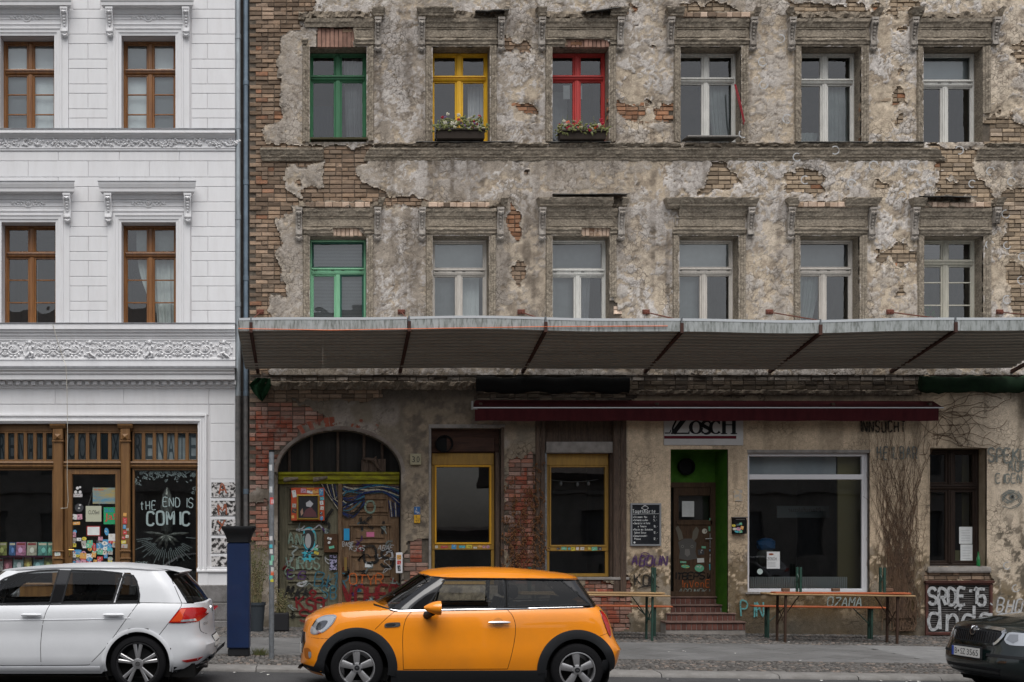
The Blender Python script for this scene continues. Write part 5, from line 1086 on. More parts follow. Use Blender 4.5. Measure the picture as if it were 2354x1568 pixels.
m = MB(); m.box(PX(1712), PX(2000), -.05, y, PZ(1365), PZ(1361.5)); m.build('window_sill', CONC, house)
r = MB(); a, b, c, d, e = PX(1700), PX(2010), .5, PZ(1030), y + .09; r.add([(a, e, c), (b, e, c), (b, e, d), (a, e, d), (a, e + 3.5, c), (b, e + 3.5, c), (b, e + 3.5, d), (a, e + 3.5, d)], [(0, 1, 5, 4), (1, 2, 6, 5), (2, 3, 7, 6), (3, 0, 4, 7), (4, 5, 6, 7)]); r.build('bar_room', ROOM, house)
g = MB(); g.box(x0 + .05, PX(1940), y + .3, y + .32, PZ(1092), PZ(1030)); g.build('roller_blind', VEIL, WBIG); g = MB(); g.box(PX(1944), x1, y + .3, y + .34, z0, z1); g.build('side_lining', M('ochre_wall', (.25, .22, .11), .9), WBIG)
# --- dark timber window with papers
a, b, t, bt = GW['dark']; x0, x1, z1, z0 = PX(a), PX(b), PZ(t), PZ(bt); DKW = M('dark_brown_paint', (.035, .022, .016), .6, c2=(.02, .013, .01), scale=5, stretch=(6, 6, .8))
WD = make_window(house, x0, x1, z0, z1, .25, DKW, PZ(1120, .25), 2, 2, (), fw=.06, sash=.05, mid=.10, tb=.1, room=ROOM, depth=2, glass=PANE_SHOP)
m = MB(); m.box(PX(2211, .6), PX(2236, .6), .6, .62, z0, z1); m.build('curtain', M('ochre_curtain', (.17, .14, .06), .9), WD)
m = MB(); m.box(x0 - .01, x1 + .01, -.02, .3, PZ(1304), PZ(1301)); m.hmold(PX(2130), PX(2274), [(.02, PZ(1316)), (-.05, PZ(1316)), (-.06, PZ(1312)), (-.05, PZ(1306)), (-.04, PZ(1303)), (.02, PZ(1302))]); m.build('window_sill', CONC, house)
# --- cellar hatch
hat = MB(); x0, x1, z1, z0 = PX(2124), PX(2277), PZ(1338), PZ(1459); hat.sweep([(x0, z0), (x0, z1), (x1, z1), (x1, z0)], [(0, .04), (0, -.06), (-.04, -.07), (-.055, -.05), (-.055, .04)], closed=True); hat.hmold(x0 - .02, x1 + .02, [(.02, PZ(1340)), (-.09, PZ(1340)), (-.10, PZ(1335)), (.02, PZ(1334))])
HT = hat.build('cellar_hatch', M('oxide_red_paint', (.12, .05, .04), .7, c2=(.07, .035, .03), scale=6), house, label='slatted cellar hatch with red brown frame and white tags'); SL = M('grey_slats', (.085, .08, .078), .7, c2=(.05, .045, .042), scale=8)
m = MB(); m.box(x0 + .05, x1 - .05, .0, .03, z0, z1); m.build('hatch_backing', BLK, HT)
zz = z0 + .05
while zz < z1 - .08:
 for a, b in ((x0 + .057, (x0 + x1) / 2 - .012), ((x0 + x1) / 2 + .012, x1 - .057)):
  m = MB(); m.add([(a, -.012, zz), (b, -.012, zz), (b, -.042, zz + .008), (a, -.042, zz + .008), (b, -.015, zz + .038), (a, -.015, zz + .038)], [(0, 1, 2, 3), (3, 2, 4, 5)]); m.build('slat', SL, HT)
 zz += .042
m = MB(); m.fbox((x0 + x1) / 2 - .014, (x0 + x1) / 2 + .014, -.048, .0, z0 + .04, z1 - .055, .004); m.build('meeting_stile', SL, HT)
# --- ledges and dirty projections under the canopy
ragged_mold('ledge', [(.03, PZ(896)), (-.05, PZ(896)), (-.09, PZ(888)), (-.10, PZ(880)), (.03, PZ(876))], 600, 1095, BROKEN, house, wob=.03, jag=.03)
ragged_mold('ledge', [(.03, PZ(909)), (-.05, PZ(909)), (-.08, PZ(905)), (-.09, PZ(899)), (.03, PZ(896))], 1440, 2100, BROKEN, house, wob=.02, jag=.03)
# ================================================================ building across the street (seen only in the window panes)
OW = M('grey_render', (.46, .44, .41), .9, c2=(.36, .34, .32), scale=1); yo = -29.0; FARP = M('far_pane', (.16, .17, .18), .3); DROOF = M('dark_roof', (.09, .075, .07), .8)
def block(xa_, xb_, h, lab, floors):
 o = empty('street_block', (0, 0, 0), lab, 'building', 'buildings across the street'); n = int((xb_ - xa_) / 2.7); hol = [(xa_ + .8 + i * 2.7, xa_ + 2.05 + i * 2.7, 1.2 + f * 3.6, 3.2 + f * 3.6) for i in range(n) for f in range(floors)]
 m = MB(); holed_wall(m, xa_, xb_, -.6, h, hol, yo, yo - .3); m.build('wall', OW, o)
 for q in hol: g = MB(); g.poly([(q[0], q[2]), (q[1], q[2]), (q[1], q[3]), (q[0], q[3])], yo - .25); g.build('window', FARP, o)
 for f in range(floors): m = MB(); m.hmold(xa_, xb_, [(yo - .1, 3.9 + f * 3.6), (yo + .18, 4.0 + f * 3.6), (yo + .18, 4.15 + f * 3.6), (yo - .1, 4.2 + f * 3.6)]); m.build('cornice', OW, o)
 m = MB(); m.prism([(yo + .4, h), (yo + .4, h + .25), (yo - 3, h + 2.2 * min(1, h / 10)), (yo - 8, h + 2.2 * min(1, h / 10)), (yo - 8, h)], 'x', xa_, xb_); m.build('roof', DROOF, o); return o
block(-24, 4.9, 10.6, 'tall grey apartment block across the street, mirrored in the left panes', 3); block(15, 38, 8.6, 'tall grey apartment block across the street, mirrored in the right panes', 2); block(5.0, 8.1, 2.1, 'low wall across the street, mirrored in the egg yellow window', 0); block(8.2, 14.9, 4.6, 'low flat house across the street, mirrored in the ochre window', 1)
def neighbour(xa_, xb_, mat, lab):                                            # plain houses that carry the street on past the frame
 o = empty('neighbour_house', (0, 0, 0), lab, 'building', 'houses beyond the frame'); n = int((xb_ - xa_) / 2.6); hol = [(xa_ + .8 + i * 2.6, xa_ + 1.95 + i * 2.6, z_, z_ + 1.9) for i in range(n) for z_ in (1.3, 5.7, 9.4)]
 m = MB(); holed_wall(m, xa_, xb_, -.6, 13.2, hol, .02, .3); m.build('wall', mat, o)
 for q in hol: make_window(o, *q, .25, WHT, q[2] + 1.3, 2, 2, (), room=ROOM, depth=.6)
neighbour(XB + .02, XB + 9, M('pink_render', (.45, .36, .31), .9, c2=(.38, .31, .27), scale=1.5), 'pinkish rendered house right of the tenement, beyond the frame'); neighbour(xL - 9, xL - .02, M('cream_render', (.5, .47, .4), .9, c2=(.44, .41, .35), scale=1.5), 'cream rendered house left of the white townhouse, beyond the frame')
# ================================================================ rain pipes between the houses
ZINC = M('zinc_pipe', (.36, .40, .42), .45, .55, c2=(.26, .28, .30), scale=3, stretch=(3, 3, 1)); BLUEP = M('blue_grey_pipe', (.15, .20, .25), .5, .2, c2=(.10, .135, .17), scale=4); PIPELOW = M('stained_pipe', (.10, .10, .10), .6, .3, c2=(.17, .16, .155), scale=7)
m = MB(); m.box(PX(541), PX(576), .12, .16, -.2, PZ(-60)); m.build('joint_infill', M('joint_infill', (.05, .045, .042), .95, c2=(.09, .08, .075), scale=8), house)
def pipe(name, px, r, y, mat, lab, cols, zsplit):
 o = empty(name, (0, 0, 0), lab, 'drainpipe'); X = PX(px, y)
 m = MB(); m.tube([(X, y, zsplit), (X, y, PZ(-60))], r, 14); m.build('pipe', mat, o, smooth=True); m = MB(); m.tube([(X, y, .0), (X, y, zsplit)], r * 1.03, 14); m.build('standpipe', PIPELOW, o, smooth=True)
 for py in cols:
  m = MB(); m.lathe([(r * 1.02, -.05), (r * 1.16, -.045), (r * 1.16, .045), (r * 1.02, .05)], 14, (X, y, PZ(py, y))); m.tube([(X, y, PZ(py, y)), (X, .2, PZ(py, y))], .012, 5); m.build('bracket', mat, o, smooth=True)
 return o
P1 = pipe('drainpipe', 547, .05, -.02, ZINC, 'pale zinc drainpipe against the white townhouse', (85, 292, 500, 700, 905, 1215), PZ(900)); P2 = pipe('drainpipe', 565, .047, .03, BLUEP, 'blue grey drainpipe against the brick wall', (191, 420, 640, 905, 1130), PZ(905))

# ================================================================ metal canopy
can = empty('metal_canopy', (0, 0, 0), 'long corrugated metal canopy over the street level of the tenement', 'canopy')
TIN = M('canopy_underside', (.40, .38, .34), .6, .0, c2=(.29, .275, .24), scale=.8, bump=.1, stretch=(.3, 3, 3)); FASC = M('canopy_fascia', (.40, .42, .42), .6, .2, c2=(.32, .34, .33), scale=2, c3=(.05, .055, .04), scale3=9, fac3=.75, stretch=(3, 3, .55)); CTOP = M('canopy_cap', (.62, .65, .67), .5, .2); RUST = M('red_oxide_steel', (.17, .06, .042), .75, c2=(.09, .04, .03), scale=8, bump=.3)
ARM = M('shaded_oxide_steel', (.075, .036, .028), .75, c2=(.05, .026, .022), scale=8); yF, yB = -2.25, -.32; zF = PZ(760, yF); zB = PZ(848, yB); xl, xr = PX(548, yF), PX(2480, yF)  # arms: red oxide steel darkened in colour for the shade under the canopy
xlB = xl
n = 13; rows = []; prof = []
for i in range(n):
 t0_ = i / n; dt = 1 / n
 for f, h in ((0, 0), (.50, 0), (.60, .06), (.90, .06)):
  t = t0_ + f * dt; prof.append((yF + (yB - yF) * t, zF + (zB - zF) * t + h))
prof.append((yB, zB)); joints = [575, 937, 1252, 1564, 1883, 2192, 2500]
segs_ = [xl] + [PX(j, yF) for j in (937, 1252, 1564, 1883, 2192)] + [xr]
sag = lambda X: .0 + .03 * math.sin(X * .55 + .4) - .012 * math.sin(X * 1.7)
for a, b in zip(segs_, segs_[1:]):
 for q in range(2):
  A, B = a + (b - a) * q / 2 + .002, a + (b - a) * (q + 1) / 2 - .002; m = MB(); k = 5
  m.grid([[(A + (B - A) * i / k, y, z + sag(A + (B - A) * i / k) * (.4 + .6 * (y - yB) / (yF - yB)) + (.004 if q else 0)) for y, z in prof] for i in range(k + 1)]); m.build('sheet', TIN, can)
for i, (a, b) in enumerate(zip(segs_, segs_[1:])):
 k = 8; xs_ = [a + .015 + (b - a - .03) * j / k for j in range(k + 1)]; h = (PZ(736, yF) - zF)
 m = MB(); m.grid([[(x, yF + .03, zF + sag(x) - .0) for x in xs_], [(x, yF - .03, zF + sag(x) - .012) for x in xs_], [(x, yF - .035, zF + sag(x) + h) for x in xs_], [(x, yF + .06, zF + sag(x) + h + .004) for x in xs_]]); m.build('fascia', FASC, can)
 m = MB(); m.grid([[(x, yF - .04, zF + sag(x) + h - .012) for x in xs_], [(x, yF - .045, zF + sag(x) + h + .03) for x in xs_], [(x, yF + .3, zF + sag(x) + h + .03) for x in xs_]]); m.build('cap_flashing', CTOP, can)
m = MB(); topz = zF + (PZ(736, yF) - zF) ; m.add([(xl, yF, topz), (xr, yF, topz), (xr, yB, topz - .15), (xl, yB, topz - .15)], [(0, 1, 2, 3)]); m.build('roof_deck', CTOP, can)
m = MB(); m.prism([(yF, zF), (yF, topz), (yB, topz - .15), (yB, zB)], 'x', xl - .01, xl + .0); m.build('end_plate', FASC, can)
for j in (577, 940, 1253, 1565, 1883, 2193, 2500):
 X = PX(j, yF); zt = zF + sag(X)
 m = MB(); m.box(X - .028, X + .028, yF - .06, yF + .0, zt - .045, zt + .13); m.prism([(yF + .0, zt - .045), (yF + .0, zt - .005), (.05, zB + .01), (.05, zB - .05)], 'x', X - .03, X + .03); m.build('bracket_arm', ARM, can)
 m = MB(); m.box(X - .012, X + .012, yF - .05, yF + .3, zt + .13, topz + sag(X) + .045); m.build('clamp', M('grey_steel', (.16, .17, .18), .6, .4) if 'grey_steel' not in bpy.data.materials else bpy.data.materials['grey_steel'], can)
for j, jx in ((598, 577), (922, 940), (1197, 1253), (1483, 1565), (1766, 1883), (2043, 2193), (2294, 2500)):
 Xw = PX(j); Zw = PZ(718); X = PX(jx, yF)
 m = MB(); m.fbox(Xw - .07, Xw + .07, -.06, 0, Zw - .045, Zw + .045, .01); m.tube([(Xw - .045, -.06, Zw), (Xw - .045, -.08, Zw)], .015, 6); m.tube([(Xw + .045, -.06, Zw), (Xw + .045, -.08, Zw)], .015, 6); m.build('wall_plate', RUST, can)
 m = MB(); m.tube([(Xw, -.06, Zw - .01), (X, yF + .1, topz + .02)], .012, 6); m.build('tie_rod', RUST, can)
m = MB(); m.tube([(PX(548, yF), yF - .055, PZ(757, yF)), (PX(760, yF), yF - .055, PZ(760.5, yF)), (PX(1250, yF), yF - .055, PZ(752.5, yF)), (PX(1532, yF), yF - .055, PZ(751, yF))], .008, 5); m.build('orange_cable', M('orange_cable', (.62, .12, .02), .5), can)
# tarpaulin rolls and netting under the canopy
TARP = M('black_tarpaulin', (.008, .008, .008), .8); GNET = M('green_tarpaulin', (.01, .028, .012), .85, c2=(.006, .016, .008), scale=6)
def roll(name, px0, px1, py, r, y, mat, lab, seed, tail=None):
 rr = random.Random(seed); n = 26; rows = []
 for i in range(n + 1):
  x = PX(px0) + (PX(px1) - PX(px0)) * i / n; k = 12; s_ = .04 * math.sin(i * .7 + seed); rows.append([(x, y + r * .6 * math.cos(q * 6.283 / k) * (1 + .15 * rr.uniform(-1, 1)), PZ(py) + s_ * .4 + r * math.sin(q * 6.283 / k) * (1 + .13 * rr.uniform(-1, 1))) for q in range(k)])
 m = MB(); m.grid(rows, closed=True); m.add(rows[0], [tuple(range(12))]); m.add(rows[-1], [tuple(range(11, -1, -1))]); return m.build(name, mat, None, smooth=True, label=lab, cat='tarpaulin')
roll('tarpaulin_roll', 1092, 1440, 887, .15, -.16, TARP, 'black tarpaulin rolled up above the red awning', 1); roll('tarpaulin_roll', 2105, 2470, 887, .155, -.16, GNET, 'dark green tarpaulin rolled along the wall at the right', 2)
def rag(name, pts, y, mat, lab, cat):
 m = MB(); n = 10; rows = []
 for i in range(n + 1):
  t = i / n; a = np.interp(t, [p[0] for p in pts], [p[1] for p in pts]); b = np.interp(t, [p[0] for p in pts], [p[2] for p in pts]); zz = np.interp(t, [p[0] for p in pts], [p[3] for p in pts])
  rows.append([(PX(a + (b - a) * k / 10), y - .05 * math.sin(k * 1.3 + i * .6) - .03 * math.sin(k * .5), PZ(zz)) for k in range(11)])
 m.grid(rows); m.grid([[(p[0], p[1] + .015, p[2]) for p in r] for r in rows]); return m.build(name, mat, None, smooth=True, label=lab, cat=cat)
GLEAF = M('green_cloth', (.012, .05, .02), .85, c2=(.006, .03, .012), scale=5)
rag('green_cloth', [(0, 590, 622, 872), (.4, 574, 624, 888), (.75, 583, 616, 905), (1, 600, 605, 924)], -.18, GLEAF, 'dark green cloth hanging beside the drainpipes', 'cloth'); rag('green_cloth', [(0, 2335, 2400, 868), (.4, 2340, 2400, 900), (.8, 2342, 2400, 935), (1, 2350, 2395, 955)], -.3, GLEAF, 'dark green cloth hanging at the right end of the wall', 'cloth')

# ================================================================ red awning
aw = empty('awning', (0, 0, 0), 'long dark red fabric awning above the bar front', 'awning'); WINE = M('wine_red_fabric', (.068, .011, .014), .85, c2=(.045, .007, .010), scale=2.5, stretch=(3, 3, .6)); yA = -.42; xa, xb = PX(1093, -.02), PX(2143, -.02); fa, fb = PX(1085, yA), PX(2168, yA)
m = MB(); m.add([(xa, -.02, PZ(920)), (xb, -.02, PZ(922)), (fb, yA, PZ(937, yA)), (fa, yA, PZ(935, yA))], [(0, 1, 2, 3)]); m.add([(xa, -.02, PZ(920)), (fa, yA, PZ(935, yA)), (xa, -.02, PZ(940))], [(0, 1, 2)]); m.add([(xb, -.02, PZ(922)), (fb, yA, PZ(937, yA)), (xb, -.02, PZ(942))], [(0, 1, 2)]); m.build('canopy_cloth', WINE, aw)
m = MB(); n = 120; rows = [[], []]
for i in range(n + 1):
 x = fa + .05 + (fb - fa - .14) * i / n; w = .008 * math.sin(i * 1.1) + .005 * math.sin(i * 2.9); rows[0].append((x, yA + w * .3, PZ(938.5, yA))); rows[1].append((x, yA + w, PZ(967.5, yA) + .006 * math.sin(i * .37)))
m.grid(rows); m.build('valance', WINE, aw, smooth=True)
m = MB(); m.box(fa, fb, yA - .02, yA + .012, PZ(938.6, yA), PZ(936.2, yA)); m.build('front_bar', M('aluminium', (.45, .46, .47), .4, .7), aw)
m = MB(); m.cbox(fa - .02, fa + .02, yA - .03, yA + .03, PZ(942, yA), PZ(922, yA), .006); m.box(fa, fa + .1, yA, yA + .02, PZ(941, yA), PZ(937, yA)); m.build('end_cap', M('grey_end_cap', (.28, .28, .27), .6), aw)
for px in (1100, 1500, 1900, 2120): m = MB(); m.box(PX(px) - .03, PX(px) + .03, -.30, -.02, PZ(945), PZ(930)); m.build('awning_arm', OLDW, aw)

# ================================================================ bar sign
sg = empty('bar_sign', (0, 0, 0), 'white bar sign with large black serif letters under the awning', 'sign'); ys = -.045
m = MB(); m.fbox(PX(1524), PX(1706), ys, -.03, PZ(1024), PZ(936), .004); m.build('board', M('sign_white', (.47, .46, .45), .6, c2=(.42, .41, .40), scale=4), sg)
m = MB(); m.poly([(PX(1524.5), PZ(1009)), (PX(1690), PZ(1009)), (PX(1690), PZ(1002.5)), (PX(1524.5), PZ(1002.5))], ys - .003); m.build('red_line', M('sign_red', (.09, .005, .012), .6), sg)
def serif(mb, ch, x0, x1, y0, y1, y):                                         # thick and thin strokes with slab serifs
 u = lambda a, b: (PX(x0 + (x1 - x0) * a), PZ(y1 + (y0 - y1) * b)); t = .072; th = .02
 R = lambda pts, w: mb.ribbon([u(*p) for p in pts], w, y)
 if ch == 'Z': R([(.05, .97), (.98, .97)], th * 1.4); R([(.86, .97), (.14, .03)], t * 1.25); R([(.02, .03), (.95, .03)], th * 1.4); mb.poly([u(.05, 1), u(.05, .78), u(.13, .95)], y - .0003); mb.poly([u(.95, 0), u(.95, .22), u(.87, .05)], y - .0003)
 if ch == 'H':
  for a in (.2, .8): R([(a, .02), (a, .98)], t); R([(a - .2, .985), (a + .2, .985)], th); R([(a - .2, .015), (a + .2, .015)], th)
  R([(.2, .52), (.8, .52)], th)
 if ch in 'OC':
  n = 28; a0, a1 = (0, 2 * math.pi) if ch == 'O' else (math.radians(48), math.radians(318)); pts = []; ws = []
  for k in range(n + 1): a = a0 + (a1 - a0) * k / n; pts.append(u(.5 + .42 * math.cos(a), .5 + .47 * math.sin(a))); ws.append(th + (t - th) * abs(math.cos(a)) ** 1.5)
  mb.ribbon(pts, ws, y)
  if ch == 'C': R([(.80, .98), (.80, .74)], th)
 if ch == 'S': P = [u(*p) for p in [(.85, .82), (.70, .96), (.45, .97), (.2, .85), (.2, .68), (.4, .55), (.65, .45), (.85, .30), (.8, .12), (.55, .02), (.3, .04), (.12, .2)]]; mb.ribbon(curve2(P, 3), [th + (t - th) * math.sin(math.pi * k / 33) ** 1.2 for k in range(34)], y); R([(.87, .98), (.87, .72)], th); R([(.1, .02), (.1, .28)], th)
m = MB()
for ch, a, b, t in (('Z', 1539, 1585, 952), ('O', 1583, 1612, 968), ('S', 1609, 1633, 968), ('C', 1629, 1657, 968), ('H', 1654, 1692, 958)): serif(m, ch, a, b, t, 998, ys - .003)
m.ribbon(curve2([(PX(1562), PZ(945)), (PX(1553), PZ(965)), (PX(1544), PZ(985)), (PX(1547), PZ(996))]), .035, ys - .0036); m.ribbon([(PX(1526), PZ(996)), (PX(1537), PZ(996)), (PX(1540), PZ(989))], .022, ys - .0036)
for dx in (1592, 1602): m.disc(PX(dx), ys - .003, PZ(964), .017)
m.ribbon(curve2([(PX(1588), PZ(955)), (PX(1594), PZ(963)), (PX(1601), PZ(963)), (PX(1606), PZ(955))]), .02, ys - .0033); m.ribbon(curve2([(PX(1634), PZ(957)), (PX(1640), PZ(964)), (PX(1647), PZ(963)), (PX(1652), PZ(955))]), .02, ys - .0033)
m.build('lettering', M('sign_black', (.008, .008, .009), .6), sg)

# ================================================================ menu board, mailbox, number, gas plates
mbz = empty('menu_board', (0, 0, 0), 'framed chalkboard menu hung left of the bar door', 'menu board'); x0, x1, z1, z0 = PX(1447), PX(1517), PZ(1157), PZ(1255)
m = MB(); m.sweep([(x0, z0), (x0, z1), (x1, z1), (x1, z0)], [(0, -.03), (0, -.07), (-.03, -.075), (-.036, -.055), (-.036, -.03)], closed=True); m.build('frame', M('grey_frame', (.24, .25, .26), .6), mbz)
m = MB(); m.box(x0 + .03, x1 - .03, -.058, -.03, z0 + .03, z1 - .03); m.build('chalkboard', M('chalkboard', (.012, .014, .018), .8, c2=(.022, .024, .028), scale=6), mbz)
CHALK = M('chalk', (.62, .64, .64), .9); m = MB(); r8 = random.Random(8)
stroke_text(m, 'TagesKarte', PX(1452), PZ(1179), .065, .008, -.0595, .62, .05, .2, rnd=r8); m.ribbon([(PX(1452), PZ(1182)), (PX(1512), PZ(1181))], .006, -.0595)
for k, (tx, pr) in enumerate([('Strammer Max', '8,-'), ('Schmalzstullen', '5,-'), ('Omelette m Feta', ''), ('u Tomate', '10,-'), ('Pasta mit Schinken', ''), ('Sahne Sosse', '12,-'), ('Gemuesenudel', ''), ('Pfanne', '12,-')]):
 zz = PZ(1190.5 + k * 7.2); stroke_text(m, tx, PX(1456 if pr != '10,-' else 1464), zz, .034, .0055, -.0595, .55, .06, .16, rnd=r8)
 if pr: stroke_text(m, pr, PX(1500), zz, .038, .006, -.0595, .55, .05, .2, rnd=r8)
 if k in (0, 1, 2, 4, 6): m.disc(PX(1453.5), -.0595, zz + .012, .01, 6)
m.disc(PX(1456), -.0595, PZ(1247), .02, 8); m.ribbon(curve2([(PX(1472), PZ(1168)), (PX(1480), PZ(1163)), (PX(1488), PZ(1168)), (PX(1480), PZ(1172)), (PX(1472), PZ(1168))]), .008, -.0592); m.blob(PX(1480), -.058, PZ(1161), .03, .003, .022, 8, 4)
m.build('chalk_writing', CHALK, mbz)
mx = empty('mailbox', (0, 0, 0), 'black mailbox plastered with stickers right of the green recess', 'mailbox'); x0, x1 = PX(1680), PX(1710)
m = MB(); m.prism([(-.01, PZ(1190)), (-.10, PZ(1190)), (-.15, PZ(1197)), (-.14, PZ(1227)), (-.01, PZ(1227))], 'x', x0, x1); m.build('body', BLK, mx); m = MB(); m.box(x0 - .01, x1 + .01, -.165, -.01, PZ(1191), PZ(1188.5)); m.box(x0 + .04, x1 - .04, -.155, -.13, PZ(1195), PZ(1193.5)); m.build('flap', M('mailbox_flap', (.09, .08, .075), .5), mx)
number = empty('house_number', (0, 0, 0), 'square cream house number plate reading 30', 'number plate'); x0, x1, z1, z0 = PX(941.5), PX(967), PZ(1044), PZ(1069.5)
m = MB(); m.cbox(x0, x1, -.10, -.03, z0, z1, .008); m.build('lamp_box', M('cream_plate', (.34, .31, .20), .5, c2=(.27, .24, .15), scale=10), number); m = MB(); print_text(m, '3', x0 + .035, x0 + .09, z0 + .05, z1 - .05, -.1015); print_text(m, '0', x0 + .125, x0 + .18, z0 + .05, z1 - .05, -.1015); m.build('digits', INK, number)
WHP = M('white_print', (.6, .6, .6), .6)
for nm, cl, a, b, l, tx in (('water_marker', (.02, .09, .24), 1165, 1183, 'small blue water main marker plate below the house number', (('A', 955, 958, 1167, 1173), ('0,4', 953, 958, 1173.5, 1178), ('3,5', 957, 963, 1178, 1182))), ('gas_marker', (.55, .30, .01), 1183.5, 1202.5, 'small yellow gas main marker plate below the house number', (('S', 955, 957.5, 1185, 1190), ('11,0', 957, 963.5, 1190.5, 1195.5), ('2,1', 956, 961, 1197, 1201.5)))):
 o = empty(nm, (0, 0, 0), l, 'marker plate'); m = MB(); m.cbox(PX(951), PX(965), -.045, -.03, PZ(b), PZ(a), .003); m.build('plate', M(nm, cl, .5), o); m = MB()
 for t_, p0, p1, q0, q1 in tx: print_text(m, t_, PX(p0), PX(p1), PZ(q1), PZ(q0), -.0465)
 m.ribbon([(PX(953), PZ(q0 - .6)), (PX(963), PZ(q0 - .6))], .006, -.0465); m.build('lettering', WHP if 'water' in nm else INK, o)
# ================================================================ flower boxes on two sills
TROUGH = M('brown_trough', (.035, .027, .022), .8, bump=.3); FG = M('flower_green', (.10, .13, .045), .7, c2=(.20, .19, .08), scale=30)
FC = [M('flower_' + n_, c, .7) for n_, c in (('white', (.55, .52, .42)), ('red', (.32, .02, .04)), ('orange', (.6, .14, .03)), ('pink', (.45, .16, .18)), ('mauve', (.22, .13, .28)))]
for a, b, t, bt, lab, cols_, seed, hh in ((1002, 1110, 306, 327, 'flower box with white and red flowers on the yellow window sill', (0, 0, 0, 1, 1, 4), 3, .22), (1282, 1386, 309, 328.5, 'flower box with small mixed flowers on the red window sill', (2, 1, 0, 4, 3, 2), 4, .13)):
 o = empty('flower_box', (0, 0, 0), lab, 'flower box', 'flower boxes on the sills'); x0, x1, z1, z0 = PX(a), PX(b), PZ(t), PZ(bt); rf = random.Random(seed)
 m = MB(); m.prism([(-.21, z0 + .005), (-.02, z0 + .005), (.0, z1), (-.23, z1), (-.235, z1 - .02), (-.22, z1 - .02)], 'x', x0, x1); m.box(x0 - .015, x1 + .015, -.245, .01, z1 - .02, z1 + .004); m.build('trough', TROUGH, o)
 g = MB()
 for k in range(260):
  x = rf.uniform(x0 - .05, x1 + .05); z = z1 + rf.uniform(-.05, hh) * (1 - .5 * abs(2 * (x - x0) / (x1 - x0) - 1) ** 3); leaf(g, x, -.12 + rf.uniform(-.14, .1), z, rf.uniform(.05, .10), rf.uniform(.02, .045), rf.uniform(0, 6.28), .02)
 for k in range(14):
  x = rf.uniform(x0, x1); g.tube([(x, -.12, z1), (x + rf.uniform(-.1, .1), -.14, z1 + rf.uniform(.1, .35))], .004, 3)
 g.build('foliage', FG, o)
 for k in range(26):
  x = rf.uniform(x0 - .02, x1 + .03); z = z1 + rf.uniform(-.02, hh + .05); yy = -.15 + rf.uniform(-.12, .05); f = MB(); ci = rf.choice(cols_); R = rf.uniform(.025, .05)
  for q in range(6): leaf(f, x, yy, z, R, R * .7, q * 1.047 + rf.random(), .015)
  f.blob(x, yy - .015, z, R * .3, .012, R * .3, 6, 4); f.build('flower', FC[ci], o)
# ================================================================ cars
from mathutils.geometry import delaunay_2d_cdt
TYRE = M('tyre_rubber', (.010, .010, .011), .9, bump=.3, bscale=60, spec=.15); ALLOY = M('alloy', (.42, .42, .43), .35, .85); ALLOY_D = M('alloy_dark', (.02, .02, .022), .4, .3); CHROME = M('chrome', (.75, .76, .78), .12, 1); BLKG = M('gloss_black', (.008, .008, .009), .12, coat=.5); BLKM = M('matt_black_plastic', (.016, .017, .019), .6, bump=.2, bscale=200)
CARGLASS = glass_mat('car_glass', (.78, .81, .81), 1.0, .0); CARGLASS_D = glass_mat('car_glass_dark', (.34, .36, .37), 1.1, .0); CABIN = M('car_interior', (.02, .02, .022), .8); GAP = M('panel_gap', (.006, .006, .006), .9)
LAMP_R = M('tail_lamp_red', (.38, .006, .005), .2, coat=.25); LAMP_C = M('lamp_lens', (.55, .57, .60), .08, .6, coat=1); LAMP_O = M('lamp_orange_red', (.6, .06, .012), .15, coat=1); PLATE = M('number_plate', (.62, .62, .60), .4); PLATE_B = M('plate_blue', (.02, .06, .35), .4)
def qrow(xf, xr, W, Lf, Lr, nf, nr, K, Mi, bar):
 P = []
 for i in range(K): th = math.pi / 2 * (i / K) ; P.append((xf + Lf * (1 - math.cos(th) ** (2 / nf)), W * math.sin(th) ** (2 / nf)))
 for i in range(Mi + 1): P.append((xf + Lf + (xr - Lr - xf - Lf) * i / Mi, W))
 for i in range(K - 1, -1, -1): th = math.pi / 2 * (i / K); P.append((xr - Lr * (1 - math.cos(th) ** (2 / nr)), W * math.sin(th) ** (2 / nr)))
 xm = (xf + xr) / 2; hl = (xr - xf) / 2
 return [(x, y * (1 - bar * ((x - xm) / hl) ** 2)) for x, y in P]
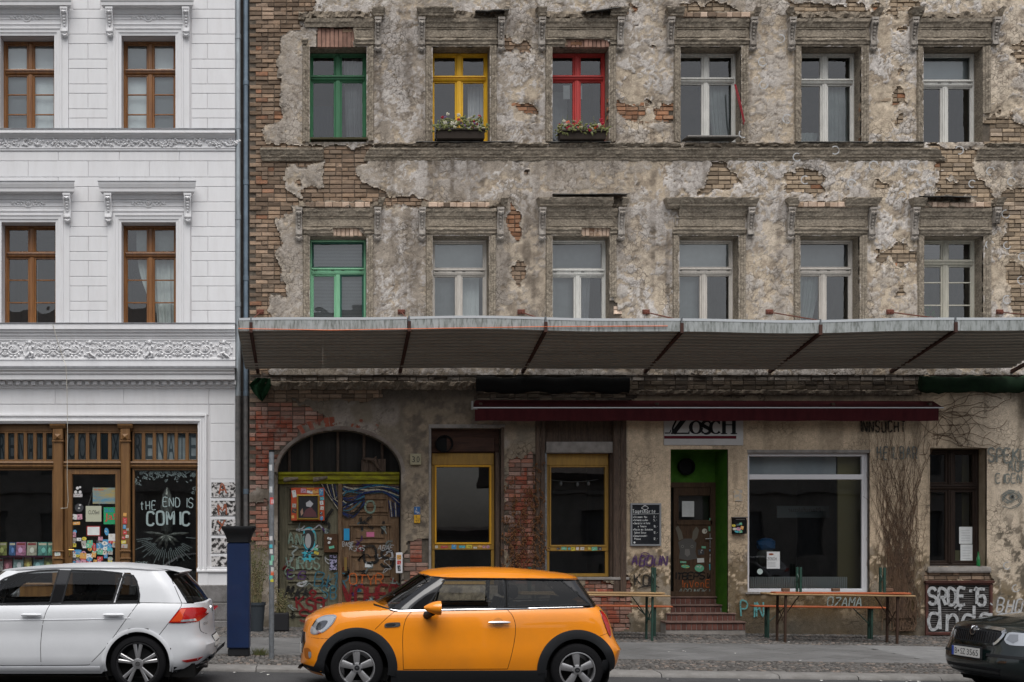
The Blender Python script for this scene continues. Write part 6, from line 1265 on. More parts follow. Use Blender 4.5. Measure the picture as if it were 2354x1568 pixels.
class Car:
 def __init__(s, sp, name, label, loc, paint, rot):
  s.sp = sp; s.root = empty(name, loc, label, 'car', rot=rot); s.paint = paint; s.build()
 def tab(s, key, v): a = s.sp[key]; return float(np.interp(v, [p[0] for p in a], [p[1] for p in a]))
 def build(s):
  sp = s.sp; K, Mi = 16, sp.get('M', 90); ts = sp['ts']; rows = []
  for t in ts:
   r = qrow(s.tab('xf', t), s.tab('xr', t), s.tab('W', t), s.tab('Lf', t), s.tab('Lr', t), sp.get('nf', 2.3), sp.get('nr', 2.6), K, Mi, sp.get('bar', .03)); row = []
   for x, y in r:
    zb, zs = s.tab('zb', x), s.tab('zs', x); row.append(Vector((x, -y, zb + (zs - zb) * t)))
   rows.append(row)
  nc = len(rows[0]); s.body_rows = rows
  V = [p for r in rows for p in r]; Fc = [(i * nc + j, i * nc + j + 1, (i + 1) * nc + j + 1, (i + 1) * nc + j) for i in range(len(rows) - 1) for j in range(nc - 1)]
  # caps over bonnet and tail
  top = rows[-1]
  def cap(cols, zkey, nseg=8, pw=2.0):
   base = len(V); cc = list(cols)
   for c in cc:
    p = top[c]; zc = s.tab(zkey, p.x)
    for k in range(nseg + 1):
     w = k / nseg; V.append(Vector((p.x, p.y * (1 - w), p.z + (zc - p.z) * (1 - (1 - w) ** pw))))
   for a in range(len(cc) - 1):
    for k in range(nseg): q = base + a * (nseg + 1) + k; Fc.append((q, q + 1, q + nseg + 2, q + nseg + 1))
  nh0 = len(Fc); cap([c for c in range(nc) if top[c].x <= sp['cowl'] + .12], 'zhood', pw=sp.get('hoodpw', 2.2)); cap([c for c in range(nc) if top[c].x >= sp['tail']], 'ztail')
  nb = len(V); nfb = len(Fc)
  # greenhouse
  G = []; K2, M2 = 16, 60; gt = [0, .12, .25, .4, .55, .7, .85, 1]
  for t in gt:
   r = qrow(s.tab('gxf', t), s.tab('gxr', t), s.tab('gW', t), s.tab('gLf', t), s.tab('gLr', t), 2.2, 2.4, K2, M2, .02)
   G.append([Vector((x, -y, (s.tab('gz0', x)) + (s.tab('gz1', x) - s.tab('gz0', x)) * t)) for x, y in r])
  ng = len(G[0]); g0 = len(V); V += [p for r in G for p in r]; kw = K2 - sp.get('pill', 5); kr = K2 - sp.get('pilr', 5); gf = []; wind = []; rear = []
  for i in range(len(G) - 1):
   for j in range(ng - 1):
    f = (g0 + i * ng + j, g0 + i * ng + j + 1, g0 + (i + 1) * ng + j + 1, g0 + (i + 1) * ng + j)
    (wind if j < kw else rear if j >= ng - 1 - kr else gf).append(f)
  # roof
  r0 = len(V); rf = []; tp = G[-1]; nseg = 7; ov = sp.get('roof_over', .015)
  for c in range(ng):
   p = tp[c]; zc = s.tab('zroof', p.x)
   V.append(Vector((p.x, p.y - ov * (1 if abs(p.y) > .05 else 0), p.z - .012)))
   for k in range(nseg + 1): w = k / nseg; V.append(Vector((p.x, (p.y - ov * (abs(p.y) > .05)) * (1 - w), p.z + (zc - p.z) * (1 - (1 - w) ** 2.6))))
  for c in range(ng - 1):
   for k in range(nseg + 1): q = r0 + c * (nseg + 2) + k; rf.append((q, q + 1, q + nseg + 3, q + nseg + 2))
  s.bvh = BVHTree.FromPolygons(V, Fc + gf + wind + rear + rf)
  # wheel arches
  for wx, wz, R in sp['arches']:
   for i in range(nb):
    v = V[i]
    if abs(v.y) > .35:
     d = math.hypot(v.x - wx, v.z - wz)
     if abs(d - R) < .017: V[i] = Vector((wx + (v.x - wx) * R / d, v.y, wz + (v.z - wz) * R / d))
  def cen(f): return sum((V[i] for i in f), Vector()) / len(f)
  def in_arch(f): c = cen(f); return abs(c.y) > .35 and any(math.hypot(c.x - wx, c.z - wz) < R - .002 for wx, wz, R in sp['arches'])
  Fb = [f for f in Fc if not in_arch(f)]
  wins = sp['windows']
  def in_win(f):
   c = cen(f)
   return any(s_inside(c.x, c.z, w) for w in wins)
  gsolid = [f for f in gf if not in_win(f)]
  def out(name, faces, mat, smooth=35, side=0):
   used = sorted({i for f in faces for i in f}); mp = {u: k for k, u in enumerate(used)}; n = len(used); m = MB()
   m.v = [tuple(V[u]) for u in used] + [(V[u].x, -V[u].y, V[u].z) for u in used]; m.f = [tuple(mp[i] for i in f) for f in faces] + [tuple(mp[i] + n for i in reversed(f)) for f in faces]
   m = m if not side else MB().add(m.v[:n] if side < 0 else m.v[n:], m.f[:len(faces)] if side < 0 else [tuple(i - n for i in f) for f in m.f[len(faces):]]); o = m.build(name, mat, s.root, smooth=False, fix=False); bm = bmesh.new(); bm.from_mesh(o.data); bmesh.ops.remove_doubles(bm, verts=bm.verts, dist=.0006); bmesh.ops.recalc_face_normals(bm, faces=bm.faces); bm.to_mesh(o.data); bm.free(); smooth_mesh(o.data, smooth); return o
  s.body = out('body', Fb, s.paint); s.split_pillars(gsolid, V, out, sp); s.roof = out('roof', rf, s.paint); s.ws = out('windscreen', wind, CARGLASS); s.rw = out('rear_window', rear, CARGLASS_D)
  s.V = V; s.G = G
  # interior
  m = MB(); x0, x1 = sp['cowl'] + .15, sp['tail'] - .15; W = s.tab('W', .6) - .16; zb = .25; m.box(x0, x1, -W, W, zb, zb + .05); m.box(x0 - .05, x0 + .02, -W, W, zb, s.tab('zs', x0) - .02)
  m.box(x1 - .05, x1, -W, W, zb, s.tab('zs', x1) - .05)
  for sy in (-1, 1): m.box(x0, x1, sy * W - .01 * sy, sy * W, zb, s.tab('zs', (x0 + x1) / 2) - .03)
  m.build('cabin', CABIN, s.root)
  for xs_, ws_, ys_ in sp['seats']:
   m = MB(); zt = s.tab('zs', xs_)
   m.cbox(xs_ - .25, xs_ + .2, ys_ - ws_, ys_ + ws_, .35, .52, .04); m.prism([(xs_ + .1, .45), (xs_ + .26, .45), (xs_ + .42, zt + .08), (xs_ + .33, zt + .1)], 'y', ys_ - ws_, ys_ + ws_)
   m.cbox(xs_ + .36, xs_ + .46, ys_ - min(.13, ws_), ys_ + min(.13, ws_), zt + .11, zt + .27, .03); m.build('seat', CABIN, s.root, smooth=30)
  m = MB(); cx, cz, cy = sp['wheel_pos']; m.tube([(cx + .17 * math.cos(a * .2618) * .35, cy + .18 * math.sin(a * .2618), cz + .17 * math.cos(a * .2618)) for a in range(25)], .014, 6); m.tube([(cx, cy, cz), (cx - .2, cy, cz - .1)], .03, 6); m.build('steering_wheel', BLK, s.root, smooth=True)
 def split_pillars(s, faces, V, out, sp):
  par = {}
  def find(a):
   while par.setdefault(a, a) != a: a = par[a]
   return a
  for f in faces:
   for i in f[1:]: par[find(f[0])] = find(i)
  isl = {}
  for f in faces: isl.setdefault(find(f[0]), []).append(f)
  for k in isl.values(): out('pillar', k, sp.get('pillar_mat', s.paint), side=-1); out('pillar', k, sp.get('pillar_mat', s.paint), side=1)
 def hit(s, x, z, off=0, sy=-1):
  loc, nrm, i, d = s.bvh.ray_cast(Vector((x, -3, z)), Vector((0, 1, 0)))
  if loc is None: loc, nrm, i, d = s.bvh.find_nearest(Vector((x, -.8, z)))
  if nrm.y > 0: nrm = -nrm
  p = Vector((x, loc.y, z)) + Vector((nrm.x * .3, nrm.y, nrm.z * .3)) * off
  return Vector((p.x, p.y if sy < 0 else -p.y, p.z))
 def hitx(s, y, z, off=0, rear=False):
  o = Vector((9 if rear else -9, -abs(y), z)); loc, nrm, i, d = s.bvh.ray_cast(o, Vector((-1 if rear else 1, 0, 0)))
  if loc is None: loc, nrm, i, d = s.bvh.find_nearest(Vector((s.sp['xr'][0][1] if rear else s.sp['xf'][0][1], -abs(y), z)))
  if (nrm.x < 0) == rear: nrm = -nrm
  p = loc + nrm * off; return Vector((p.x, y / (abs(y) + 1e-9) * abs(p.y) if y else 0, p.z))
 def decal(s, name, poly, mat, off=.004, both=True, parent=None, smooth=True, step=.03, fn=None, edge=True, round_=0, label=None):
  if round_: poly = curve2(list(poly) + [poly[0]], round_)[:-1]
  P = []
  for i in range(len(poly)):
   a, b = poly[i], poly[(i + 1) % len(poly)]; n = max(1, int(math.hypot(b[0] - a[0], b[1] - a[1]) / step))
   for k in range(n): P.append((a[0] + (b[0] - a[0]) * k / n, a[1] + (b[1] - a[1]) * k / n))
  n = len(P); xs = [p[0] for p in P]; zs = [p[1] for p in P]; pts = list(P)
  gx = np.arange(min(xs), max(xs), step * 1.3); gz = np.arange(min(zs), max(zs), step * 1.3)
  if len(gx) and len(gz):
   X, Z = np.meshgrid(gx, gz); sd = sdf_poly(X, Z, P); pts += [(float(a), float(b)) for a, b in zip(X[sd > step * .45], Z[sd > step * .45])]
  r = delaunay_2d_cdt([Vector(p) for p in pts], [], [list(range(n))], 1, 1e-5); vs2, fs = r[0], r[2]
  fn = fn or (lambda a, b, o, sy: s.hit(a, b, o, sy)); objs = []
  for sy in ((-1, 1) if both else (-1,)):
   m = MB(); m.add([fn(v.x, v.y, off, sy) for v in vs2], [tuple(f) for f in fs])
   if edge:
    A = [fn(p[0], p[1], off, sy) for p in P]; B = [fn(p[0], p[1], -.004, sy) for p in P]; m.add(A + B, [(i, (i + 1) % n, n + (i + 1) % n, n + i) for i in range(n)])
   objs.append(m.build(name, mat, parent or s.root, smooth=30 if smooth else False, label=label if sy < 0 else None))
  return objs[0]
 def strip(s, name, A, B, mat, off=.006, both=True, parent=None, closed=False, drop=.006, rnd=True):
  n = len(A); last = None
  for sy in ((-1, 1) if both else (-1,)):
   rows = []
   for w, o in ((0, -drop), (0, off * .7), (.2, off), (.8, off), (1, off * .7), (1, -drop)): rows.append([s.hit(A[i][0] + (B[i][0] - A[i][0]) * w, A[i][1] + (B[i][1] - A[i][1]) * w, o, sy) for i in range(n)])
   m = MB(); m.grid(rows, closed=closed); o_ = m.build(name, mat, parent or s.root, smooth=40); last = last or o_
  return last
 def line(s, name, path, w, mat, off=.0015, both=True, parent=None, rnd=True, lift=None):
  P = curve2(path, 4) if rnd and len(path) > 2 else path; Q = []
  for i in range(len(P) - 1):
   n = max(1, int(math.hypot(P[i + 1][0] - P[i][0], P[i + 1][1] - P[i][1]) / .03))
   for k in range(n): Q.append((P[i][0] + (P[i + 1][0] - P[i][0]) * k / n, P[i][1] + (P[i + 1][1] - P[i][1]) * k / n))
  Q.append(P[-1]); A = []; B = []
  for i in range(len(Q)):
   t = Vector(Q[min(i + 1, len(Q) - 1)]) - Vector(Q[max(i - 1, 0)]); t.normalize(); nn = Vector((-t.y, t.x)) * w / 2; A.append((Q[i][0] + nn.x, Q[i][1] + nn.y)); B.append((Q[i][0] - nn.x, Q[i][1] - nn.y))
  if off <= .002:
   for sy in ((-1, 1) if both else (-1,)):
    m = MB(); m.grid([[s.hit(p[0], p[1], off, sy) for p in A], [s.hit(p[0], p[1], off, sy) for p in B]]); o = m.build(name, mat, parent or s.root)
   return o
  return s.strip(name, A, B, mat, off, both, parent)
 def wheel(s, wx, wz, R, rim, spokes, yside, front=True):
  for sy in (-1, 1):
   W = empty('wheel', (0, 0, 0), parent=s.root); y0 = sy * yside; d = -sy
   m = MB(); m.lathe([(rim, y0 + d * .012), (rim + .012, y0 + d * .0), (R - .045, y0 - d * -.004), (R - .016, y0 + d * .012), (R, y0 + d * .035), (R, y0 + d * .175), (R - .03, y0 + d * .20), (rim, y0 + d * .20)], 48, (wx, 0, wz), 'y'); m.build('tyre', TYRE, W, smooth=True)
   m = MB(); m.lathe([(rim + .001, y0 + d * .01), (rim - .012, y0 + d * .008), (rim - .02, y0 + d * .02), (rim - .024, y0 + d * .17), (.0, y0 + d * .17)], 40, (wx, 0, wz), 'y'); m.build('rim', ALLOY if not spokes[0] == 'twin' else ALLOY_D, W, smooth=True)
   m = MB(); m.lathe([(rim * .72, y0 + d * .13), (.0, y0 + d * .13)], 32, (wx, 0, wz), 'y'); m.build('brake_disc', M('brake_disc', (.06, .06, .06), .5, .5) if 'brake_disc' not in bpy.data.materials else bpy.data.materials['brake_disc'], W)
   kind, n, rot = spokes; m = MB(); ri = rim - .012
   for k in range(n):
    a = rot + k * 2 * math.pi / n
    subs = [(0, .030, .046)] if kind == 'wide' else [(-.165, .015, .022), (.165, .015, .022)]
    for da, w0, w1 in subs:
     def pt(r, w, yy, aa): return (wx + r * math.cos(aa) - w * math.sin(aa), y0 + d * yy, wz + r * math.sin(aa) + w * math.cos(aa))
     a2 = a + da; r0_ = .045
     secs = [(r0_, w0, .014), (ri * .55, (w0 + w1) / 2 * .95, .010), (ri, w1, .016)]; rows = []
     for r_, w_, yy in secs:
      ax = a + da * (.55 if r_ < .06 else 1 if r_ > ri * .9 else .85); rows.append([pt(r_, -w_, yy + .035, ax), pt(r_, -w_, yy + .006, ax), pt(r_, -w_ * .6, yy, ax), pt(r_, w_ * .6, yy, ax), pt(r_, w_, yy + .006, ax), pt(r_, w_, yy + .035, ax)])
     m.grid(rows)
   m.lathe([(.062, y0 + d * .05), (.062, y0 + d * .012), (.05, y0 + d * .008), (.0, y0 + d * .008)], 24, (wx, 0, wz), 'y'); m.build('spokes', ALLOY, W, smooth=30)
   m = MB(); m.lathe([(.030, y0 + d * .012), (.030, y0 + d * .004), (.0, y0 + d * .002)], 18, (wx, 0, wz), 'y'); m.build('hub_cap', BLKM if kind == 'wide' else ALLOY, W, smooth=30)
   if kind == 'wide':
    for k in range(5): a = rot + (k + .5) * 1.2566; m = MB(); m.lathe([(.012, y0 + d * .012), (.012, y0 + d * .006), (0, y0 + d * .006)], 8, (wx + .058 * math.cos(a), 0, wz + .058 * math.sin(a)), 'y'); m.build('wheel_bolt', BLKM, W)
   m = MB(); A = [(wx + (R + .075) * math.cos(t * .2618), wz + (R + .075) * math.sin(t * .2618)) for t in range(-2, 15)]; m.grid([[(x, y0 + d * .02, z) for x, z in A], [(x, y0 + d * .34, z) for x, z in A]]); m.add([(x, y0 + d * .34, z) for x, z in A], [tuple(range(len(A)))]); m.build('wheel_housing', GAP, W)
def s_inside(x, z, poly):
 ins = False
 for i in range(len(poly)):
  a, b = poly[i], poly[i - 1]
  if (a[1] > z) != (b[1] > z) and x < (b[0] - a[0]) * (z - a[1]) / (b[1] - a[1]) + a[0]: ins = not ins
 return ins
YN = -9.05                                                                   # side of the parked cars nearest the camera
def ringpts(wx, wz, R, a0, a1, n=40): return [(wx + R * math.cos(a0 + (a1 - a0) * i / n), wz + R * math.sin(a0 + (a1 - a0) * i / n)) for i in range(n + 1)]

# ---------------------------------------------------------------- orange three-door hatchback
kM = .0017083
def mz(p): return (p[0] * kM, (935 - (p[1] - .0135 * (p[0] - 1225))) * kM)
def mzl(L): return [mz(p) for p in L]
win_m = mzl([(948, 346), (1078, 152), (1480, 152), (1480, 342)]); win_m2 = mzl([(1500, 156), (1868, 162), (2062, 325), (1500, 338)])
def X_(v): return v * kM
sp = dict(ts=[0, .08, .18, .28, .38, .48, .58, .68, .76, .84, .9, .95, 1], xf=[(0, X_(150)), (.12, X_(90)), (.3, X_(97)), (.55, X_(93)), (.8, X_(103)), (1, X_(120))], xr=[(0, X_(2240)), (.1, X_(2300)), (.38, X_(2325)), (.45, X_(2310)), (.52, X_(2282)), (.75, X_(2255)), (.9, X_(2225)), (1, X_(2185))],
          W=[(0, .79), (.1, .835), (.35, .865), (.55, .855), (.8, .845), (.92, .825), (1, .79)], Lf=[(0, .62), (.5, .72), (1, .80)], Lr=[(0, .36), (.5, .36), (1, .36)], nf=2.5, nr=3.0, bar=.045,
          zb=mzl([(70, 800), (500, 835), (1225, 838), (1900, 835), (2240, 800)]), zs=mzl([(80, 520), (112, 478), (150, 440), (220, 408), (340, 380), (500, 366), (735, 360), (1500, 350), (2050, 340), (2120, 341), (2190, 352), (2340, 372)]),
          zhood=mzl([(80, 515), (112, 474), (130, 436), (200, 390), (300, 352), (400, 334), (500, 326), (720, 316)]), ztail=mzl([(1900, 330), (2150, 328), (2200, 345), (2340, 368)]), cowl=X_(640), tail=X_(2010), hoodpw=2.4,
          gxf=[(0, X_(598)), (1, X_(935))], gxr=[(0, X_(2160)), (1, X_(2035))], gW=[(0, .785), (.5, .752), (1, .695)], gLf=[(0, .42), (1, .30)], gLr=[(0, .26), (1, .22)], gz0=mzl([(590, 332), (735, 352), (1500, 345), (2120, 332)]), gz1=mzl([(900, 122), (940, 126), (1060, 138), (1500, 143), (2010, 152)]),
          zroof=mzl([(900, 125), (930, 116), (1000, 92), (1150, 77), (1400, 73), (1600, 80), (1800, 98), (1950, 116), (2060, 138)]), arches=[(*mz((482, 747)), .415), (*mz((1968, 762)), .415)], windows=[win_m, win_m2], pillar_mat=BLKG, pill=5, pilr=6, roof_over=.02,
          seats=[(X_(1330), .24, -.36), (X_(1330), .24, .36), (X_(1750), .55, 0)], wheel_pos=(X_(1060), mz((0, 340))[1] - .0, .36))
ORANGE = M('orange_car_paint', (.78, .245, .004), .35, coat=.85, spec=.3, c2=(.70, .225, .008), scale=2.5)
mini = Car(sp, 'orange_car', 'small orange three-door hatchback with black wheel arches parked at the kerb', (PX(654.9, YN), YN + .865, road_z(1.75)), ORANGE, (0, math.atan(.0135), 0))
mini.root.location.z = road_z(1.75) + .0135 * X_(1225)
C = mini
f1, f2 = mz((482, 747)), mz((1968, 762))
for w in (f1, f2): C.wheel(w[0], w[1], .304, .208, ('wide', 5, math.pi / 2 + .05 if w is f1 else math.pi / 2 + .1), .845)
for (wx, wz), a0, a1 in ((f1, math.radians(-12), math.radians(171)), (f2, math.radians(0), math.radians(186))): C.strip('arch_cladding', ringpts(wx, wz, .360, a0, a1), ringpts(wx, wz, .465, a0, a1), BLKM, .016)
C.strip('sill_cladding', mzl([(712 + 42 * i, 764) for i in range(26)]), mzl([(712 + 42 * i, 850) for i in range(26)]), BLKM, .014)
C.decal('bumper_corner', mzl([(215, 700), (262, 700), (300, 780), (285, 800), (150, 782), (82, 760), (90, 742), (190, 752)]), BLKM, .012); C.decal('bumper_corner', mzl([(2140, 695), (2218, 690), (2236, 730), (2210, 790), (2152, 792), (2125, 740)]), BLKM, .012)
for nm, pth, w in (('door_gap', [(852, 364), (815, 405), (795, 460), (787, 540), (790, 660), (795, 757)], .006), ('door_gap', [(1490, 352), (1525, 392), (1545, 455), (1543, 540), (1522, 650), (1497, 754)], .006), ('door_gap', [(795, 757), (1497, 754)], .006), ('hood_gap', [(735, 366), (680, 410), (600, 488)], .005), ('bumper_gap', [(112, 553), (200, 556), (285, 555)], .004), ('bumper_gap', [(2120, 532), (2172, 518)], .004)): C.line(nm, mzl(pth), w, GAP, .0012)
C.line('belt_trim', mzl([(600, 332), (690, 352), (740, 363), (850, 363), (1100, 358), (1480, 351), (1800, 345), (2100, 337)]), .017, CHROME, .010)
C.decal('side_window', win_m, CARGLASS, .004, edge=False); C.decal('side_window', win_m2, CARGLASS_D, .004, edge=False)
for p, q in ((win_m, 1), (win_m2, 1)):
 P = p + [p[0]]; C.line('window_seal', P, .018, BLKM, .006, rnd=False)
C.line('pillar_gap', mzl([(1490, 150), (1491, 348)]), .012, GAP, .0035)
C.line('roof_gutter', mzl([(935, 122), (1060, 142), (1480, 148), (1940, 152), (2005, 152)]), .016, BLKM, .008)
hl = [(168, 528), (163, 505), (178, 470), (205, 430), (255, 402), (310, 393), (338, 397), (338, 415), (310, 460), (265, 503), (215, 528), (185, 533)]
C.decal('headlamp_ring', mzl(hl), CHROME, .008, round_=3, step=.025)
cxh, czh = 252, 464; C.decal('headlamp', mzl([(cxh + (a - cxh) * .87, czh + (b - czh) * .87) for a, b in hl]), LAMP_C, .014, round_=3, step=.025); C.decal('headlamp_reflector', mzl([(cxh + (a - cxh) * .45 - 10, czh + (b - czh) * .5 + 5) for a, b in hl]), M('lamp_inner', (.14, .15, .17), .15, .8, coat=1), .017, round_=3, step=.025)
C.decal('fog_lamp', mzl([(122, 640), (138, 630), (160, 634), (172, 655), (172, 685), (160, 704), (140, 706), (126, 690)]), M('fog_recess_shade', (.33, .10, .01), .6), .003, round_=3, step=.02); C.decal('fog_lamp_glass', mzl([(152, 655), (170, 655), (173, 680), (166, 698), (155, 690)]), LAMP_C, .006, round_=3, step=.015)  # darker orange disc carries the shade of the fog lamp recess
C.decal('side_scuttle', mzl([(663, 460), (680, 444), (760, 440), (769, 450), (760, 468), (680, 474), (665, 470)]), CHROME, .008, round_=2, step=.02); C.decal('scuttle_mesh', mzl([(670, 460), (684, 449), (730, 447), (738, 455), (730, 466), (684, 469)]), BLKM, .011, round_=2, step=.02)
tl = [(2127, 365), (2150, 367), (2185, 410), (2205, 470), (2212, 530), (2200, 545), (2180, 520), (2155, 460), (2137, 410)]
C.decal('tail_lamp_ring', mzl(tl), CHROME, .010, round_=3, step=.02); C.decal('tail_lamp', mzl([(2165 + (a - 2165) * .86 + 2, 455 + (b - 455) * .93) for a, b in tl]), LAMP_R, .016, round_=3, step=.02)
C.decal('handle_recess_shade', mzl([(1395, 425), (1430, 408), (1462, 425), (1465, 460), (1430, 482), (1398, 462)]), M('orange_in_shade', (.55, .18, .006), .4, coat=.6), .001, round_=3, step=.015, edge=False)  # flat darker orange patch paints in the shade of the handle cup
hy = [C.hit(*mz((x, 440)), .03) for x in (1362, 1385, 1440, 1490, 1508)]
for sy in (-1, 1): m = MB(); m.tube([(p.x, p.y * -sy if sy > 0 else p.y, p.z) for p in hy], [.008, .016, .018, .016, .008], 8); m.build('door_handle', CHROME, C.root, smooth=True)
for sy in (-1, 1):                                                            # mirrors
 b0 = C.hit(*mz((945, 392)), 0); m = MB(); X, Z = mz((982, 338)); ym = -(.865 + .12); rows = []
 for i in range(9):
  t = i / 8; r = math.sin(math.pi * min(1, .08 + .92 * t) * .5) ** .8; xx = X - .105 + .19 * t
  rows.append([(xx, (ym + .11 * r * math.cos(q * .5236)) * -sy, Z + .082 * r * math.sin(q * .5236)) for q in range(12)])
 m.grid(rows, closed=True); m.add(rows[0], [tuple(range(12))]); MR = m.build('wing_mirror', ORANGE, C.root, smooth=50)
 m = MB(); m.add([(p[0] + .002, p[1], p[2]) for p in rows[-1]], [tuple(range(12))]); m.build('mirror_glass', CHROME, MR)
 m = MB(); ps = [(b0.x + .01, -b0.y if sy > 0 else b0.y, b0.z - .0), (X - .03, (ym + .06) * (1 if sy < 0 else -1), Z - .075), (X, ym * (1 if sy < 0 else -1), Z - .06)]; m.tube(ps, [.05, .035, .03], 8); m.build('mirror_foot', BLKM, MR, smooth=True)
m = MB(); m.lathe([(.03, 0), (.026, .02), (0, .026)], 12, (X_(1790), 0, mz((1790, 96))[1])); m.tube([(X_(1790), 0, mz((1790, 96))[1]), (X_(1840), 0, mz((1820, 86))[1] + .02)], .006, 5); m.build('aerial', BLKM, C.root, smooth=True)
# front face: grille, plate; rear plate
fx = lambda y, z, o, sy: C.hitx(y, z, o)
gz = mz((0, 560))[1] - .03; C.decal('grille', [(-.42, gz - .02), (-.36, gz + .09), (.36, gz + .09), (.42, gz - .02), (.30, gz - .16), (-.30, gz - .16)], BLKG, .006, both=False, fn=fx, step=.05); C.decal('number_plate', [(-.26, gz - .06), (.26, gz - .06), (.26, gz - .17), (-.26, gz - .17)], PLATE, .008, both=False, fn=fx, step=.05)
rx = lambda y, z, o, sy: C.hitx(y, z, o, True); C.decal('number_plate', [(-.26, .62), (.26, .62), (.26, .51), (-.26, .51)], PLATE, .012, both=False, fn=rx, step=.05)
m = MB(); print_text(m, 'MINI', f1[0] - .014, f1[0] + .014, f1[1] - .006, f1[1] + .006, -.8445); print_text(m, 'MINI', f2[0] - .014, f2[0] + .014, f2[1] - .006, f2[1] + .006, -.8445); m.build('hub_lettering', ALLOY, C.root)
for a, b in (((640, 318), (905, 265)), ((690, 330), (860, 300))): pass
m = MB(); p0 = C.bvh.ray_cast(Vector((X_(700), -.35, 3)), Vector((0, 0, -1)))[0]; p1 = C.bvh.ray_cast(Vector((X_(760), .15, 3)), Vector((0, 0, -1)))[0]
if p0 and p1: m.tube([(p0.x - .1, p0.y, p0.z), (p0.x, p0.y, p0.z + .02), (p1.x, p1.y, p1.z + .015)], .008, 5); m.build('wiper', BLKM, C.root)
m = MB(); m.box(X_(400), X_(2050), -.75, .75, .15, .30); m.build('underbody', GAP, C.root)
# ---------------------------------------------------------------- white five-door hatchback
kG = .0015862
def gz_(p): return (p[0] * kG, (1040 - (p[1] - .0135 * (p[0] - 992))) * kG)
def gl(L): return [gz_(p) for p in L]
def G_(v): return v * kG
w1 = gl([(-260, 408), (-120, 300), (0, 224), (100, 188), (250, 168), (396, 162), (346, 398), (0, 408)]); w2 = gl([(482, 164), (700, 170), (858, 186), (803, 390), (432, 396)]); w3 = gl([(876, 192), (940, 203), (968, 245), (992, 340), (990, 378), (975, 388), (826, 390)])
sp = dict(ts=[0, .08, .16, .26, .36, .44, .5, .56, .64, .72, .8, .88, .94, 1], xf=[(0, G_(-1050)), (.3, G_(-1085)), (.6, G_(-1075)), (1, G_(-1010))], xr=[(0, G_(1440)), (.1, G_(1500)), (.32, G_(1525)), (.40, G_(1518)), (.46, G_(1488)), (.8, G_(1480)), (1, G_(1458))],
          W=[(0, .82), (.15, .885), (.4, .895), (.62, .885), (.74, .90), (.9, .885), (1, .85)], Lf=[(0, .6), (1, .75)], Lr=[(0, .42), (.3, .40), (.5, .36), (1, .36)], nf=2.5, nr=2.9, bar=.04,
          zb=gl([(-1080, 905), (-600, 912), (0, 915), (700, 915), (1300, 905), (1560, 870)]), zs=gl([(-1090, 600), (-1000, 500), (-800, 440), (-500, 415), (0, 412), (990, 400), (1300, 404), (1480, 412), (1600, 425)]),
          zhood=gl([(-1090, 595), (-1000, 480), (-800, 420), (-440, 380)]), ztail=gl([(1100, 395), (1400, 395), (1600, 420)]), cowl=G_(-480), tail=G_(1380),
          gxf=[(0, G_(-500)), (1, G_(-110))], gxr=[(0, G_(1440)), (.5, G_(1365)), (1, G_(1255))], gW=[(0, .84), (.5, .80), (1, .735)], gLf=[(0, .45), (1, .35)], gLr=[(0, .36), (1, .34)], gz0=gl([(-500, 405), (0, 407), (990, 395), (1480, 404)]), gz1=gl([(-150, 178), (100, 152), (400, 138), (900, 142), (1170, 163), (1300, 182)]),
          zroof=gl([(-150, 168), (0, 150), (200, 132), (400, 118), (600, 110), (800, 112), (1000, 130), (1170, 152), (1300, 172)]), arches=[(*gz_((992, 840)), .392), (*gz_((-670, 817)), .392)], windows=[w1, w2, w3], pill=5, pilr=5,
          seats=[(G_(250), .25, -.38), (G_(250), .25, .38), (G_(800), .6, 0)], wheel_pos=(G_(-90), gz_((0, 385))[1], -.38))
WPAINT = M('white_car_paint', (.63, .645, .67), .3, coat=.3, c2=(.58, .595, .62), scale=1.5)
golf = Car(sp, 'white_car', 'white five-door hatchback with twin-spoke alloys, cut off by the left edge', (PX(0, YN), YN + .895, road_z(-2.1) + .0135 * G_(992)), WPAINT, (0, math.atan(.0135), 0)); C = golf
r1, r2 = gz_((992, 840)), gz_((-670, 817)); r2 = (r2[0], r1[1])
for w in (r1, r2): C.wheel(w[0], w[1], .322, .246, ('twin', 5, math.pi / 2 + .02), .872)
for w in (r1, r2): C.strip('arch_lip', ringpts(w[0], w[1], .368, math.radians(-14), math.radians(194)), ringpts(w[0], w[1], .412, math.radians(-14), math.radians(194)), WPAINT, .007)
for nm, pth in (('door_gap', [(352, 402), (322, 470), (300, 570), (290, 700), (293, 852)]), ('door_gap', [(990, 396), (950, 455), (860, 580), (760, 720), (640, 846)]), ('door_gap', [(-300, 852), (0, 853), (400, 852), (640, 848)]), ('tank_gap', [(1302, 405), (1290, 440), (1215, 540), (1130, 650)]), ('hatch_gap', [(1300, 402), (1255, 310), (1205, 212)]), ('bumper_gap', [(1215, 542), (1300, 545), (1425, 538)]), ('hatch_gap', [(1425, 538), (1432, 605), (1470, 640)])): C.line(nm, gl(pth), .006, GAP, .0012)
for w, g in ((w1, CARGLASS), (w2, CARGLASS_D), (w3, CARGLASS_D)): C.decal('side_window', w, g, .004, edge=False); C.line('window_seal', w + [w[0]], .022, BLKM, .005, rnd=False)
C.decal('door_pillar', gl([(398, 160), (480, 162), (434, 398), (348, 400)]), BLKG, .0045); C.line('belt_seal', gl([(-300, 412), (0, 412), (500, 406), (1000, 398)]), .016, BLKM, .006)
C.line('body_crease', gl([(-300, 530), (0, 524), (500, 518), (935, 509)]), .012, WPAINT, .004)
C.strip('sill', gl([(-330 + 50 * i, 862) for i in range(22)]), gl([(-330 + 50 * i, 900) for i in range(22)]), WPAINT, .012)
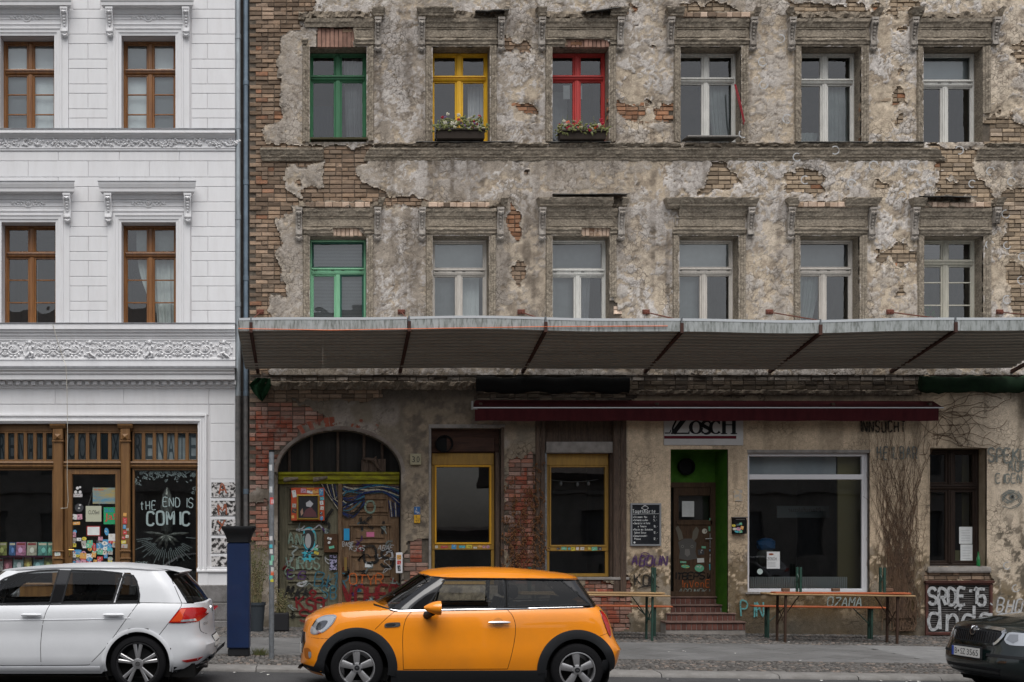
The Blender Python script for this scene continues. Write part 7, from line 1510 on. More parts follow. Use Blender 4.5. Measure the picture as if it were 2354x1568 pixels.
for a, b in ((150, 297), (742, 890)):
 C.decal('handle_recess_shade', gl([(a + 30, 492), (a + 70, 478), (a + 112, 492), (a + 95, 505), (a + 70, 508), (a + 45, 505)]), M('white_in_shade', (.5, .5, .52), .4) if 'white_in_shade' not in bpy.data.materials else bpy.data.materials['white_in_shade'], .001, round_=3, step=.015, edge=False)  # flat greyed patch puts the shade behind the handle into colour
 hp = [C.hit(*gz_((a + (b - a) * t, 484)), .028) for t in (0, .1, .5, .9, 1)]
 for sy in (-1, 1): m = MB(); m.tube([(p.x, p.y if sy < 0 else -p.y, p.z) for p in hp], [.010, .016, .018, .016, .010], 8); m.build('door_handle', WPAINT, C.root, smooth=True)
tl = [(1298, 436), (1370, 434), (1440, 440), (1482, 478), (1462, 505), (1420, 537), (1320, 542), (1214, 541), (1250, 495)]
C.decal('tail_lamp', gl(tl), LAMP_R, .010, step=.02); C.decal('lamp_band', gl([(1300, 445), (1335, 442), (1318, 480), (1310, 520), (1296, 534), (1228, 535), (1265, 492)]), LAMP_O, .013, step=.02); C.decal('lamp_clear', gl([(1304, 522), (1400, 515), (1410, 532), (1300, 536)]), LAMP_C, .013, step=.02)
C.decal('reflector', gl([(1310, 818), (1400, 806), (1456, 799), (1420, 826), (1345, 834)]), LAMP_R, .006, step=.02)
C.decal('bumper_base', gl([(1240, 893), (1330, 880), (1420, 852), (1500, 800), (1545, 762), (1535, 800), (1470, 855), (1380, 893), (1245, 905)]), BLKM, .006, step=.02)
rx = lambda y, z, o, sy: C.hitx(y, z, o, True); zp = gz_((1500, 705))[1]
C.decal('number_plate', [(-.26, zp + .06), (.26, zp + .06), (.26, zp - .06), (-.26, zp - .06)], PLATE, .012, both=False, fn=rx, step=.05); C.decal('plate_frame', [(-.275, zp + .072), (.275, zp + .072), (.275, zp - .072), (-.275, zp - .072)], BLKM, .006, both=False, fn=rx, step=.05)
zb_ = gz_((1500, 470))[1]; C.decal('badge', [(.055 * math.cos(k * .3927), zb_ + .055 * math.sin(k * .3927)) for k in range(16)], CHROME, .010, both=False, fn=rx, step=.02)
m = MB(); t_vs, t_fs = text_geo('GOLF'); zt = gz_((1450, 567))[1]; m.add([C.hitx(-.62 + a * .16, zt + b * .028, .008, True) for a, b in t_vs], t_fs); m.build('model_lettering', CHROME, C.root)
for wx, wz in (r1,): m = MB(); m.tube([(wx + .024 * math.cos(k * .5236), -.871, wz + .024 * math.sin(k * .5236)) for k in range(13)], .003, 4); m.ribbon([(wx - .016, wz + .016), (wx - .005, wz - .018), (wx, wz - .002), (wx + .005, wz - .018), (wx + .016, wz + .016)], .005, -.873); m.ribbon([(wx - .008, wz + .02), (wx, wz + .004), (wx + .008, wz + .02)], .005, -.8735); m.build('hub_emblem', ALLOY_D, C.root)
# roof spoiler, exhaust, mirrors
m = MB(); n = 16; rows = [[], [], [], []]
for i in range(n + 1):
 y = -.62 + 1.24 * i / n; f = 1 - abs(y / .66) ** 2.6; sw = .05 * (1 - f)
 for q, (xx, dz) in enumerate(((1080, .004), (1200, .008), (1300, -.006), (1282, -.035))): X = G_(xx) - sw; z1_, z2_ = C.tab('gz1', X), C.tab('zroof', X); rows[q].append((X, y, z1_ + (z2_ - z1_) * f + dz))
m.grid(rows); m.grid([rows[3], [(G_(1225), p[1], p[2] - .0) for p in rows[3]]]); m.build('roof_spoiler', WPAINT, C.root, smooth=40)
m = MB(); m.tube([(G_(1380), -.5, gz_((1400, 875))[1]), (G_(1475), -.5, gz_((1440, 872))[1])], .032, 12); m.tube([(G_(1380), -.42, gz_((1400, 875))[1]), (G_(1475), -.42, gz_((1440, 872))[1])], .032, 12); m.build('exhaust', M('exhaust_steel', (.12, .11, .11), .4, .9), C.root, smooth=True)
for sy in (-1, 1):
 m = MB(); m.blob(G_(-240), sy * 1.0, gz_((-240, 380))[1] + .02, .09, .12, .085, 14, 8); MR = m.build('wing_mirror', WPAINT, C.root, smooth=60); m = MB(); m.lathe([(.085, 0), (0, 0)], 16, (G_(-240) + .085, sy * 1.0, gz_((-240, 380))[1] + .02), 'x'); m.build('mirror_glass', CHROME, MR); m = MB(); m.tube([(G_(-235), sy * .82, gz_((-240, 400))[1]), (G_(-240), sy * .93, gz_((-240, 392))[1])], .03, 8); m.build('mirror_foot', BLKM, MR, smooth=True)
m = MB(); m.box(G_(-900), G_(1400), -.78, .78, .16, .32); m.build('underbody', GAP, C.root)

# ---------------------------------------------------------------- dark green car, only its nose in view
DG = M('dark_green_car_paint', (.004, .009, .009), .25, coat=.9, c2=(.003, .007, .007), scale=3)
sp = dict(ts=[0, .08, .16, .26, .36, .46, .56, .66, .76, .86, .93, 1], xf=[(0, .16), (.12, .03), (.35, .0), (.55, .02), (.62, .045), (1, .09)], xr=[(0, 4.1), (.3, 4.22), (.6, 4.2), (1, 4.05)], W=[(0, .76), (.2, .83), (.5, .85), (.8, .84), (1, .79)], Lf=[(0, .50), (1, .62)], Lr=[(0, .5), (1, .5)], nf=2.7, nr=2.7, bar=.04, M=110,
          zb=[(0, .22), (.6, .20), (3.6, .20), (4.3, .3)], zs=[(0, .72), (.1, .77), (.3, .83), (.8, .90), (1.2, .94), (2.5, .97), (4.3, .98)], zhood=[(0, .75), (.09, .80), (.25, .87), (.6, .95), (1.3, 1.03)], ztail=[(3, 1.0), (4.3, .98)], cowl=1.15, tail=3.7, hoodpw=2.2,
          gxf=[(0, 1.0), (1, 1.75)], gxr=[(0, 4.0), (1, 3.5)], gW=[(0, .77), (1, .60)], gLf=[(0, .45), (1, .3)], gLr=[(0, .3), (1, .25)], gz0=[(0, .92), (4.3, .96)], gz1=[(1.5, 1.36), (2.5, 1.40), (3.6, 1.38)], zroof=[(1.6, 1.36), (2.4, 1.45), (3.5, 1.42)], arches=[(.82, .30, .36), (3.28, .30, .36)], windows=[[(1.55, .97), (2.0, 1.33), (3.3, 1.33), (3.6, .99)]], pill=5, pilr=5, seats=[(2.1, .25, -.36), (2.1, .25, .36)], wheel_pos=(1.65, .95, .36))
skx = 7.92
skoda = Car(sp, 'dark_green_car', 'dark green car nose with number plate at the right edge', (skx, YN + .85, road_z(skx)), DG, (0, math.atan(.0135), math.radians(5))); C = skoda
for wx in (.82, 3.28): C.wheel(wx, .30, .30, .2, ('wide', 5, 1.57), .83)
fx = lambda y, z, o, sy: C.hitx(y, z, o)
C.decal('grille', [(-.40, .79), (.40, .79), (.44, .74), (.36, .64), (-.36, .64), (-.44, .74)], BLKM, .006, both=False, fn=fx, step=.04)
for k in range(19): y = -.36 + .04 * k; C.decal('grille_bar', [(y - .004, .775), (y + .004, .775), (y + .004, .655), (y - .004, .655)], BLKG, .014, both=False, fn=fx, step=.05)
def fstrip(name, path, w, mat, off):
 P = curve2(path, 4); A = []; B = []; m = MB()
 for i in range(len(P)):
  t = Vector(P[min(i + 1, len(P) - 1)]) - Vector(P[max(i - 1, 0)]); t.normalize(); nn = Vector((-t.y, t.x)) * w / 2; A.append((P[i][0] + nn.x, P[i][1] + nn.y)); B.append((P[i][0] - nn.x, P[i][1] - nn.y))
 m.grid([[C.hitx(p[0], p[1], -.004) for p in A], [C.hitx(p[0], p[1], off) for p in A], [C.hitx(p[0], p[1], off) for p in B], [C.hitx(p[0], p[1], -.004) for p in B]]); m.build(name, mat, C.root, smooth=40)
fstrip('grille_chrome', [(-.36, .635), (-.40, .66), (-.455, .745), (-.44, .79), (-.38, .805), (-.1, .815), (.1, .815), (.38, .805), (.44, .79), (.455, .745), (.40, .66), (.36, .635)], .03, CHROME, .02)
fstrip('grille_chrome', [(-.36, .632), (0, .625), (.36, .632)], .02, DG, .022)
C.decal('badge', [(.05 * math.cos(k * .3927), .765 + .05 * math.sin(k * .3927)) for k in range(16)], CHROME, .03, both=False, fn=fx, step=.02); C.decal('badge_centre', [(.035 * math.cos(k * .3927), .765 + .035 * math.sin(k * .3927)) for k in range(16)], BLKG, .034, both=False, fn=fx, step=.02)
for sg in (-1, 1):
 hl = [(sg * .475, .70), (sg * .50, .785), (sg * .62, .79), (sg * .76, .775), (sg * .79, .73), (sg * .76, .655), (sg * .55, .645)]
 C.decal('headlamp', hl, LAMP_C, .008, both=False, fn=fx, step=.03, round_=3); C.decal('headlamp_bezel', [(sg * .50, .70), (sg * .52, .765), (sg * .6, .77), (sg * .62, .70), (sg * .58, .665)], M('lamp_smoke', (.34, .35, .37), .1, .7, coat=1) if 'lamp_smoke' not in bpy.data.materials else bpy.data.materials['lamp_smoke'], .012, both=False, fn=fx, step=.03)
C.decal('lower_grille', [(-.5, .36), (.5, .36), (.45, .27), (-.45, .27)], BLKM, .006, both=False, fn=fx, step=.05); fstrip('bumper_strip', [(-.78, .50), (-.5, .505), (-.3, .505)], .03, BLKM, .012); fstrip('bumper_strip', [(.3, .505), (.5, .505), (.78, .50)], .03, BLKM, .012)
pz0, pz1 = .46, .575; m = MB(); xp = C.hitx(0, .5, .02).x - .015
m.cbox(xp - .012, xp + .012, -.28, .28, pz0 - .02, pz1 + .02, .006); m.build('plate_holder', BLKM, C.root)
m = MB(); m.box(xp - .016, xp - .010, -.262, .262, pz0, pz1); PLT = m.build('number_plate', PLATE, C.root)
m = MB(); m.box(xp - .0175, xp - .0155, .222, .262, pz0 + .002, pz1 - .002); m.build('country_band', PLATE_B, PLT)
m = MB()
for s_, y0_, y1_ in (('B', .205, .160), ('SZ', .095, .005), ('3565', -.025, -.235)):
 vs, fs = text_geo(s_); m.add([(xp - .0172, y0_ + (y1_ - y0_) * a, pz0 + .022 + b * (pz1 - pz0 - .044)) for a, b in vs], fs)
m.add([(xp - .0172, .135 + .014 * math.cos(k * .785), (pz0 + pz1) / 2 + .014 * math.sin(k * .785)) for k in range(8)], [tuple(range(8))]); m.build('plate_lettering', INK, PLT)
C.line('hood_gap', [(.25, .80), (.6, .865), (1.1, .925)], .006, GAP, .0012); C.decal('side_window', sp['windows'][0], CARGLASS_D, .004, edge=False)
m = MB(); m.box(.4, 3.8, -.72, .72, .16, .30); m.build('underbody', GAP, C.root)
far = dup(golf.root, None, (17.2, -26.2, road_z(17.2)), 'parked white hatchback across the street, mirrored in the wide bar window')
# ================================================================ things on the pavement
def at(px, py, z=None):                                                       # ground point seen at a pixel
 d = F * (H - .07) / (py - CY); y = d - DIST; x = (px - CX) * d / F; d = F * (H - ground_z(x, y)) / (py - CY); y = d - DIST; x = (px - CX) * d / F; return x, y, ground_z(x, y)
NAVY = M('navy_enamel', (.007, .021, .072), .35, coat=.3, c2=(.006, .016, .055), scale=2); PRINT = M('printed_sticker', (1, 1, 1), .55, attr='Col')
x, y, z = at(549, 1506); pm = empty('parking_meter', (x, y, z), 'tall navy blue parking meter with a flared black head', 'parking meter'); s_ = S(y); w = 26 / s_; hh = 297 / s_
m = MB(); m.cbox(-w + .012, w - .012, -.13, .16, 0, .11, .01); m.build('base', BLKM, pm); m = MB(); m.cbox(-w, w, -.15, .18, .11, hh - 37 / s_, .02); m.build('column', NAVY, pm, smooth=30)
m = MB(); rows = []
for t, k in ((0, 1.02), (.25, 1.05), (.55, 1.2), (.8, 1.42), (.92, 1.47), (1, 1.45)): rows.append([(a * w * k, b * .17 * k + .015, hh - 37 / s_ + t * 37 / s_) for a, b in ((-1, -.8), (-.85, -1), (.85, -1), (1, -.8), (1, .8), (.85, 1), (-.85, 1), (-1, .8))])
m.grid(rows, closed=True); m.add(rows[-1], [tuple(range(8))]); m.build('head', BLKM, pm, smooth=30)
x, y, z = at(624, 1512); pole = empty('sign_pole', (x, y, z), 'galvanised sign pole without a sign, dotted with stickers', 'pole'); s_ = S(y); ph = 479 / s_
m = MB(); m.tube([(0, 0, -.05), (0, 0, ph - .03)], .038, 16); m.build('tube', M('galvanised', (.24, .26, .28), .5, .6, c2=(.17, .18, .19), scale=14), pole, smooth=True); m = MB(); m.lathe([(.04, 0), (.04, .03), (0, .034)], 16, (0, 0, ph - .035)); m.build('cap', BLK, pole, smooth=True)
rs = random.Random(31)
for py, h, c in ((1068, 14, (.45, .47, .48)), (1118, 14, (.45, .47, .48)), (1143, 16, (.55, .06, .05)), (1148, 9, (.6, .6, .62)), (1232, 10, (.55, .55, .55)), (1251, 8, (.06, .40, .48)), (1262, 10, (.55, .56, .55)), (1276, 12, (.15, .45, .33)), (1288, 10, (.25, .5, .38)), (1303, 12, (.5, .52, .5)), (1312, 10, (.6, .12, .04)), (1322, 10, (.08, .42, .36)), (1330, 7, (.55, .5, .05))):
 m = MB(); zz = ph - (py - 1033) / s_; a0 = rs.uniform(-2.6, -1.4); n = 6; rows = [[(.0395 * math.cos(a0 + k * .25), .0395 * math.sin(a0 + k * .25), q) for k in range(n)] for q in (zz, zz - h / s_)]; m.grid(rows, c); m.build('sticker', PRINT, pole)
# plant pots
def pot(px, py, wpx, hpx, lab, seed, hgt, n, sq=False):
 x, y, z = at(px, py); y = min(y, -.35); z = ground_z(x, y); o = empty('plant_pot', (x, y, z), lab, 'plant pot', 'plant pots by the gate'); s_ = S(y); r = wpx / s_ / 2; h = hpx / s_; rp = random.Random(seed)
 m = MB()
 if sq: m.cbox(-r, r, -r, r, 0, h, .02)
 else: m.lathe([(0, 0), (r * .72, 0), (r * .95, h * .9), (r * 1.03, h * .9), (r * 1.03, h), (r * .92, h), (r * .88, h * .85), (0, h * .85)], 22)
 m.build('pot', M('dark_pot' + str(seed), (.035, .042, .05) if not sq else (.018, .018, .02), .6), o, smooth=35)
 m = MB(); 
 for k in range(n):
  a = rp.uniform(0, 6.28); L = rp.uniform(.4, 1) * hgt; lean = rp.uniform(0, .35); pts = [(rp.uniform(-.6, .6) * r, rp.uniform(-.6, .6) * r, h * .8)]
  for q in range(1, 6): t = q / 5; pts.append((pts[0][0] + math.cos(a) * lean * L * t * t + rp.uniform(-.03, .03), pts[0][1] + math.sin(a) * lean * L * t * t * .6 + rp.uniform(-.02, .02), h * .8 + L * t * (1 - .25 * lean * t)))
  m.tube(pts, [.005, .004, .004, .003, .002, .0015], 3)
  for q in range(5): p = pts[rp.randrange(2, 6)]; leaf(m, p[0], p[1], p[2], .045, .016, rp.uniform(-1, 4), .01)
 m.build('dry_plant', M('dry_stems' + str(seed), (.16, .125, .07), .9, c2=(.10, .11, .05), scale=9), o)
pot(590, 1449, 40, 66, 'tall dark grey pot with a dry bush behind the parking meter', 1, 1.5, 70); pot(645, 1449, 38, 42, 'small square black pot with dry grass behind the sign pole', 2, .55, 45, True)
x, y, z = at(598, 1505); o = empty('grass_tuft', (x, y, z), 'tuft of grass growing at the kerb beside the parking meter', 'grass'); m = MB(); rp = random.Random(6)
for k in range(160): a = rp.uniform(0, 6.28); L = rp.uniform(.06, .17); bx, by = rp.gauss(0, .05), rp.gauss(0, .035); m.add([(bx - .004, by, 0), (bx + .004, by, 0), (bx + math.cos(a) * L * .6, by + math.sin(a) * L * .4, L * .8)], [(0, 1, 2)])
m.build('blades', M('grass_blade', (.07, .09, .03), .8, c2=(.12, .11, .05), scale=30), o)
# beer tables and benches
PLK_O = M('orange_plank', (.36, .085, .02), .5, c2=(.28, .06, .016), scale=3, stretch=(.6, 6, 6), c3=(.2, .05, .02), scale3=20, fac3=.4); PLK_B = M('pale_plank', (.34, .23, .12), .65, c2=(.24, .155, .08), scale=3, stretch=(.6, 6, 6)); LEGG = M('green_steel', (.012, .05, .035), .5, c2=(.01, .035, .025), scale=8); LEGB = M('brown_steel', (.045, .026, .018), .6)
def trestle(o, x, h, d, mat, up=1, z0=0):
 m = MB()
 for yy in (-d, d): m.box(x - .018, x + .018, yy - .018, yy + .018, z0, z0 + h * up) if up > 0 else m.box(x - .018, x + .018, yy - .018, yy + .018, z0, z0 + h)
 m.build('leg_frame', mat, o) if False else None
 for yy in (-d, d):
  l = MB(); l.box(x - .018, x + .018, yy - .018, yy + .018, z0, z0 + h); l.build('leg', mat, o)
 for a, b in ((.35, .75), (.75, .35)): l = MB(); l.tube([(x, -d, z0 + h * a), (x, d, z0 + h * b)], .009, 5); l.build('brace', mat, o)
def plank_thing(name, x0, x1, y, zt, dep, th, mat, lm, lab, cat, grp, legs_up=False, legx=.25, zbase=None):
 xm = (x0 + x1) / 2; zg = ground_z(xm, y) if zbase is None else zbase; o = empty(name, (xm, y, zg), lab, cat, grp, rot=(0, math.atan(.0135) if zbase is None else math.atan(.006), 0)); L = (x1 - x0) / 2; h = zt - zg
 m = MB(); m.cbox(-L, L, -dep / 2, dep / 2, h - th, h, .008) if not legs_up else m.cbox(-L, L, -dep / 2, dep / 2, 0, th, .008); m.build('plank', mat, o)
 for sx in (-1, 1):
  x = sx * (L - legx * 2 * L / 2.2)
  if legs_up: trestle(o, x, .44, dep / 2 - .05, lm, 1, th)
  else:
   trestle(o, x, h - th, dep / 2 - .07, lm); l = MB(); l.tube([(x, 0, (h - th) * .45), (x - sx * .32, 0, h - th)], .010, 5); l.build('stay', lm, o)
 return o
for i, (tx0, tx1, yt, ty, bx0, bx1, by_, fc, lm, bt, words) in enumerate([(1190, 1530, -1.75, 1369, 1200, 1541, 1390, PLK_B, LEGG, 1358, 'behind the orange car'), (1757, 2087, -1.75, 1369, 1727, 2034, 1393, PLK_B, LEGB, 1358, 'before the wide bar window')]):
 zt = PZ(ty - 4, yt); T1 = plank_thing('beer_table', PX(tx0, yt), PX(tx1, yt), yt, zt, .5, .028, PLK_B, lm, 'folding beer table ' + words, 'table', 'beer tables outside the bar')
 yb_ = -.95; plank_thing('beer_bench', PX(bx0, yb_), PX(bx1, yb_), yb_, PZ(by_, yb_), .25, .03, PLK_O, LEGG, 'orange beer bench along the wall ' + words, 'bench', 'beer benches')
 ux0, ux1 = (1195, 1526) if i == 0 else (1771, 2080)
 o = plank_thing('beer_bench', PX(ux0, yt), PX(ux1, yt), yt + (.05 if i == 0 else -.1), 0, .25, .032, PLK_B if i == 0 else PLK_O, LEGG, 'upturned beer bench lying on the table ' + words, 'bench', 'beer benches', True, .15 if i == 0 else .42, zbase=zt + .002)
for k, px in enumerate((1805, 1920, 2042)): yy = -1.9; zz = PZ(1361, yy) + .0; m = MB(); m.cbox(-.065, .065, -.04, .04, 0, .055, .005); m.build('wood_block', M('wood_block', (.13, .075, .05), .8) if not k else bpy.data.materials['wood_block'], None, label=('left', 'middle', 'right')[k] + ' one of three small wood blocks on the upturned orange bench', cat='wood block', group='wood blocks').location = (PX(px, yy), yy, zz + .012)
# ================================================================ climbers
def climber(name, lab, stems, mat, leaves=None, lm=None):
 o = empty(name, (0, 0, 0), lab, 'vine'); m = MB(); rv = random.Random(13); L = MB()
 for (a, b, t, bt, n, r, spread) in stems:
  for k in range(n):
   x = rv.gauss((a + b) / 2, (b - a) * .22); yv = bt; pts = [(PX(x), -.05 - rv.random() * .05, PZ(bt))]; top = t + rv.random() ** 1.6 * (bt - t) * .55; tx = rv.uniform(a - spread, b + spread); dx = 0
   ns = 26
   for q in range(1, ns):
    u = q / ns; dx += rv.gauss(0, 2.6); dx *= .86; X = x + (tx - x) * u ** 1.4 + dx * 2; Z = bt + (top - bt) * u; pts.append((PX(X), -.04 - .02 * rv.random(), PZ(Z)))
    if leaves and rv.random() < leaves: 
     for _ in range(2): leaf(L, PX(X) + rv.gauss(0, .02), -.06 - .05 * rv.random(), PZ(Z) + rv.gauss(0, .02), rv.uniform(.05, .09), .025, -1.57 + rv.gauss(0, .45), .02)
   m.tube(pts, [r * (1 - .75 * q / ns) for q in range(ns)], 4)
 m.build('stems', mat, o); 
 if leaves: L.build('dry_leaves', lm, o, kind='stuff')
 return o
STEM = M('bare_vine_stem', (.15, .095, .06), .9, c2=(.085, .056, .04), scale=8)
climber('bare_vine', 'leafless woody vine climbing between the wide bar window and the dark window', [(2015, 2110, 905, 1448, 24, .008, 40), (2002, 2128, 940, 1420, 75, .005, 10), (2030, 2100, 980, 1445, 6, .012, 14), (2040, 2105, 1385, 1450, 30, .005, 12)], STEM)
o = bpy.data.objects['bare_vine']; m = MB(); rv = random.Random(2)
for k in range(26):
 x, zz = rv.uniform(2090, 2180), rv.uniform(905, 1040); a = rv.uniform(-.9, .5); pts = []
 for q in range(22): a += rv.gauss(0, .28); x += 8 * math.cos(a); zz -= 8 * math.sin(a); zz = min(max(zz, 903), 1045); x = min(x, 2320); pts.append((PX(x), -.045, PZ(zz)))
 pts = [p for p in pts if not (PX(2130) < p[0] < PX(2270) and p[2] < PZ(1028))]
 if len(pts) > 4: m.tube(pts, .0045, 3)
m.build('tendrils', STEM, o)
climber('withered_vine', 'withered vine with hanging brown leaves on the brick pier between the ochre windows', [(1165, 1180, 1075, 1330, 9, .006, 4), (1190, 1212, 1060, 1320, 7, .006, 6), (1226, 1238, 1040, 1330, 9, .006, 3)], STEM, .42, M('withered_leaf', (.17, .075, .03), .85, c2=(.10, .05, .025), scale=30))
# ================================================================ lettering, tags, stickers and posters
def flat(name, a, b, t, bt, y, mat, parent, label=None): m = MB(); m.box(PX(a, y), PX(b, y), y, y + .003, PZ(bt, y), PZ(t, y)); return m.build(name, mat, parent, label=label)
def spray(n, c):                                                             # faded paint: worn through in flecks
 m = M('spray_' + n, c, .7, c2=tuple(v * .75 for v in c), scale=14); nt = m.node_tree; N = nt.nodes.new; L = nt.links.new; out = [q for q in nt.nodes if q.type == 'OUTPUT_MATERIAL'][0]; b = [q for q in nt.nodes if q.type == 'BSDF_PRINCIPLED'][0]
 g = N('ShaderNodeNewGeometry'); no = N('ShaderNodeTexNoise'); no.inputs['Scale'].default_value = 16; no.inputs['Detail'].default_value = 6; no.inputs['Roughness'].default_value = .7; L(g.outputs['Position'], no.inputs['Vector']); r = N('ShaderNodeMapRange'); r.inputs[1].default_value = .34; r.inputs[2].default_value = .50; r.inputs[3].default_value = .25; r.inputs[4].default_value = .9; L(no.outputs[0], r.inputs[0])
 t = N('ShaderNodeBsdfTransparent'); x = N('ShaderNodeMixShader'); L(r.outputs[0], x.inputs[0]); L(t.outputs[0], x.inputs[1]); L(b.outputs[0], x.inputs[2]); L(x.outputs[0], out.inputs[0]); return m
SP = {n: spray(n, c) for n, c in dict(white=(.50, .51, .52), red=(.20, .018, .022), green=(.22, .30, .24), blue=(.04, .15, .21), black=(.02, .02, .02), purple=(.08, .035, .13), cyan=(.04, .38, .47), teal=(.12, .36, .36), grey=(.16, .18, .17), pale=(.30, .35, .33), cream=(.45, .42, .33), navy=(.02, .035, .12), orange=(.55, .13, .03)).items()}
_gy = [0]
def tag(text, px, py, h, w, c, parent, y=-.05, asp=.62, jit=.06, gap=.2, slant=0, rise=0, seed=0, name='graffiti'):
 _gy[0] += 1; m = MB(); stroke_text(m, text, PX(px, y), PZ(py, y), h / S(y), w / S(y), y - .0004 * (_gy[0] % 9), asp, jit, gap, slant, rise=rise, rnd=random.Random(seed)); return m.build(name, SP[c], parent)
def squig(pts, w, c, parent, y=-.05, k=5):
 _gy[0] += 1; m = MB(); P = curve2([(PX(a, y), PZ(b, y)) for a, b in pts], k); m.ribbon(P, w / S(y), y - .0004 * (_gy[0] % 9)); return m.build('graffiti', SP[c], parent)
YGD = YG - .036
tag('ANNA', 663, 1252, 25, 4, 'green', DL, YGD, .62, .1); tag('VIRUS', 658, 1308, 26, 4, 'green', DL, YGD, .62, .08); tag('EIS', 661, 1331, 18, 3, 'purple', DL, YGD, 1.0, .1, slant=.1); tag('MKK', 656, 1376, 26, 5, 'black', DL, YGD, .7, .2, slant=.35); tag('BUR', 722, 1350, 30, 3, 'blue', DL, YGD, .9, .15, slant=.2); tag('SB', 740, 1376, 28, 3, 'blue', DL, YGD)
tag('KSO', 682, 1404, 30, 5, 'red', DL, YGD, .8, .12, gap=.05); tag('SW', 690, 1430, 26, 5, 'red', DL, YGD, 1.1, .1); squig([(718, 1368), (712, 1362), (718, 1356), (726, 1362), (720, 1370), (714, 1376), (735, 1385), (752, 1378)], 5, 'red', DL, YGD)
tag('OTYR', 804, 1345, 24, 3, 'orange', DR, YGD, .9, .12, gap=.1); tag('VOHER', 790, 1386, 38, 7, 'red', DR, YGD, .75, .08, gap=.08); squig([(786, 1344), (800, 1366), (806, 1392)], 4, 'red', DR, YGD); squig([(896, 1330), (910, 1338), (906, 1360), (898, 1372)], 3, 'red', DR, YGD)
tag('K3MS', 803, 1266, 11, 1.4, 'white', DR, YGD, .8, .1, slant=.2); tag('ABAE', 868, 1265, 11, 1.4, 'white', DR, YGD, .8, .1, slant=.3); squig([(862, 1165), (857, 1153), (845, 1153), (839, 1165), (845, 1177), (857, 1177), (862, 1165)], 4.5, 'green', DR, YGD); tag('BASE', 787, 1256, 10, 1.3, 'white', DR, YGD); tag('KI', 832, 1225, 30, 6, 'black', DR, YGD, 1.2, .3); tag('OS', 838, 1300, 38, 6, 'black', DR, YGD, 1.0, .2); squig([(740, 1200), (757, 1205), (750, 1225), (743, 1218)], 5, 'black', DL, YGD); squig([(765, 1170), (752, 1188), (748, 1205)], 7, 'black', DL, YGD)
rw = random.Random(17)                                                        # wavy bands painted across the upper gate
for k in range(30):
 t = k / 29; c = ['navy', 'black', 'cream', 'navy', 'blue', 'black', 'navy'][k % 7]; x0_, y0_ = 786 + rw.uniform(0, 4), 1113 + 70 * t
 squig([(x0_, y0_), (808 + 8 * math.sin(k), y0_ - 2 + 10 * math.sin(k * .5)), (838, 1112 + 44 * t + 6 * math.sin(k * .7)), (880, 1114 + 34 * t + 5 * math.cos(k * .6)), (917, 1120 + 66 * t)][:3 if t > .62 else 5], rw.uniform(2.2, 4), c, DR, YGD + .003)
for k in range(12): t = k / 11; squig([(736 + 3 * k, 1112), (748 + 2.5 * k, 1130 + 20 * t), (777, 1128 + 46 * (1 - t))], 2.2, ['black', 'cream', 'black', 'navy'][k % 4], DL, YGD)
for k in range(9): squig([(893 + 3 * k, 1150 + k), (896 + 2.6 * k, 1170), (898 + 2.4 * k, 1188)], 2.5, ['navy', 'cream', 'navy', 'black'][k % 4], DR, YGD)
for k in range(46):
 dl = k % 2; x_, y_ = (rw.uniform(650, 768) if dl else rw.uniform(795, 908)), rw.uniform(1195, 1425); pts = [(x_, y_)]
 for q in range(rw.randint(3, 7)): pts.append((pts[-1][0] + rw.uniform(-14, 14), pts[-1][1] + rw.uniform(-12, 12)))
 squig([(min(max(a, 644 if dl else 789), 775 if dl else 916), b) for a, b in pts], rw.uniform(1.2, 4.5), rw.choice(['black', 'black', 'grey', 'pale', 'white', 'blue', 'red', 'purple', 'green']), DL if dl else DR, YGD)
# painted penguin on the left leaf
m = MB(); E = lambda cx, cy, a, b, rot=0: [(PX(cx + a * math.cos(t) * math.cos(rot) - b * math.sin(t) * math.sin(rot), YGD), PZ(cy + a * math.cos(t) * math.sin(rot) + b * math.sin(t) * math.cos(rot), YGD)) for t in [k * .3142 for k in range(20)]]
for cx, cy, a, b, c, dy, rt in ((711, 1238, 16, 27, (.04, .38, .47), 0, 0), (709, 1222, 12, 10, (.04, .38, .47), .0005, 0), (711, 1240, 12, 23, (.015, .015, .016), .001, 0), (708, 1222, 8, 7, (.015, .015, .016), .0015, 0), (708, 1243, 7, 17, (.34, .34, .34), .002, 0), (700, 1228, 8, 2, (.02, .02, .02), .0022, -.6), (707, 1271, 14, 2.5, (.04, .38, .47), .002, 0), (700, 1279, 3, 12, (.04, .38, .47), .001, 0), (712, 1280, 3, 12, (.04, .38, .47), .0012, 0), (709, 1285, 16, 2, (.04, .38, .47), .0025, 0)): m.poly(E(cx, cy, a, b, rt), YGD - dy, c)
m.build('penguin_painting', PRINT, DL)
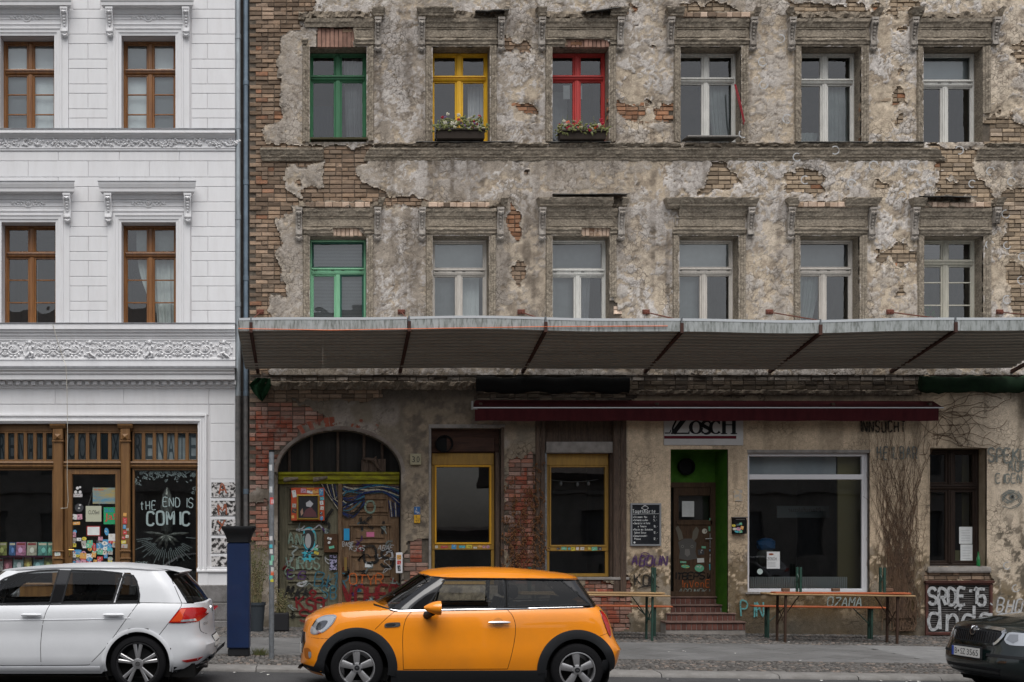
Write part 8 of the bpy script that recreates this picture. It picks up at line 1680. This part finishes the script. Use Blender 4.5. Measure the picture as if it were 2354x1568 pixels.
# picture box: orange case with a gilt frame round a plain dark stand-in picture
pb = empty('picture_box', (0, 0, 0), 'orange case with a gilt framed dark picture and stickers on the gate', 'picture box'); yp = YG - .15
m = MB(); m.cbox(PX(669, yp), PX(746, yp), yp, YG - .032, PZ(1197, yp), PZ(1121, yp), .008); m.build('case', M('orange_enamel', (.42, .055, .012), .5), pb)
m = MB(); a, b, c, d = PX(682, yp), PX(734, yp), PZ(1195, yp), PZ(1137, yp); m.sweep([(a, c), (a, d), (b, d), (b, c)], [(0, yp), (0, yp - .02), (-.02, yp - .03), (-.035, yp - .012), (-.035, yp)], closed=True); m.build('gilt_frame', M('gilt', (.40, .25, .05), .4, .7), pb); m = MB(); m.box(a + .03, b - .03, yp - .006, yp, c + .03, d - .03); m.build('picture', M('dark_picture', (.012, .013, .016), .4), pb)
m = MB(); m.poly([(PX(q, yp), PZ(r, yp)) for q, r in ((696, 1188), (702, 1172), (714, 1165), (726, 1178), (728, 1188))], yp - .008, (.10, .03, .035)); m.poly([(PX(q, yp), PZ(r, yp)) for q, r in ((703, 1156), (712, 1150), (720, 1158), (714, 1166), (704, 1164))], yp - .008, (.42, .42, .44)); m.poly([(PX(q, yp), PZ(r, yp)) for q, r in ((690, 1176), (695, 1168), (697, 1180), (692, 1186))], yp - .008, (.33, .20, .15)); m.build('picture_paint', PRINT, pb)
m = MB(); print_text(m, 'SHACKY', PX(705, yp), PX(722, yp), PZ(1125, yp), PZ(1121.8, yp), yp - .003, (.7, .55, .02)); m.build('case_lettering', PRINT, pb)
PALS = [(.60, .60, .58), (.55, .52, .45), (.04, .04, .045), (.06, .25, .45), (.45, .05, .05), (.55, .45, .05), (.12, .40, .25), (.50, .25, .32), (.62, .62, .6), (.06, .36, .42), (.35, .33, .3), (.58, .3, .08)]
def stickers(parent, L, y, seed, rot=.25):
 r = random.Random(seed)
 for px, py, w, h in L:
  m = MB(); X, Z, a = PX(px, y), PZ(py, y), r.uniform(-rot, rot); W_, H_ = w / S(y) / 2, h / S(y) / 2; c = r.choice(PALS); q = lambda u, v: (X + (u * math.cos(a) - v * math.sin(a)), Z + (u * math.sin(a) + v * math.cos(a))); yy = y - .0015 * r.random()
  if r.random() < .25: m.poly([q(W_ * math.cos(k * .5236), H_ * math.sin(k * .5236)) for k in range(12)], yy, c)
  else: m.poly([q(-W_, -H_), q(W_, -H_), q(W_, H_), q(-W_, H_)], yy, c)
  c2 = (.03, .03, .035) if sum(c) > .9 else (.5, .5, .48)
  if r.random() < .4: c2 = r.choice(PALS)
  for k in range(r.randint(2, 4)): u, v, e = r.uniform(-.7, .3) * W_, r.uniform(-.7, .6) * H_, r.uniform(.2, .6); m.poly([q(u, v), q(min(W_ * .8, u + e * W_), v), q(min(W_ * .8, u + e * W_), min(H_ * .85, v + .3 * H_)), q(u, min(H_ * .85, v + .3 * H_))], yy - .0006, c2)
  m.build('sticker', PRINT, parent)
stickers(pb, [(676, 1135, 9, 16), (697, 1128, 12, 10), (712, 1131, 14, 6), (725, 1130, 14, 9), (738, 1131, 10, 16), (740, 1146, 9, 8), (739, 1156, 8, 9), (740, 1168, 8, 8), (738, 1180, 7, 8), (676, 1162, 9, 9), (676, 1174, 10, 10), (673, 1188, 6, 7), (739, 1191, 7, 10)], yp - .004, 2, .2)
m = MB(); m.cbox(PX(744, .2), PX(776, .2), .16, YG, PZ(1270, .2), PZ(1227, .2), .008); m.build('meter_box', M('rusty_box', (.09, .045, .022), .6, c2=(.06, .03, .016), scale=8), house)
stickers(DL, [(757, 1238, 10, 5), (756, 1247, 7, 6), (762, 1258, 12, 6), (726, 1262, 10, 6), (727, 1271, 11, 6)], .155, 3, .5); flat('poster', 757, 774, 1276, 1310, YG - .055, M('violet_print', (.33, .31, .45), .6, c2=(.02, .02, .03), scale=18, lo=.47, hi=.52), DL); flat('poster', 790, 803, 1215, 1242, YG - .04, M('blue_poster', (.03, .28, .52), .6), DR); flat('notice', 838.6, 857, 1291, 1304, YG - .034, PAPER, DR); flat('sticker', 842, 860, 1223, 1234, YG - .034, M('pink_sticker', (.55, .16, .28), .6), DR); flat('lock_plate', 791, 797, 1281, 1312, YG - .06, BRASS, DR)
m = MB(); m.cbox(PX(909), PX(924), -.12, -.03, PZ(1317), PZ(1270), .006); m.build('white_box', STEELW, house); stickers(house, [(917, 1281, 10, 11), (917, 1293, 9, 9), (917, 1306, 7, 13)], -.123, 5, .1)
stickers(WY1, [(1003, 1257, 6, 6), (1021, 1257, 16, 6), (1043, 1257, 11, 10), (1062, 1257, 14, 6), (1078, 1256, 13, 8), (1092, 1259, 8, 4), (1103, 1256, 12, 6), (1112, 1257, 6, 6), (1121, 1257, 8, 8)], .182, 6, .1); stickers(WY2, [(1283, 1261, 9, 5), (1296, 1260, 12, 8), (1308, 1261, 6, 6), (1317, 1261, 9, 10), (1327, 1261, 6, 7), (1338, 1261, 9, 7), (1354, 1260, 6, 7), (1366, 1261, 13, 9), (1378, 1261, 9, 8)], .182, 7, .15)
stickers(DF, [(1634, 1197, 9, 12), (1634, 1215, 12, 11), (1619, 1221, 12, 12), (1611, 1269, 14, 12), (1637, 1276, 12, 5), (1610, 1288, 16, 10), (1636, 1287, 11, 12), (1575, 1302, 20, 8), (1607, 1306, 22, 17), (1635, 1303, 11, 14), (1570, 1292, 14, 4), (1632, 1265, 5, 5), (1640, 1340, 9, 9), (1617, 1258, 10, 5)], YD - .004, 8, .12)
m = MB()                                                                       # animal head painted on the bar door
for pts, c, dy in (([(1556, 1225), (1552, 1214), (1558, 1208), (1566, 1222), (1570, 1238), (1560, 1243)], (.12, .105, .08), 0), ([(1590, 1238), (1592, 1222), (1600, 1210), (1606, 1218), (1602, 1236), (1594, 1244)], (.12, .105, .08), 0), ([(1558, 1246), (1572, 1238), (1590, 1238), (1600, 1248), (1598, 1268), (1602, 1284), (1580, 1288), (1560, 1284), (1562, 1266)], (.075, .07, .065), .001), ([(1574, 1262), (1584, 1262), (1586, 1274), (1579, 1280), (1573, 1274)], (.16, .15, .14), .002)): m.poly([(PX(a, YD), PZ(b, YD)) for a, b in pts], YD - .003 - dy, c)
for cx in (1568, 1590): m.disc(PX(cx, YD), YD - .006, PZ(1256, YD), .03, 12, c=(.17, .16, .145)); m.disc(PX(cx, YD), YD - .007, PZ(1256, YD), .014, 10, c=(.02, .02, .02))
m.build('animal_painting', PRINT, DF)
tag('ITBEPSIA', 1548, 1332, 15, 3, 'black', DF, YD - .008, 1.0, .12, gap=.05, slant=.1); tag('InVonE', 1565, 1350, 16, 1.6, 'orange', DF, YD - .008, .75, .08); tag('ARRIMOKIAN', 1560, 1366, 12, 1.4, 'pale', DF, YD - .008, .8, .12, slant=.2)
stickers(mx, [(1686, 1208, 9, 6), (1696, 1206, 11, 6), (1702, 1204, 6, 5), (1688, 1216, 10, 6), (1697, 1216, 11, 8), (1705, 1213, 7, 8), (1693, 1222, 10, 5), (1702, 1222, 7, 6)], -.155, 9, .3); flat('torn_poster', 1686, 1706, 1126, 1152, -.04, M('torn_paper', (.40, .38, .35), .8, c2=(.56, .44, .29), scale=16, lo=.45, hi=.55), house)
tag('ABOUN', 1452, 1300, 22, 4, 'purple', house, -.05, .72, .1, slant=.15); squig([(1472, 1275), (1480, 1270), (1492, 1274), (1484, 1278), (1472, 1275)], 2, 'purple', house); tag('KOE', 1459, 1346, 24, 4, 'black', house, -.05, .75, .1); squig([(1466, 1352), (1490, 1346), (1515, 1350)], 3, 'black', house)
tag('SPEKUL', 2272, 1062, 30, 4.5, 'grey', house, -.05, .6, .06, gap=.1); tag('AUF', 2318, 1083, 23, 3.5, 'grey', house, -.05, .6, .05); tag('EIGEN', 2289, 1110, 20, 3.2, 'grey', house, -.05, .62, .04); tag('INNSUCHT', 1975, 993, 24, 3.5, 'black', house, -.05, .5, .05); tag('HEILBAR', 2016, 1054, 26, 3, 'grey', house, -.05, .45, .08)
for k in range(7): a = k * .9; squig([(2321 + (10 + 3 * k) * math.cos(a + t * .8) * 1.0, 1146 + (7 + 2.6 * k) * math.sin(a + t * .8)) for t in range(5)], 2, 'grey', house)
m = MB(); m.disc(PX(2323), -.052, PZ(1142), .06, 14, .05); m.build('graffiti', SP['grey'], house); squig([(2305, 1142), (2323, 1132), (2341, 1142), (2323, 1152), (2305, 1142)], 2.5, 'grey', house, -.0535); m = MB(); m.disc(PX(2323), -.056, PZ(1142), .028, 10); m.build('graffiti', SP['black'], house)
tag('PIN', 1703, 1418, 34, 3.5, 'teal', house, -.05, .6, .08); squig([(1733, 1396), (1740, 1391), (1746, 1396), (1739, 1401), (1733, 1396)], 3.5, 'teal', house); tag('OZAMA', 1901, 1394, 20, 3, 'pale', house, -.05, .8, .08, slant=.15); tag("SRDE'15.", 2135, 1390, 36, 7, 'white', HT, -.075, .62, .06, gap=.08); tag('dndgon', 2134, 1450, 58, 7, 'white', HT, -.075, .72, .08, gap=.05); squig([(2193, 1398), (2200, 1392), (2208, 1397), (2203, 1402)], 4, 'white', HT, -.075); tag('BHQ', 2290, 1408, 30, 4, 'white', house, -.05, .62, .1, slant=.2); squig([(2298, 1412), (2340, 1408)], 3.5, 'white', house)
for px, py, r_, a0 in ((1791, 92, 9, 3.6), (1750, 145, 10, 1.2), (1752, 198, 9, 2.0), (1806, 276, 10, .6), (1705, 310, 9, 2.4), (1826, 366, 9, 1.0), (1913, 350, 9, 4.0), (1751, 384, 9, .5), (2004, 383, 10, .2), (2092, 384, 10, .3), (2197, 350, 9, 4.4), (1847, 416, 9, .8), (1954, 424, 9, .2), (2136, 420, 9, .4), (2230, 425, 8, .6), (2272, 396, 9, .2), (2320, 420, 9, .3), (2070, 452, 9, 4.4), (2307, 494, 9, 1.4), (2270, 564, 9, .3), (2310, 566, 8, 1.5), (2345, 592, 9, .7), (2343, 646, 9, 1.5), (2310, 690, 9, 1.0), (2310, 1300, 8, 1.2), (2330, 1352, 8, 1.4)):
 m = MB(); m.ribbon([(PX(px) + r_ / 119 * math.cos(a0 + k * .33), PZ(py) + r_ / 119 * math.sin(a0 + k * .33)) for k in range(15)], .021, -.062 if not 335 < py < 372 else -.115); m.build('painted_ring', SP['white'], house)
# ---- white house: paste-ups on the pier, shop window lettering, shop display
PH = M('photo_print', (.56, .54, .53), .7, c2=(.03, .028, .028), scale=16, lo=.46, hi=.54)
for k, (a, b, t, bt) in enumerate([(486, 541, 1109, 1143), (486, 541, 1151, 1185), (486, 541, 1194, 1229), (486, 525, 1237, 1271), (486, 525, 1279, 1302)]):
 p = flat('paste_up', a, b, t, bt, YW - .008, PH, white)
 if k < 3: m = MB(); stroke_text(m, 'AMX'[k], PX(a + 18), PZ(bt - 4), .2, .03, YW - .0095, 1.0, .2, rnd=random.Random(k)); m.build('paint_stroke', M('rust_stroke%d' % k, (.28, .09, .05), .7), p)
SHG = YS + .038; FR = M('window_chalk', (.27, .34, .34), .8)
m = MB(); r9 = random.Random(9); wl = lambda: m.build('window_lettering', FR, J)
stroke_text(m, 'tHE', PX(322, SHG), PZ(1171, SHG), .16, .016, SHG, .62, .06, .25, rise=.03, rnd=r9); wl(); m = MB(); stroke_text(m, 'END', PX(375, SHG), PZ(1164, SHG), .165, .018, SHG, .66, .05, .2, rnd=r9); wl(); m = MB(); stroke_text(m, 'IS', PX(425, SHG), PZ(1167, SHG), .18, .016, SHG, .62, .08, .2, rnd=r9); wl(); m = MB(); stroke_text(m, 'COMIC', PX(338, SHG), PZ(1206, SHG), .25, .04, SHG, .72, .04, .22, rnd=r9); wl(); m = MB(); stroke_text(m, "*SMIRK", PX(311, SHG), PZ(1298, SHG), .06, .006, SHG, .7, .06, .2, rnd=r9); wl(); m = MB()
for k in range(34): a = -3.0 + 2.9 * k / 33; r0_, r1_ = r9.uniform(.28, .4), r9.uniform(.5, .72); m.ribbon([(PX(384, SHG) + r0_ * math.cos(a), PZ(1232, SHG) + r0_ * math.sin(a) * .8), (PX(384, SHG) + r1_ * math.cos(a), PZ(1232, SHG) + r1_ * math.sin(a) * .8)], .004, SHG) if PX(307) < PX(384) + r1_ * math.cos(a) < PX(452) else None
for k in range(110):
 px = r9.uniform(308, 450); py = 1079 + abs(r9.gauss(0, 1)) * (12 if 325 < px < 440 else 26); X, Z = PX(px, SHG), PZ(min(py, 1150), SHG); q = r9.random(); s1 = r9.uniform(.02, .05)
 pts = [(X + s1 * math.cos(u * 1.9 + q * 9) * (1 - u * .1), Z + s1 * math.sin(u * 2.3 + q * 5) * .8) for u in range(5)]; m.ribbon(curve2(pts, 3), .0045, SHG)
m.build('window_doodles', FR, J, kind='stuff')
m = MB(); rr2 = random.Random(4); ys2 = YS + .25                                # paper rocket-like sculpture behind the pane
sc = [(0, .04), (.1, .10), (.35, .13), (.6, .12), (.85, .09), (1, .02)]; rows = [[(PX(384, ys2) + r_ * (1 + .25 * rr2.uniform(-1, 1)) * math.cos(k * .628), ys2 + r_ * math.sin(k * .628), PZ(1232, ys2) + h_ * .95) for k in range(10)] for h_, r_ in sc]; m.grid(rows, closed=True)
for a in (-2.6, -2.2, -1.57, -.9, -.5, .1, 3.0): leaf(m, PX(384, ys2), ys2 - .08, PZ(1230, ys2), .28 if a not in (.1, 3.0) else .45, .07, a, .05)
m.build('foil_sculpture', M('foil', (.16, .17, .15), .4, .6, c2=(.06, .065, .06), scale=22), white)
COVER = [(.30, .32, .10), (.05, .13, .30), (.50, .20, .32), (.42, .40, .30), (.10, .30, .25), (.12, .32, .22), (.50, .50, .45), (.35, .12, .15), (.35, .50, .48), (.45, .33, .08), (.20, .42, .40)]
bk = 0
for row, (t, bt, lst) in enumerate([(1246, 1277, [(-6, 15), (20, 35), (36, 59), (61, 84), (86, 108), (109, 121)]), (1278, 1313, [(-6, 6), (8, 27), (30, 53), (55, 72), (76, 100), (101, 121)])]):
 for a, b in lst:
  yb2 = YS + .22 + .06 * (1 - row); tt = t + (5 if row and a < 30 else 0); x0, x1, z0, z1 = PX(a, yb2), PX(b, yb2), PZ(bt, yb2), PZ(tt, yb2); c = COVER[bk % 11]; o = empty('comic_book', ((x0 + x1) / 2, yb2, z0), '%s comic book, %s row of the shop window, %s from the left' % (['Olive', 'Blue', 'Pink', 'Cream', 'Green', 'Teal', 'White', 'Maroon', 'Pale blue', 'Mustard', 'Mint'][bk % 11], ['upper', 'lower'][row], ['first', 'second', 'third', 'fourth', 'fifth', 'sixth'][lst.index((a, b))]), 'book', 'comic books in the shop window'); o.rotation_euler = (-.15, 0, 0)
  w_, h_ = (x1 - x0) / 2, z1 - z0; m = MB(); m.cbox(-w_, w_, 0, .02, 0, h_, .003); m.build('cover', M('cover%d' % bk, c, .4, c2=tuple(v * .45 for v in c), scale=11, lo=.45, hi=.6), o); m = MB(); c3 = (.6, .55, .4) if sum(c) < .9 else (.25, .03, .03); m.poly([(-w_ * .8, h_ * .78), (w_ * .8, h_ * .78), (w_ * .8, h_ * .93), (-w_ * .8, h_ * .93)], -.002, c3) if bk != 7 else print_text(m, 'BERLIN', -w_ * .9, w_ * .9, h_ * .78, h_ * .94, -.002, (.3, .02, .02)); m.blob(rr2.uniform(-.3, .3) * w_, -.003, h_ * .4, w_ * .45, .002, h_ * .22, 8, 4, tuple(min(.7, v * 1.8 + .05) for v in c)); m.build('cover_print', PRINT, o); bk += 1
for row, zz in ((0, 1277.5), (1, 1314)): m = MB(); m.box(PX(-10), PX(122), YS + .15, YS + .5, PZ(zz, YS + .25) - .03, PZ(zz, YS + .25) - .003); m.build('display_shelf', M('plum_shelf', (.05, .012, .03), .7) if not row else bpy.data.materials['plum_shelf'], white)
YDs = YS + .036
flat('poster', 213, 266, 1121, 1158, YDs, M('sunset_poster', (.05, .22, .36), .6, c2=(.35, .26, .07), scale=2.2, stretch=(1, 1, 4)), Dz); m = MB(); print_text(m, 'Für Berlin', PX(217, YDs), PX(238, YDs), PZ(1127.5, YDs), PZ(1123, YDs), YDs - .002, (.5, .03, .03)); m.build('poster_lettering', PRINT, Dz)
flat('closed_sign', 197, 233, 1163, 1199, YDs, M('cream_card', (.42, .43, .33), .8), Dz); m = MB(); print_text(m, 'CLOSed', PX(203, YDs), PX(228, YDs), PZ(1182, YDs), PZ(1173, YDs), YDs - .002, (.02, .02, .02)); m.ribbon([(PX(203, YDs), PZ(1163, YDs)), (PX(215, YDs), PZ(1118, YDs)), (PX(230, YDs), PZ(1163, YDs))], .005, YDs - .001, (.2, .2, .18)); m.build('sign_lettering', PRINT, Dz)
flat('poster', 238, 265.5, 1166, 1205, YDs, M('green_poster', (.03, .28, .12), .6), Dz); m = MB(); print_text(m, '26.03.', PX(240, YDs), PX(263, YDs), PZ(1177, YDs), PZ(1168, YDs), YDs - .002, (.03, .15, .45)); print_text(m, 'Ja!', PX(241, YDs), PX(264, YDs), PZ(1199, YDs), PZ(1180, YDs), YDs - .002, (.55, .02, .03)); m.build('poster_lettering', PRINT, Dz)
flat('opening_hours', 199, 230.5, 1209, 1232, YDs, M('red_card', (.3, .03, .03), .6), Dz); flat('opening_hours', 201, 228.5, 1211, 1230, YDs - .0035, PAPER, Dz); m = MB(); print_text(m, 'DANKE', PX(169, YDs), PX(188, YDs), PZ(1141, YDs), PZ(1136, YDs), YDs - .002, (.10, .02, .03)); m.box(PX(168.5, YDs), PX(189, YDs), YDs, YDs + .003, PZ(1142.5, YDs), PZ(1135, YDs), (.6, .6, .6)); [m.disc(PX(a_, YDs), YDs - .0005, PZ(b_, YDs), r_, c=(.55, .55, .55)) for a_, b_, r_ in ((178, 1122, .03), (184, 1120, .022), (174, 1131, .03), (184, 1131, .03))]; m.build('thank_you_sticker', PRINT, Dz)
ST = []; rq = random.Random(12)
for gx in range(9):
 for gy in range(9):
  if rq.random() < .72 and not (gx > 2 and gy < 1 and gx < 5): ST.append((169 + gx * 12 + rq.uniform(-2, 2), 1240 + gy * 7.4 + rq.uniform(-2, 2), rq.uniform(8, 15), rq.uniform(7, 13)))
stickers(Dz, ST + [(182, 1167, 20, 20), (171, 1188, 12, 12), (183, 1188, 12, 12), (175, 1203, 18, 7), (172, 1222, 9, 9), (170, 1229, 9, 12), (245, 1222, 10, 18), (257, 1235, 16, 16), (245, 1252, 20, 24)], YDs - .003, 13, .15)
stickers(J, [(287, 1183, 8, 8), (287, 1197, 10, 14), (286, 1211, 7, 9), (293, 1217, 6, 6), (287, 1224, 9, 9), (284, 1236, 8, 8), (292, 1233, 7, 7), (284, 1246, 11, 7), (286, 1255, 14, 9), (132, 1272, 13, 11), (288, 1298, 9, 6)], YS - .115, 14, .1)
# hanging cord on the white house
m = MB(); m.tube([(PX(126), YW - .14, PZ(748)), (PX(139), YW - .14, PZ(795)), (PX(150), YW - .10, PZ(830)), (PX(160), YW - .29, PZ(846)), (PX(162.5), YW - .29, PZ(900)), (PX(161.5), YW - .2, PZ(1000)), (PX(158), YW - .1, PZ(1100)), (PX(159), YW - .05, PZ(1150)), (PX(157), YW - .05, PZ(1168)), (PX(142), YW - .06, PZ(1169))], .006, 5); m.build('hanging_cord', M('cream_cord', (.45, .42, .36), .8), None, label='thin cream cord hanging down the white facade to the shop door', cat='cord')
# ---- inside and on the bar windows
flat('bar_poster', 1762, 1792, 1268, 1307, .085, PAPER, WBIG); m = MB(); print_text(m, 'ZOSCH', PX(1767), PX(1788), PZ(1288), PZ(1281.5), .082, (.02, .02, .02)); [m.ribbon([(PX(1768), PZ(q)), (PX(1786), PZ(q))], .004, .082, (.2, .2, .2)) for q in (1293, 1296, 1299, 1302)]; m.blob(PX(1776), .083, PZ(1274), .05, .001, .02, 8, 4, (.25, .06, .02)); m.build('poster_lettering', PRINT, WBIG); m = MB(); m.disc(PX(1750), .083, PZ(1314), .055, 20); m.build('round_sticker', M('pale_disc', (.42, .50, .48), .6), WBIG)
RAD = M('radiator_white', (.66, .70, .66), .5)
for a, b in ((1724, 1836), (1844, 1948)):
 yy = .35; m = MB(); n = 22; [m.cbox(PX(a, yy) + (PX(b, yy) - PX(a, yy)) * k / n, PX(a, yy) + (PX(b, yy) - PX(a, yy)) * (k + .8) / n, yy, yy + .08, PZ(1370, yy), PZ(1326, yy), .006) for k in range(n)]; m.box(PX(a, yy), PX(b, yy), yy + .02, yy + .06, PZ(1330, yy), PZ(1326, yy)); m.build('radiator', RAD, WBIG)
m = MB(); m.blob(PX(1760, .5), .5, PZ(1252, .5), .2, .15, .14, 10, 6, jit=.12); m.build('blue_bag', M('blue_plastic', (.01, .14, .36), .4), WBIG); m = MB(); m.blob(PX(1760, .5), .5, PZ(1282, .5), .2, .15, .2, 10, 6, jit=.08); m.build('pale_bundle', M('pale_bundle', (.16, .17, .14), .8), WBIG)
m = MB(); yy = 1.2; m.box(PX(1786, yy), PX(1906, yy), yy, yy + .02, PZ(1190, yy), PZ(1163, yy)); m.build('sign_reflection', M('reflected_sign', (.10, .12, .12), .6), WBIG); m = MB(); print_text(m, 'Manufaktur', PX(1810, yy), PX(1885, yy), PZ(1177, yy), PZ(1166, yy), yy - .004, (.03, .02, .02), True); m.build('sign_lettering', PRINT, WBIG)  # reflection of a sign opposite, put in as a board with mirrored letters
for a, b, t, bt in ((2204, 2234, 1211, 1250), (2207, 2235, 1251.5, 1290)): p = flat('paper_notice', a, b, t, bt, .272, PAPER, WD); m = MB(); [m.ribbon([(PX(a + 5, .27), PZ(t + 8 + k * 6, .27)), (PX(b - 5, .27), PZ(t + 8 + k * 6, .27))], .005, .2705, (.25, .25, .27)) for k in range(5)]; m.build('notice_print', PRINT, p)
flat('card', 2188, 2208, 1265, 1290, .30, M('yellow_card', (.33, .30, .15), .8), WD); m = MB(); [m.box(PX(2139 + k * 4), PX(2142 + k * 4), .34, .42, PZ(1292, .3), PZ(1273 + k % 2 * 2, .3)) for k in range(5)]; m.build('books', PAPER, WD)
m = MB(); yy = .0; r_ = .034; m.lathe([(0, 0), (r_, 0), (r_, .12), (r_ * .9, .15), (.014, .20), (.013, .26), (.016, .262), (.016, .275), (0, .276)], 14, (PX(2248), yy, PZ(1301))); m.build('green_bottle', M('green_glass', (.01, .16, .04), .1, coat=.5), None, smooth=35, label='green glass bottle standing on the sill of the dark window', cat='bottle')
# ---- odds and ends on the old facade
ropeR = M('red_rope', (.25, .02, .03), .8); m = MB(); m.tube([(PX(1692), .05, PZ(192)), (PX(1697), -.03, PZ(225)), (PX(1702), -.09, PZ(262)), (PX(1707), -.09, PZ(285))], .010, 5); m.tube([(PX(1690), .05, PZ(192)), (PX(1695), -.02, PZ(230)), (PX(1701), -.09, PZ(268)), (PX(1705), -.09, PZ(290))], .008, 5); m.build('red_rope', ropeR, None, label='red rope hanging from the first white window on the upper floor', cat='rope')
m = MB(); m.prism([(-.20, PZ(322)), (-.19, PZ(319)), (.2, PZ(315)), (.2, PZ(318))], 'x', PX(1573), PX(1690)); m.build('sill_board', M('grey_board', (.17, .16, .15), .8), None, label='loose grey board on the sill of the first white window', cat='board'); m = MB(); m.box(PX(713), PX(845), -.08, .1, PZ(323), PZ(319)); m.box(PX(713), PX(845), .0, .1, PZ(335), PZ(323.2)); m.build('sill_board', M('mossy_board_and_gap', (.06, .055, .03), .9), None, label='dark mossy board under the green window', cat='board')  # lower box puts the dark gap under the mossy board into colour
rl = random.Random(44)
for k in range(26):
 x = rl.uniform(3.6, 11) if k < 20 else rl.uniform(-2, 0); yy = rl.choice([-6.95 - rl.random() * .25, -6.95 - rl.random() * .4, -2.2 + rl.random(), -5.8 + rl.random() * 3]); zz = ground_z(x, yy) + .006 if yy > -6.72 else road_z(x) + .006; m = MB(); r_ = rl.uniform(.015, .05); pts = [(r_ * math.cos(q * 1.2566 + rl.random()), r_ * math.sin(q * 1.2566 + rl.random()), rl.uniform(0, .02)) for q in range(5)]; m.add(pts, [(0, 1, 2), (0, 2, 3), (0, 3, 4)]); m.build('litter', lit, None, label='scrap of litter lying on the street', cat='litter', group='scraps of litter').location = (x, yy, zz)
